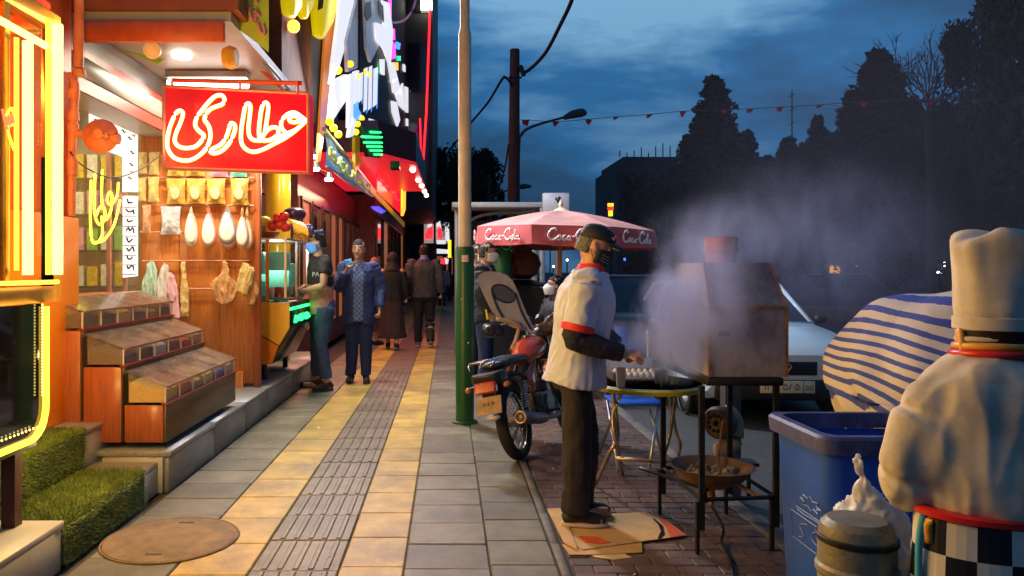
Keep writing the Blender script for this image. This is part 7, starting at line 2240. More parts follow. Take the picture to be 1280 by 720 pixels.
# ================================================================= motorcycle
M_tyre = mat('tyre_rubber', (0.014, 0.013, 0.013), 0.8, var=.3, bump=.4, bscale=90)
M_chrome = mat('chrome', (0.55, 0.55, 0.55), 0.18, metal=1.0, var=.1)
M_tank = mat('orange_red_tank', (0.62, 0.07, 0.012), 0.22, var=.15, coat=.6)
M_blkpl = mat('black_plastic', (0.016, 0.016, 0.018), 0.38, var=.2)
M_engine = mat('engine_alloy', (0.16, 0.155, 0.15), 0.45, metal=.7, var=.4, scale=20)
M_seatb = mat('black_seat', (0.012, 0.012, 0.013), 0.42, var=.2, bump=.15)
yaw, lean_ = R(66), R(-13)
mc = thing('motorcycle', 'orange-tanked motorcycle with tall grey windshield leaning on its stand', 'motorcycle', (0.555, 5.76, 0), rot=(lean_, 0, yaw), local=True)
Mm = Matrix.Translation(mc.location) @ Euler((lean_, 0, yaw)).to_matrix().to_4x4()
Mi = Mm.inverted()
def wheel(x, r, nm, steer=0.0):
    t0 = MB()
    Ms = Matrix.Translation((x, 0, r)) @ Matrix.Rotation(steer, 4, 'Z')
    t0.M = Ms
    t0.torus((0, 0, 0), (0, 1, 0), r - .042, .042, 48, 10, r2=.046)
    ty = t0.build('tyre', M_tyre, mc, smooth=True)
    r0 = MB(); r0.M = Ms
    r0.loft([r0.ring((0, -.022, 0), (0, 1, 0), r - .068, 48), r0.ring((0, -.024, 0), (0, 1, 0), r - .082, 48), r0.ring((0, 0, 0), (0, 1, 0), r - .078, 48), r0.ring((0, .024, 0), (0, 1, 0), r - .082, 48), r0.ring((0, .022, 0), (0, 1, 0), r - .068, 48)], cap=False, closed=False)
    r0.build('rim', M_chrome, mc, smooth=50)
    h = MB(); h.M = Ms
    h.cyl((0, -.05, 0), (0, .05, 0), .045, n=20)
    h.cyl((0, -.06, 0), (0, -.05, 0), .062, n=20)
    h.build('hub', M_engine, mc, smooth=40)
    sp_ = MB(); sp_.M = Ms
    for i in range(18):
        a = 2 * PI * i / 18
        for sd in (-1, 1):
            a2 = a + sd * .28
            sp_.tube([(.043 * math.cos(a2), sd * .03, .043 * math.sin(a2)), ((r - .075) * math.cos(a), sd * .004, (r - .075) * math.sin(a))], .0022, 4)
    sp_.build('spoke', M_chrome, mc)
wheel(0, .29, 'rear')
wheel(1.24, .29, 'front', R(14))
def mb_(name, m_, f, smooth=40, **k):
    b = MB(); f(b); return b.build(name, m_, mc, smooth=smooth, **k)
mb_('swingarm', M_blkpl, lambda b: [b.tube([(0, q, .29), (.45, q * .8, .33)], .017, 8) for q in (-.075, .075)])
for q in (-.10, .10):
    b = MB()
    pts, rr = [], []
    A, B = V(.02, q, .30), V(.14, q * .95, .62)
    n = 26
    for i in range(n * 6 + 1):
        t_ = i / (n * 6)
        a = t_ * 2 * PI * 11
        p = A.lerp(B, .22 + .62 * t_)
        pts.append(p + V(.026 * math.cos(a), .026 * math.sin(a), 0)); rr.append(.0055)
    b.tube(pts, rr, 5)
    b.build('shock_spring', M_chrome, mc, smooth=True)
    MB().tube([A, B], .012, 8).build('shock_rod', M_blkpl, mc)
def fr(b):
    for q in (-.055, .055):
        b.tube([(.92, 0, .80), (.80, q * .6, .45), (.72, q, .24), (.42, q, .24), (.40, q, .50), (.14, q, .63), (-.22, q, .66)], .015, 8, sub=3)
        b.tube([(.92, 0, .84), (.55, q * .6, .72), (.38, q, .62)], .016, 8, sub=2)
mb_('frame', M_blkpl, fr)
def eng(b):
    b.box((.58, 0, .33), (.26, .22, .18)); b.cyl((.55, -.14, .32), (.55, .13, .32), .085, n=20); b.cyl((.66, -.12, .33), (.66, .12, .33), .06, n=18)
    for i in range(8): b.box((.66 + i * .007, 0, .42 + i * .018), (.15, .16, .008), (0, R(18), 0))
    b.box((.70, 0, .50), (.09, .10, .20), (0, R(18), 0))
mb_('engine', M_engine, eng, bev=.004)
def tank(b):
    secs = [(.42, .05, .06, .72), (.48, .085, .075, .74), (.60, .125, .095, .765), (.72, .14, .105, .785), (.82, .12, .10, .79), (.90, .06, .06, .78)]
    b.loft([b.ring((x, 0, z), (1, 0, 0), h, 22, r2=w_, up=V(0, 0, 1)) for x, w_, h, z in secs])
mb_('fuel_tank', M_tank, tank, True)
MB().lathe([(0, .0), (.03, 0), (.03, .015), (0, .018)], (.68, 0, .882), 16).build('filler_cap', M_chrome, mc, smooth=40)
for q in (-1, 1):
    MB().prism([(.22, q * .085, .62), (.42, q * .095, .68), (.46, q * .095, .52), (.30, q * .085, .44)], (0, q * .018, 0)).build('side_panel', M_tank, mc, bev=.008)
def seat(b):
    secs = [(-.24, .07, .022, .735), (-.16, .105, .035, .735), (.05, .115, .045, .745), (.25, .105, .042, .735), (.38, .085, .04, .725), (.46, .06, .03, .735)]
    b.loft([b.ring((x, 0, z), (1, 0, 0), h, 20, r2=w_, up=V(0, 0, 1)) for x, w_, h, z in secs])
mb_('seat', M_seatb, seat, True)
def tailf(b):
    b.loft([[V(-.20, -.11, .70), V(-.20, .11, .70), V(-.20, .11, .62), V(-.20, -.11, .62)], [V(-.36, -.115, .70), V(-.36, .115, .70), V(-.37, .11, .62), V(-.37, -.11, .62)], [V(-.42, -.08, .69), V(-.42, .08, .69), V(-.40, .08, .63), V(-.40, -.08, .63)]])
mb_('tail_cowl', M_blkpl, tailf, bev=.012)
def rack(b):
    for q in (-.10, 0, .10):
        b.tube([(-.05, q, .76), (-.15, q, .785), (-.38, q, .775), (-.43, q * .8, .74)], .007, 7, sub=3)
    for x in (-.15, -.27, -.38): b.tube([(x, -.10, .782), (x, .10, .782)], .007, 7)
mb_('rear_rack', M_chrome, rack, True)
mb_('tail_light', mat('red_lens', (0.35, 0.02, 0.03), 0.15, var=.2, coat=.5), lambda b: b.box((-.405, 0, .60), (.05, .17, .085), (0, R(12), 0)), bev=.012)
for q in (-.15, .15):
    mb_('indicator', mat('amber_lens', (.45, .13, .03), .2), lambda b: b.sph((-.37, q, .60), .025, 10, (1.3, 1, .9)), True)
    mb_('indicator_stalk', M_blkpl, lambda b: b.tube([(-.34, q * .5, .62), (-.37, q, .61)], .007, 6))
def fend(b):
    rows = []
    for i in range(9):
        a = R(60) + R(95) * i / 8
        c = V(0, 0, .29)
        rows.append([c + V(math.cos(a) * rr_, y_, math.sin(a) * rr_) for y_, rr_ in ((-.06, .335), (-.035, .352), (0, .357), (.035, .352), (.06, .335), (.035, .345), (0, .350), (-.035, .345))])
    b.loft(rows)
mb_('rear_fender', M_blkpl, fend, 40)
def ffend(b):
    rows = []
    for i in range(9):
        a = R(35) + R(105) * i / 8
        c = V(1.24, 0, .29)
        rows.append([c + V(math.cos(a) * rr_, y_, math.sin(a) * rr_) for y_, rr_ in ((-.055, .315), (-.03, .33), (0, .335), (.03, .33), (.055, .315), (.03, .325), (0, .329), (-.03, .325))])
    b.loft(rows)
mb_('front_fender', M_tank, ffend, 40)
mb_('number_plate', mat('dirty_plate', (0.42, 0.27, 0.16), .6, var=.3, scale=14, dirt=.5), lambda b: b.box((-.405, 0, .475), (.008, .19, .13), (0, R(22), 0)), bev=.003)
MB().sph(V(-.38, 0, .385), .035, 10, (1, 1.6, .7)).build('plate_reflector', mat('pale_reflector', (.5, .5, .5), .3), mc, smooth=True)
mb_('plate_bracket', M_blkpl, lambda b: b.box((-.375, 0, .53), (.02, .10, .12), (0, R(22), 0)))
text('۵۸۴', frame_from((-.4135, 0, .482), (0, -1, 0), (-.37, 0, .93)), .06, mat('plate_ink', (.12, .07, .04), .6, var=0), mc, 'plate_lettering')
def muf(b):
    b.tube([(.70, -.06, .40), (.80, -.10, .30), (.72, -.13, .21), (.50, -.14, .22), (.20, -.15, .26)], .020, 10, sub=4)
    b.tube([(.30, -.15, .245), (.15, -.155, .265), (-.28, -.165, .345)], [.034, .045, .047], 18, sub=2)
mb_('exhaust', M_engine, muf, True)
MB().torus(V(-.282, -.165, .345), (-1, -.02, .18), .040, .008, 22, 8).build('exhaust_tip', mat('brass_tip', (.55, .36, .2), .35, metal=.8), mc, smooth=True)
MB().cyl(V(-.27, -.165, .343), V(-.276, -.165, .344), .034).build('exhaust_bore', M_black, mc)
def fork(b):
    for q in (-.085, .085):
        b.tube([(1.24, q, .29), (1.02, q, .92)], [.022, .018], 10)
    b.box((1.04, 0, .88), (.06, .22, .03), (0, R(-20), 0))
mb_('fork', M_chrome, fork)
def bars(b):
    b.tube([(1.0, 0, .95), (.98, .10, .97), (.94, .22, 1.03), (.86, .33, 1.01), (.80, .38, 1.00)], .011, 8, sub=4)
    b.tube([(1.0, 0, .95), (.98, -.10, .97), (.94, -.22, 1.03), (.86, -.33, 1.01), (.80, -.38, 1.00)], .011, 8, sub=4)
mb_('handlebar', M_chrome, bars, True)
for q in (-1, 1):
    MB().tube([(.87, q * .32, 1.012), (.79, q * .39, 1.0)], .019, 10).build('grip', M_blkpl, mc, smooth=40)
    MB().tube([(.90, q * .27, 1.02), (.98, q * .30, 1.0), (.93, q * .42, .99)], .006, 6, sub=3).build('lever', M_chrome, mc, smooth=True)
mb_('headlight', M_blkpl, lambda b: b.lathe([(.02, -.10), (.07, -.07), (.09, 0), (.092, .02), (.0, .02)], (1.10, 0, .86), 20, ax=(1, 0, .05)), True)
mb_('instrument_cluster', M_blkpl, lambda b: [b.cyl((.98, q, .99), (1.03, q, 1.02), .038, n=16) for q in (-.05, .05)])
MB().tube([(.42, .10, .24), (.40, .24, .02)], .010, 8).build('side_stand', M_blkpl, mc)
MB().box((.50, -.18, .27), (.05, .10, .02)).build('foot_peg', M_blkpl, mc)
# bundles on the bars (hand covers, dark cloth)
b = MB()
b.tube([(.70, .30, 1.0), (.82, .36, 1.0), (.96, .30, .98)], [.05, .07, .06], 12, sub=3)
fuse(b, 'hand_muff', M_seatb, mc, vox=.012, it=3, wr=.02, wsc=(14, 14, 14))
b = MB()
b.tube([(.74, -.36, .98), (.86, -.34, .99), (1.0, -.24, .96), (1.05, -.05, .92)], [.05, .075, .09, .07], 12, sub=3)
fuse(b, 'hand_muff', mat('brown_black_cover', (.03, .02, .017), .6, var=.3), mc, vox=.012, it=3, wr=.03, wsc=(14, 14, 14))
# tall windshield: an outline standing at its own depth in front of the bars, with an oval clear pane
wsp = [(597, 352), (598, 345), (602, 341), (608, 339), (624, 340), (634, 344), (641, 351), (648, 366), (654, 382), (661, 398), (669, 412), (673, 418), (660, 415), (640, 409), (624, 400), (614, 388), (605, 370)]
def WP(px, py, dy=0.0):
    t_ = (py - 340) / 78.0
    Y = 6.62 - .10 * t_ + (px - 630) * .002 + dy
    return Mi @ P(px, py, Y)
oc, orx, ory, orot = (629, 367), 15.5, 9.5, R(28)
def oval(k=1.0, n=28):
    return [(oc[0] + k * (orx * math.cos(a) * math.cos(orot) - ory * math.sin(a) * math.sin(orot)), oc[1] + k * (orx * math.cos(a) * math.sin(orot) + ory * math.sin(a) * math.cos(orot))) for a in [2 * PI * i / n for i in range(n)]]
# resample the outline by angle about the oval's centre
def ray_out(a):
    best = None
    dx, dy = math.cos(a), math.sin(a)
    for i in range(len(wsp)):
        x1_, y1_ = wsp[i]; x2_, y2_ = wsp[(i + 1) % len(wsp)]
        ex, ey = x2_ - x1_, y2_ - y1_
        den = dx * ey - dy * ex
        if abs(den) < 1e-9: continue
        t_ = ((x1_ - oc[0]) * ey - (y1_ - oc[1]) * ex) / den
        u_ = ((x1_ - oc[0]) * dy - (y1_ - oc[1]) * dx) / den
        if t_ > 0 and -1e-6 <= u_ <= 1 + 1e-6: best = t_ if best is None else max(best, t_)
    return (oc[0] + dx * best, oc[1] + dy * best)
n = 72
inn = oval(1.0, n)
outp = [ray_out(math.atan2(q[1] - oc[1], q[0] - oc[0])) for q in inn]
b = MB()
th_ = .012
b.loft([[WP(*q) for q in inn], [WP(*q) for q in outp], [WP(q[0], q[1], th_) for q in outp], [WP(q[0], q[1], th_) for q in inn]], cap=False, closed=True)
b.build('windshield', mat('milky_windshield', (0.42, 0.38, 0.34), 0.35, var=.15, scale=5, dirt=.3, dirtcol=(.25, .22, .19)), mc, smooth=40)
b = MB(); b.prism([WP(q[0], q[1], .002) for q in oval(1.0, 28)], (Mi.to_3x3() @ V(0, .005, 0)))
b.build('windshield_pane', mat('smoky_pane', (.12, .12, .13), .1, var=.1, alpha=.75), mc)
b = MB(); b.tube([WP(q[0], q[1], -.004) for q in oval(1.02, 28)], .006, 6, closed=True); b.build('pane_seal', M_blkpl, mc, smooth=True)
b = MB()
b.tube([WP(615, 366, -.012), WP(622, 385, -.012), WP(632, 402, -.012)], .008, 6, sub=3)
b.tube([WP(644, 366, -.012), WP(652, 390, -.012), WP(664, 412, -.012)], .008, 6, sub=3)
b.build('windshield_bracket', M_blkpl, mc)
b = MB()
b.tube([WP(620, 399, -.03), WP(640, 402, -.06), WP(652, 410, -.03)], .02, 8, sub=3)
b.tube([WP(650, 405, .0), Mi @ P(645, 425, 6.5), Mi @ P(640, 436, 6.4)], .018, 8, sub=3)
b.build('windshield_stem', mat('tan_rope', (.35, .25, .17), .7, var=.3), mc, smooth=True)

# ================================================================= cars
M_carglass = mat('car_glass', (0.02, 0.022, 0.028), 0.06, var=0, coat=1.0)
M_grille = mat('grille_black', (0.012, 0.012, 0.014), 0.5, var=.1)
M_head = mat('headlight_glass', (.35, .37, .40), .12, metal=.3, var=.1)
def car(label, loc, rz, paint, L_=3.95, W_=1.62, Hc=1.40, category='car', group=None, hatch=True, red=False, plate=None, detail=True):
    """local: +x forward, z up, wheels on z=0"""
    t = thing('parked_car', label, category, loc, group, rot=(0, 0, rz), local=True)
    hw = W_ / 2
    st = [(-.50, .40, .86, .88), (-.485, .28, .90, .96), (-.42, .22, .92, .99), (-.25, .20, .92, 1.0), (0, .20, .92, 1.0), (.20, .20, .93, 1.0), (.34, .21, .88, .99), (.44, .24, .80, .96), (.485, .28, .74, .92), (.50, .36, .68, .86)]
    b = MB()
    rings = []
    for f, zl, zh, wk in st:
        x = f * L_
        w_ = hw * wk
        zm = zl + (zh - zl) * .55
        rings.append([V(x, -w_ * .90, zl), V(x, -w_, zl + .06), V(x, -w_, zm), V(x, -w_ * .97, zh - .04), V(x, -w_ * .88, zh), V(x, -w_ * .4, zh + .02), V(x, w_ * .4, zh + .02), V(x, w_ * .88, zh), V(x, w_ * .97, zh - .04), V(x, w_, zm), V(x, w_, zl + .06), V(x, w_ * .90, zl)])
    b.loft(rings)
    b.build('body', paint, t, smooth=35)
    # cabin
    xr, xf = (-.43 * L_ if hatch else -.36 * L_), .20 * L_
    xrt, xft = (-.30 * L_ if hatch else -.20 * L_), .045 * L_
    zb_, zt = .93, Hc
    base = [V(xr, -hw * .90, zb_), V(xf, -hw * .90, zb_), V(xf, hw * .90, zb_), V(xr, hw * .90, zb_)]
    top = [V(xrt, -hw * .72, zt - .02), V(xft, -hw * .72, zt - .02), V(xft, hw * .72, zt - .02), V(xrt, hw * .72, zt - .02)]
    b = MB(); b.loft([base, top]); b.build('cabin_glass', M_carglass, t)
    rf = MB()
    rf.loft([[p + V(0, 0, -.015) for p in top], [p + V(0, 0, .02) for p in top], [V(p.x * .96, p.y * .9, zt + .03) for p in top]])
    rf.build('roof', paint, t, smooth=50, bev=.01)
    pb_ = MB()
    for i in range(4):
        pb_.tube([base[i] + V(0, 0, -.02), top[i]], .032, 6)
    for q in (-1, 1):
        a = V(-.10 * L_, q * hw * .90, zb_); c = V(-.11 * L_, q * hw * .725, zt)
        pb_.tube([a, c], .03, 6)
        pb_.tube([V(xr, q * hw * .905, zb_), V(xf, q * hw * .905, zb_)], .018, 5)
    for xx, yy in ((xr, 1), (xf, 1)):
        pb_.tube([V(xx, -hw * .9, zb_), V(xx, hw * .9, zb_)], .018, 5)
    pb_.build('pillars', paint, t, smooth=True)
    for x in (-.31 * L_, .31 * L_):
        for q in (-1, 1):
            c = V(x, q * (hw - .09), .29)
            MB().torus(c, (0, 1, 0), .225, .065, 28, 8, r2=.08).build('tyre', M_tyre, t, smooth=True)
            MB().lathe([(0, .0), (.05, .03), (.15, .02), (.175, .06), (.18, .0), (0, -.02)], c, 20, ax=(0, q, 0)).build('rim', M_engine, t, smooth=40)
            MB().torus(c + V(0, q * .072, 0), (0, 1, 0), .305, .02, 28, 6).build('wheel_arch', M_grille, t, smooth=True)
    if detail:
        fx = .5 * L_
        MB().bb(fx - .05, fx + .012, -hw * .84, hw * .84, .26, .47).build('bumper', M_grille, t, bev=.02)
        MB().bb(fx - .03, fx + .004, -hw * .36, hw * .36, .50, .64).build('grille', M_grille, t, bev=.008)
        for q in (-1, 1):
            MB().prism([V(fx - .02, q * hw * .40, .51), V(fx - .10, q * hw * .85, .52), V(fx - .13, q * hw * .86, .66), V(fx - .02, q * hw * .40, .65)], (.028, 0, 0)).build('headlight', M_head, t, bev=.006)
            MB().box((.17 * L_, q * (hw + .06), .97), (.07, .13, .09)).build('mirror', M_grille, t, bev=.02)
        b = MB()
        for k in range(-1, 2):
            b.bb(fx + .004, fx + .008, -hw * .35, hw * .35, .565 + k * .035, .572 + k * .035)
        b.build('grille_bar', M_blkpl, t)
        for q in (-1, 1):
            MB().tube([(xf + .02, q * .15 - .25, .955), (xf - .13, q * .15 + .05, 1.08)], .006, 5).build('wiper', M_grille, t)
    rr = mat('tail_red_lit', (.4, .01, .02), .3, var=0, emit=(1, .02, .04), es=2.5) if red else mat('tail_red', (.3, .01, .02), .3, var=0)
    for q in (-1, 1):
        MB().bb(-.5 * L_ - .01, -.5 * L_ + .03, q * hw * .55, q * hw * .86, .62, .78).build('tail_light', rr, t, bev=.006)
    MB().bb(-.5 * L_ - .02, -.5 * L_ + .05, -hw * .85, hw * .85, .30, .48).build('rear_bumper', M_grille, t, bev=.02)
    return t
M_bluecar = mat('pale_blue_paint', (0.48, 0.62, 0.70), 0.4, metal=.0, var=.08, scale=3, coat=.5, dirt=.2, dirtcol=(.1, .15, .18))
Yc = 7.40
cc = car('pale blue-grey hatchback parked behind the smoking hood, front towards camera', (3.38, Yc + 2.0, -.10), R(-90 - 3), M_bluecar, L_=3.95, W_=1.62, Hc=1.36)
fx = .5 * 3.95
# diamond badge and plate on its front
def cl(x, y_, z): return (x, y_, z)
MB().tube([(fx + .016, 0, .525), (fx + .016, .038, .585), (fx + .016, 0, .645), (fx + .016, -.038, .585)], .010, 6, closed=True).build('diamond_badge', M_chrome, cc)
pl_ = MB().bb(fx + .013, fx + .020, -.26, .26, .335, .455).build('number_plate', mat('cream_plate', (.60, .55, .38), .4, var=.05), cc, bev=.003)
M_pk = mat('plate_black', (.01, .01, .01), .5, var=0)
text('۱۲ د ۵۸۵', frame_from((fx + .0205, -.055, .395), (0, 1, 0), (0, 0, 1)), .100, M_pk, pl_, 'plate_lettering', ext=.001)
text('۵۵', frame_from((fx + .0205, .205, .387), (0, 1, 0), (0, 0, 1)), .072, M_pk, pl_, 'plate_lettering', ext=.001)
MB().bb(fx + .0205, fx + .0215, .148, .153, .337, .453).build('plate_line', M_pk, pl_)
M_dcar = mat('dark_car_paint', (0.018, 0.020, 0.028), 0.3, metal=.2, var=.1, coat=.5)
M_gcar = mat('grey_car_paint', (0.07, 0.075, 0.09), 0.35, metal=.3, var=.1, coat=.5)
car('dark saloon parked behind the cook, beyond the round table', (2.75, 12.2, -.10), R(88), M_dcar, L_=4.3, Hc=1.42, hatch=False, detail=True)
gr2 = 'cars across the street in the dark'
car('dark car with one red tail light far across the street beside the statue hat', (15.8, 26.0, -.10), R(170), M_dcar, group=gr2, red=True, detail=False)
car('grey car across the street under the widest yellow window', (12.2, 25, -.10), R(178), M_gcar, group=gr2, detail=False)
car('grey car across the street below the pair of narrow yellow windows', (16.6, 28.8, -.10), R(178), M_gcar, group=gr2, detail=False, hatch=False)
car('dark car across the street just past the pale blue hatchback', (9.6, 24, -.10), R(176), M_dcar, group=gr2, detail=False)
car('dark car in the road behind the seated man and the parasol pole', (4.2, 30, -.10), R(85), M_dcar, group=gr2, red=True, detail=False)
# ================================================================= far side of the street
M_hedge = mat('dark_foliage', (0.022, 0.032, 0.022), 0.8, var=.5, scale=3)
M_leaf2 = mat('pine_foliage', (0.022, 0.034, 0.026), 0.8, var=.5, scale=3)
M_trunk = mat('dark_bark', (0.05, 0.035, 0.028), 0.9, var=.4, scale=8, stretch=(4, 4, .6))
MB().bb(13.0, 200, -20, 400, -.15, 0.02).build('far_pavement', mat('far_pavement', (.08, .078, .075), .8, var=.2), kind='structure')
mw = thing('low_wall', 'low reddish wall along the far side of the street', 'wall', (12.0, 22, -.1))
MB().tube([(6.5, 24.6 - 3.4, .0), (14.5, 24.6 - 3.2, .0)], .01, 4).build('rail_core', M_dark, mw)
x = 6.4
while x < 15.0:
    MB().bb(x, x + .78, 21.3, 21.5, -.1, .42).build('wall_block', mat('dull_red_wall', (.16, .075, .07), .8, var=.4, scale=6, rand=.2), mw, bev=.01)
    x += .8

def crown_mesh(name, kind, h, r, n, seed, m_):
    rr = random.Random(seed)
    b = MB()
    def leaf(p, s_):
        a, c = rr.uniform(0, 2 * PI), rr.uniform(-1, 1)
        d = V(math.cos(a), math.sin(a), c).normalized()
        e_ = d.cross(V(rr.uniform(-1, 1), rr.uniform(-1, 1), rr.uniform(-1, 1))).normalized()
        b.add([p - d * s_, p + d * s_, p + e_ * s_ * rr.uniform(.9, 1.8)], [(0, 1, 2)])
    clumps = []
    if kind == 'pine':
        k = 0
        nl = int(h * 3.2)
        for j in range(nl):
            t_ = (j + .5) / nl
            z = h * (.16 + .84 * t_)
            rad = r * (1 - t_) ** .8 * rr.uniform(.65, 1.12) + .05
            for q in range(6):
                a = rr.uniform(0, 2 * PI)
                clumps.append((V(rad * .66 * math.cos(a), rad * .62 * math.sin(a), z + rr.uniform(-.2, .2)), rad * .42 + .12))
    else:
        for j in range(34):
            a, el_ = rr.uniform(0, 2 * PI), rr.uniform(-.5, 1)
            ro = r * rr.uniform(.35, 1.0) * math.sqrt(max(.1, 1 - el_ * el_ * .7))
            clumps.append((V(ro * math.cos(a), ro * math.sin(a), h * .62 + el_ * h * .36), r * rr.uniform(.18, .36)))
    per = n // len(clumps)
    for c, cr in clumps:
        for _ in range(per):
            d = V(rr.gauss(0, 1), rr.gauss(0, 1), rr.gauss(0, .7)).normalized() * cr * rr.uniform(.5, 1.05)
            leaf(c + d, rr.uniform(.05, .11) * (1 + h * .03))
    return b.mesh(name, m_), clumps
protos = {}
def tree(label, px, topy, Y, kind='pine', w_=1.0, group='dark trees across the street', seed=1, base=0.0, name='pine_tree'):
    key = (kind, seed)
    if key not in protos:
        me, cl_ = crown_mesh('crown', kind, 8.0, 1.75 if kind == 'pine' else 2.6, 15000, seed, M_leaf2 if kind == 'pine' else M_hedge)
        b = MB()
        b.tube([(0, 0, -.1), (.03, 0, 3), (0, .03, 6), (0, 0, 7.6)], [.16, .12, .07, .02], 8, sub=2)
        rr = random.Random(seed)
        for c, cr in cl_[::3]:
            b.tube([V(0, 0, max(.8, c.z - .8)), V(c.x * .6, c.y * .6, c.z - .25), c], [.05, .03, .01], 5)
        protos[key] = (me, b.mesh('trunk', M_trunk, True))
    me, tm = protos[key]
    top = P(px, topy, Y)
    hgt = top.z - base + .05
    s_ = hgt / 8.0
    t = bpy.data.objects.new(name, None)
    COL.objects.link(t)
    t.location = (top.x, Y, base)
    t.scale = (s_ * w_, s_ * w_, s_)
    t.rotation_euler = (0, 0, px * .37)
    tag(t, label, 'tree', group)
    for nm, m_ in (('trunk', tm), ('crown', me)):
        o = bpy.data.objects.new(nm, m_); COL.objects.link(o); o.parent = t
    return t
T = tree
T('pointed dark pine left of the title-high gap, tall and ragged', 893, 102, 30, seed=1, w_=1.25)
T('short dark conifer just beyond the dark apartment block', 862, 175, 32, seed=2, w_=1.3)
T('small pointed conifer between two taller pines behind the bunting', 933, 170, 33, seed=3, w_=1.1)
T('low bushy conifer under the radio mast', 958, 200, 34, seed=2, w_=1.4)
T('slim conifer with drooping tiers beside the radio mast', 1022, 152, 32, seed=3, w_=.95)
T('low dark conifer to the window side of radio mast', 985, 178, 33, seed=1, w_=1.4)
T('round-shouldered conifer beside the tallest pointed pine', 1068, 122, 29, seed=2, w_=1.3)
T('tallest pointed pine in the middle of dark tree line', 1099, 70, 28, seed=1, w_=1.35)
T('dark pine filling the gap under the bare tree', 1138, 130, 27, seed=3, w_=1.3)
T('broad dark evergreen beneath the bare branches', 1185, 150, 25, 'broad', .8, seed=5, name='broad_tree')
T('tall bushy evergreen whose top stands beside the bare tree', 1222, 30, 22, 'broad', .42, seed=6, name='broad_tree')
T('huge dark evergreen filling the upper corner over the statue', 1290, -70, 17, 'broad', .50, seed=5, name='broad_tree')
T('second huge dark evergreen beyond the frame edge by the statue', 1370, -40, 18, 'broad', .8, seed=6, name='broad_tree')
T('dark broad tree filling the skyline right of the tallest pine', 1160, 165, 25.5, 'broad', 1.0, seed=6, name='broad_tree')
T('dark broad tree left of the tallest pine under the flags', 1045, 178, 28.5, 'broad', 1.0, seed=5, name='broad_tree')
T('dark broad tree behind the statue hat', 1235, 120, 24, 'broad', 1.0, seed=6, name='broad_tree')
T('dark broad tree behind the chimney smoke', 905, 215, 26, 'broad', 1.1, seed=5, name='broad_tree')
T('dark broad tree at the middle of hedge line', 1000, 215, 26, 'broad', 1.15, seed=6, name='broad_tree')
T('dark broad tree in front of the yellow windows', 1090, 200, 27, 'broad', 1.2, seed=5, name='broad_tree')
g2 = 'dark trees at the end of the walkway'
T('dark round tree over the far end of the walkway', 562, 188, 36, 'broad', .75, g2, 6, name='broad_tree')
T('small dark tree between lamp post and utility pole', 598, 193, 38, 'broad', .7, g2, 5, name='broad_tree')
T('dark tree closing the walkway beside the far signs', 580, 215, 34, 'broad', .8, g2, 5, name='broad_tree')
# undergrowth mass
b = MB()
rr = random.Random(3)
for _ in range(34000):
    x = rr.uniform(7.0, 30)
    y_ = rr.uniform(28.5, 31.5) - .02 * x
    hmax = 5.0 + min(1.6, max(0, (x - 12) * .16)) + 1.3 * noise.noise(V(x * .35, 0, 0)) + .6 * noise.noise(V(x * 1.3, 2, 0))
    z = hmax * (rr.random() ** .8)
    p = V(x, y_ + rr.uniform(-.5, .5) * (1 - z / 6), z)
    a = rr.uniform(0, 2 * PI)
    d = V(math.cos(a), rr.uniform(-1, 1), math.sin(a)) * rr.uniform(.07, .14)
    b.add([p - d, p + d, p + V(rr.uniform(-.2, .2), rr.uniform(-.2, .2), rr.uniform(.1, .25))], [(0, 1, 2)])
b.build('hedge_foliage', M_hedge, kind='stuff')
# bare tree
bt = thing('bare_tree', 'leafless tree with a fan of fine twigs against blue sky', 'tree', (P(1160, 0, 20).x, 20, 0))
tb_, cb_ = MB(), MB()
rr = random.Random(12)
base = P(1160, 330, 20); base.z = 0
fork_ = P(1160, 150, 20)
tb_.tube([base, base.lerp(fork_, .5) + V(.1, 0, 0), fork_], [.16, .13, .09], 8, sub=3)
tb_.build('trunk', M_trunk, bt, smooth=True)
def br(p, d, l, r, lev):
    q = p + d * l
    cb_.tube([p, p.lerp(q, .5) + V(rr.gauss(0, .03), 0, rr.gauss(0, .03)) * l, q], [r, r * .8, r * .6], 4)
    if lev == 0: return
    for _ in range(rr.choice((2, 3, 3))):
        nd = (d + V(rr.gauss(0, .42), rr.gauss(0, .3), rr.gauss(.1, .36))).normalized()
        br(p.lerp(q, rr.uniform(.55, 1)), nd, l * rr.uniform(.55, .85), r * .68, lev - 1)
for k in range(8):
    a = -1.1 + 2.2 * k / 7
    br(fork_ + V(0, 0, rr.uniform(-.5, .2)), V(math.sin(a), rr.gauss(0, .2), math.cos(a)).normalized(), .95, .035, 4)
cb_.build('branches', M_trunk, bt)
# mast
mst = thing('radio_mast', 'thin lattice radio mast rising beyond the dark trees', 'mast', (P(990, 0, 60).x, 60, 0))
a = P(990, 112, 60)
MB().tube([(a.x, 60, 0), a], [.12, .04], 6).build('pole', M_lampst, mst)
b = MB()
for k in range(8):
    zz = a.z - .6 - k * 1.1
    b.tube([(a.x - .25, 60, zz), (a.x + .25, 60, zz + .3)], .03, 4)
b.build('cross_bar', M_lampst, mst)

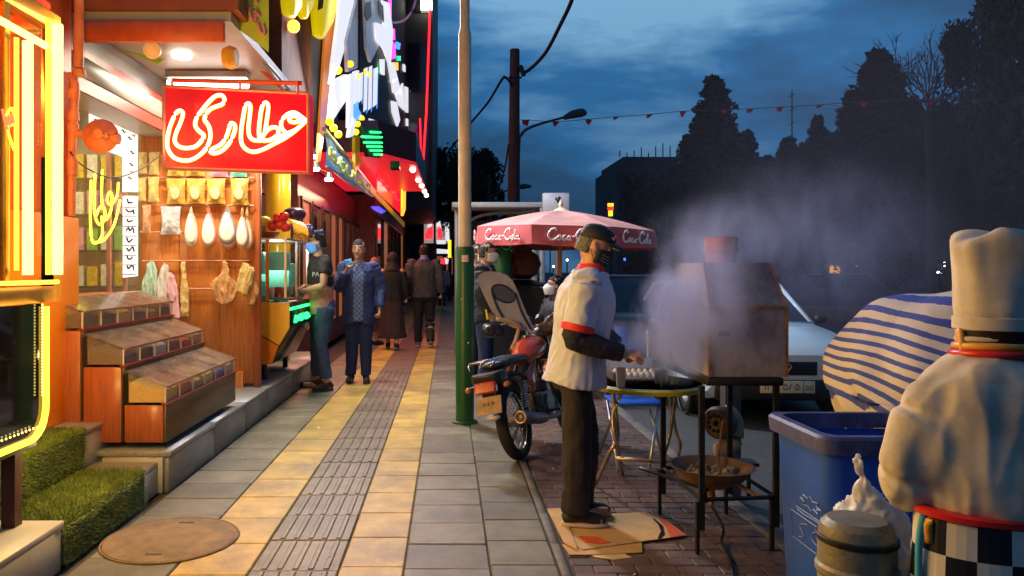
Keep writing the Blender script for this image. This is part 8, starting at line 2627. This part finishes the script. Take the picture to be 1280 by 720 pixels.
# apartment block on the far side
M_apt = mat('dark_apartment', (0.075, 0.060, 0.052), 0.8, var=.25, scale=.6)
ab = thing('apartment_block', 'dark apartment block with flat roof beyond the parasol', 'building', (16, 58, 0))
def blk(x0, x1, y0_, yt, Y, nm, d_=8):
    a, c = P(x0, yt, Y), P(x1, yt, Y)
    return MB().bb(a.x, c.x, Y, Y + d_, -.1, a.z).build(nm, M_apt, ab)
blk(771, 800, 0, 207, 55, 'wall'); blk(779, 846, 0, 196, 56.5, 'wall')
b = MB()
for x in range(775, 850, 9):
    a = P(x, 196, 56.4)
    b.bb(a.x - .05, a.x + .02, 56.4, 56.45, a.z, a.z + rnd.uniform(.2, 1.1))
b.build('roof_clutter', M_lampst, ab)
for j, yy in enumerate((215, 236, 257, 278)):
    for i, xx in enumerate((775, 787, 800, 812, 824, 836)):
        Yw = 54.97 if xx < 797 else 56.47
        a, c = P(xx, yy + 9, Yw), P(xx + 7, yy, Yw)
        MB().bb(a.x, c.x, Yw - .03, Yw, a.z, c.z).build('window', mat('dim_window', (.03, .03, .04), .2, var=.3), ab)
ls = thing('lit_shop_sign', 'small stacked yellow and red lit sign on the dark apartment block', 'sign', P(764, 270, 50))
for q, m_ in (([(760, 254), (767, 254), (767, 258), (760, 258)], M_ye), ([(760, 259), (767, 259), (767, 262), (760, 262)], M_re), ([(761, 263), (766, 263), (766, 270), (761, 270)], M_ye)):
    MB().prism([P(x, y_, 50) for x, y_ in q], (0, .15, 0)).build('sign_face', m_, ls)
MB().bb(P(761, 0, 50.2).x, P(766, 0, 50.2).x, 50.2, 50.3, -.1, P(0, 256, 50.2).z).build('post', M_lampst, ls)
# far shop lights
fh = thing('far_house', 'low dark house across the street with glowing yellow windows', 'house', (16, 30, 0))
MB().bb(P(1020, 0, 32.5).x, P(1170, 0, 32.5).x, 32.5, 36, -.1, P(0, 318, 32.5).z).build('wall', M_apt, fh)
M_yw = glow('yellow_window', (1.0, .42, .04), .9)
Yf = 27.6
hs2 = thing('lit_kiosk', 'row of small amber lit windows glowing low between dark trees', 'kiosk', P(1090, 345, Yf))
MB().bb(P(1030, 0, Yf + .1).x, P(1150, 0, Yf + .1).x, Yf + .1, Yf + .8, -.1, P(0, 330, Yf + .1).z).build('wall', M_apt, hs2)
for q in ([(1038, 345), (1038, 333), (1041, 331), (1047, 332), (1050, 335), (1050, 345)], [(1071, 343), (1070, 332), (1074, 331), (1074, 343)], [(1086, 343), (1085, 325), (1090, 322), (1092, 325), (1092, 343)], [(1099, 343), (1099, 332), (1103, 329), (1104, 343)], [(1130, 352), (1128, 341), (1132, 340), (1133, 350)]):
    MB().prism([P(x, y_, Yf) for x, y_ in q], (0, .05, 0)).build('window', M_yw, hs2)
def dot(label, px, py, Y, r, m_, nm='distant_lamp', h=None):
    c = P(px, py, Y)
    t = thing(nm, label, 'lamp', c)
    MB().lathe([(0, -r), (r * .8, -r * .6), (r, 0), (r * .7, r * .6), (0, r)], c, 10).build('glass', m_, t, smooth=True)
    MB().cyl((c.x, c.y + r * 1.1, -.1), (c.x, c.y + r * 1.1, c.z), .03, n=6).build('post', M_lampst, t)
M_wd = glow('white_dot', (.9, .95, 1), 9)
M_rd = glow('red_dot', (1, .02, .05), 5)
for (x, y_, r_, m_, l_) in ((1180, 330, .09, M_wd, 'brighter distant white lamp left of the statue hat'), (1173, 343, .11, M_wd, 'lowest and widest distant white lamp left of the statue hat'), (1185, 317, .05, M_wd, 'tiny distant white lamp above the bright one'), (1191, 308, .05, M_wd, 'highest of the tiny white lamps by the statue hat'), (1201, 328, .08, M_wd, 'distant white lamp touching the edge of the statue hat'),
        (762, 371, .07, M_rd, 'distant red lamp right of the cook\'s mask'), (757, 375, .06, M_rd, 'lower distant red lamp right of the cook\'s mask'), (781, 324, .07, glow('blue_dot', (.05, .1, 1), 4), 'distant blue lamp right of the cap'),
        (688, 308, .07, M_wd, 'distant white lamp just under the parasol valance'), (709, 325, .05, M_wd, 'distant white lamp between parasol pole and cook'), (692, 333, .05, M_wd, 'small distant white lamp by the parasol pole')):
    dot(l_, x, y_, 26 if x > 1100 else 34, r_, m_)

# ================================================================= smoke
sm_m = bpy.data.materials.new('smoke')
sm_m.use_nodes = True
t = sm_m.node_tree
t.nodes.clear()
o_ = t.nodes.new('ShaderNodeOutputMaterial')
pv = t.nodes.new('ShaderNodeVolumePrincipled')
pv.inputs['Color'].default_value = (0.60, 0.68, 1.0, 1)
pv.inputs['Anisotropy'].default_value = 0.2
tcn = t.nodes.new('ShaderNodeTexCoord')
def math_(op, a=None, b_=None, c=None):
    n_ = t.nodes.new('ShaderNodeMath'); n_.operation = op
    for i, v_ in enumerate((a, b_, c)):
        if v_ is None: continue
        if isinstance(v_, (int, float)): n_.inputs[i].default_value = v_
        else: t.links.new(v_, n_.inputs[i])
    return n_.outputs[0]
sepn = t.nodes.new('ShaderNodeSeparateXYZ')
t.links.new(tcn.outputs['Object'], sepn.inputs[0])
X_, Y_, Z_ = sepn.outputs
def blob(cx, cy, cz, rx, ry, rz, k):
    dx = math_('DIVIDE', math_('SUBTRACT', X_, cx), rx)
    dy = math_('DIVIDE', math_('SUBTRACT', Y_, cy), ry)
    dz = math_('DIVIDE', math_('SUBTRACT', Z_, cz), rz)
    d2 = math_('ADD', math_('ADD', math_('MULTIPLY', dx, dx), math_('MULTIPLY', dy, dy)), math_('MULTIPLY', dz, dz))
    return math_('MULTIPLY', math_('POWER', math_('MAXIMUM', math_('SUBTRACT', 1.0, d2), 0.0), 1.8), k * 1.6)
acc = None
SMOKE_BLOBS = [(1.17, 3.98, 1.14, .24, .30, .34, 15.0), (1.30, 3.70, 1.22, .22, .17, .28, 6.5), (1.02, 4.45, 1.02, .30, .28, .15, 2.2),
               (1.30, 3.85, 1.46, .30, .30, .22, 3.0), (1.55, 4.2, 1.62, .55, .50, .26, 1.0), (2.15, 4.6, 1.60, .9, .8, .6, .42)]
for p in SMOKE_BLOBS:
    v_ = blob(p[0] - 1.9, p[1] - 4.525, p[2] - .62, *p[3:])
    acc = v_ if acc is None else math_('ADD', acc, v_)
nn_ = t.nodes.new('ShaderNodeTexNoise')
nn_.inputs['Scale'].default_value = 4.2
nn_.inputs['Detail'].default_value = 4
nn_.inputs['Distortion'].default_value = 1.4
mpn = t.nodes.new('ShaderNodeMapping'); mpn.inputs['Rotation'].default_value = (0, R(35), 0); mpn.inputs['Scale'].default_value = (1.3, 1.0, .6)
t.links.new(tcn.outputs['Object'], mpn.inputs['Vector'])
t.links.new(mpn.outputs['Vector'], nn_.inputs['Vector'])
nf = math_('MULTIPLY', math_('MAXIMUM', math_('SUBTRACT', nn_.outputs['Fac'], 0.36), 0.0), 4.0)
den = math_('MULTIPLY', acc, nf)
t.links.new(den, pv.inputs['Density'])
t.links.new(pv.outputs['Volume'], o_.inputs['Volume'])
s2 = bpy.data.materials.new('drifting_smoke')
s2.use_nodes = True
s2.node_tree.nodes.clear()
o2 = s2.node_tree.nodes.new('ShaderNodeOutputMaterial')
p2 = s2.node_tree.nodes.new('ShaderNodeVolumePrincipled')
p2.inputs['Color'].default_value = (.85, .82, 1, 1)
p2.inputs['Density'].default_value = 0.007
s2.node_tree.links.new(p2.outputs['Volume'], o2.inputs['Volume'])
MB().bb(3.3, 16.0, 5.8, 20.0, -.05, 5.2).build('smoke', s2, kind='stuff')
so = MB().bb(.60, 3.2, 3.45, 5.6, .62, 2.35).build('smoke', sm_m, kind='stuff')
bpy.context.view_layer.update()
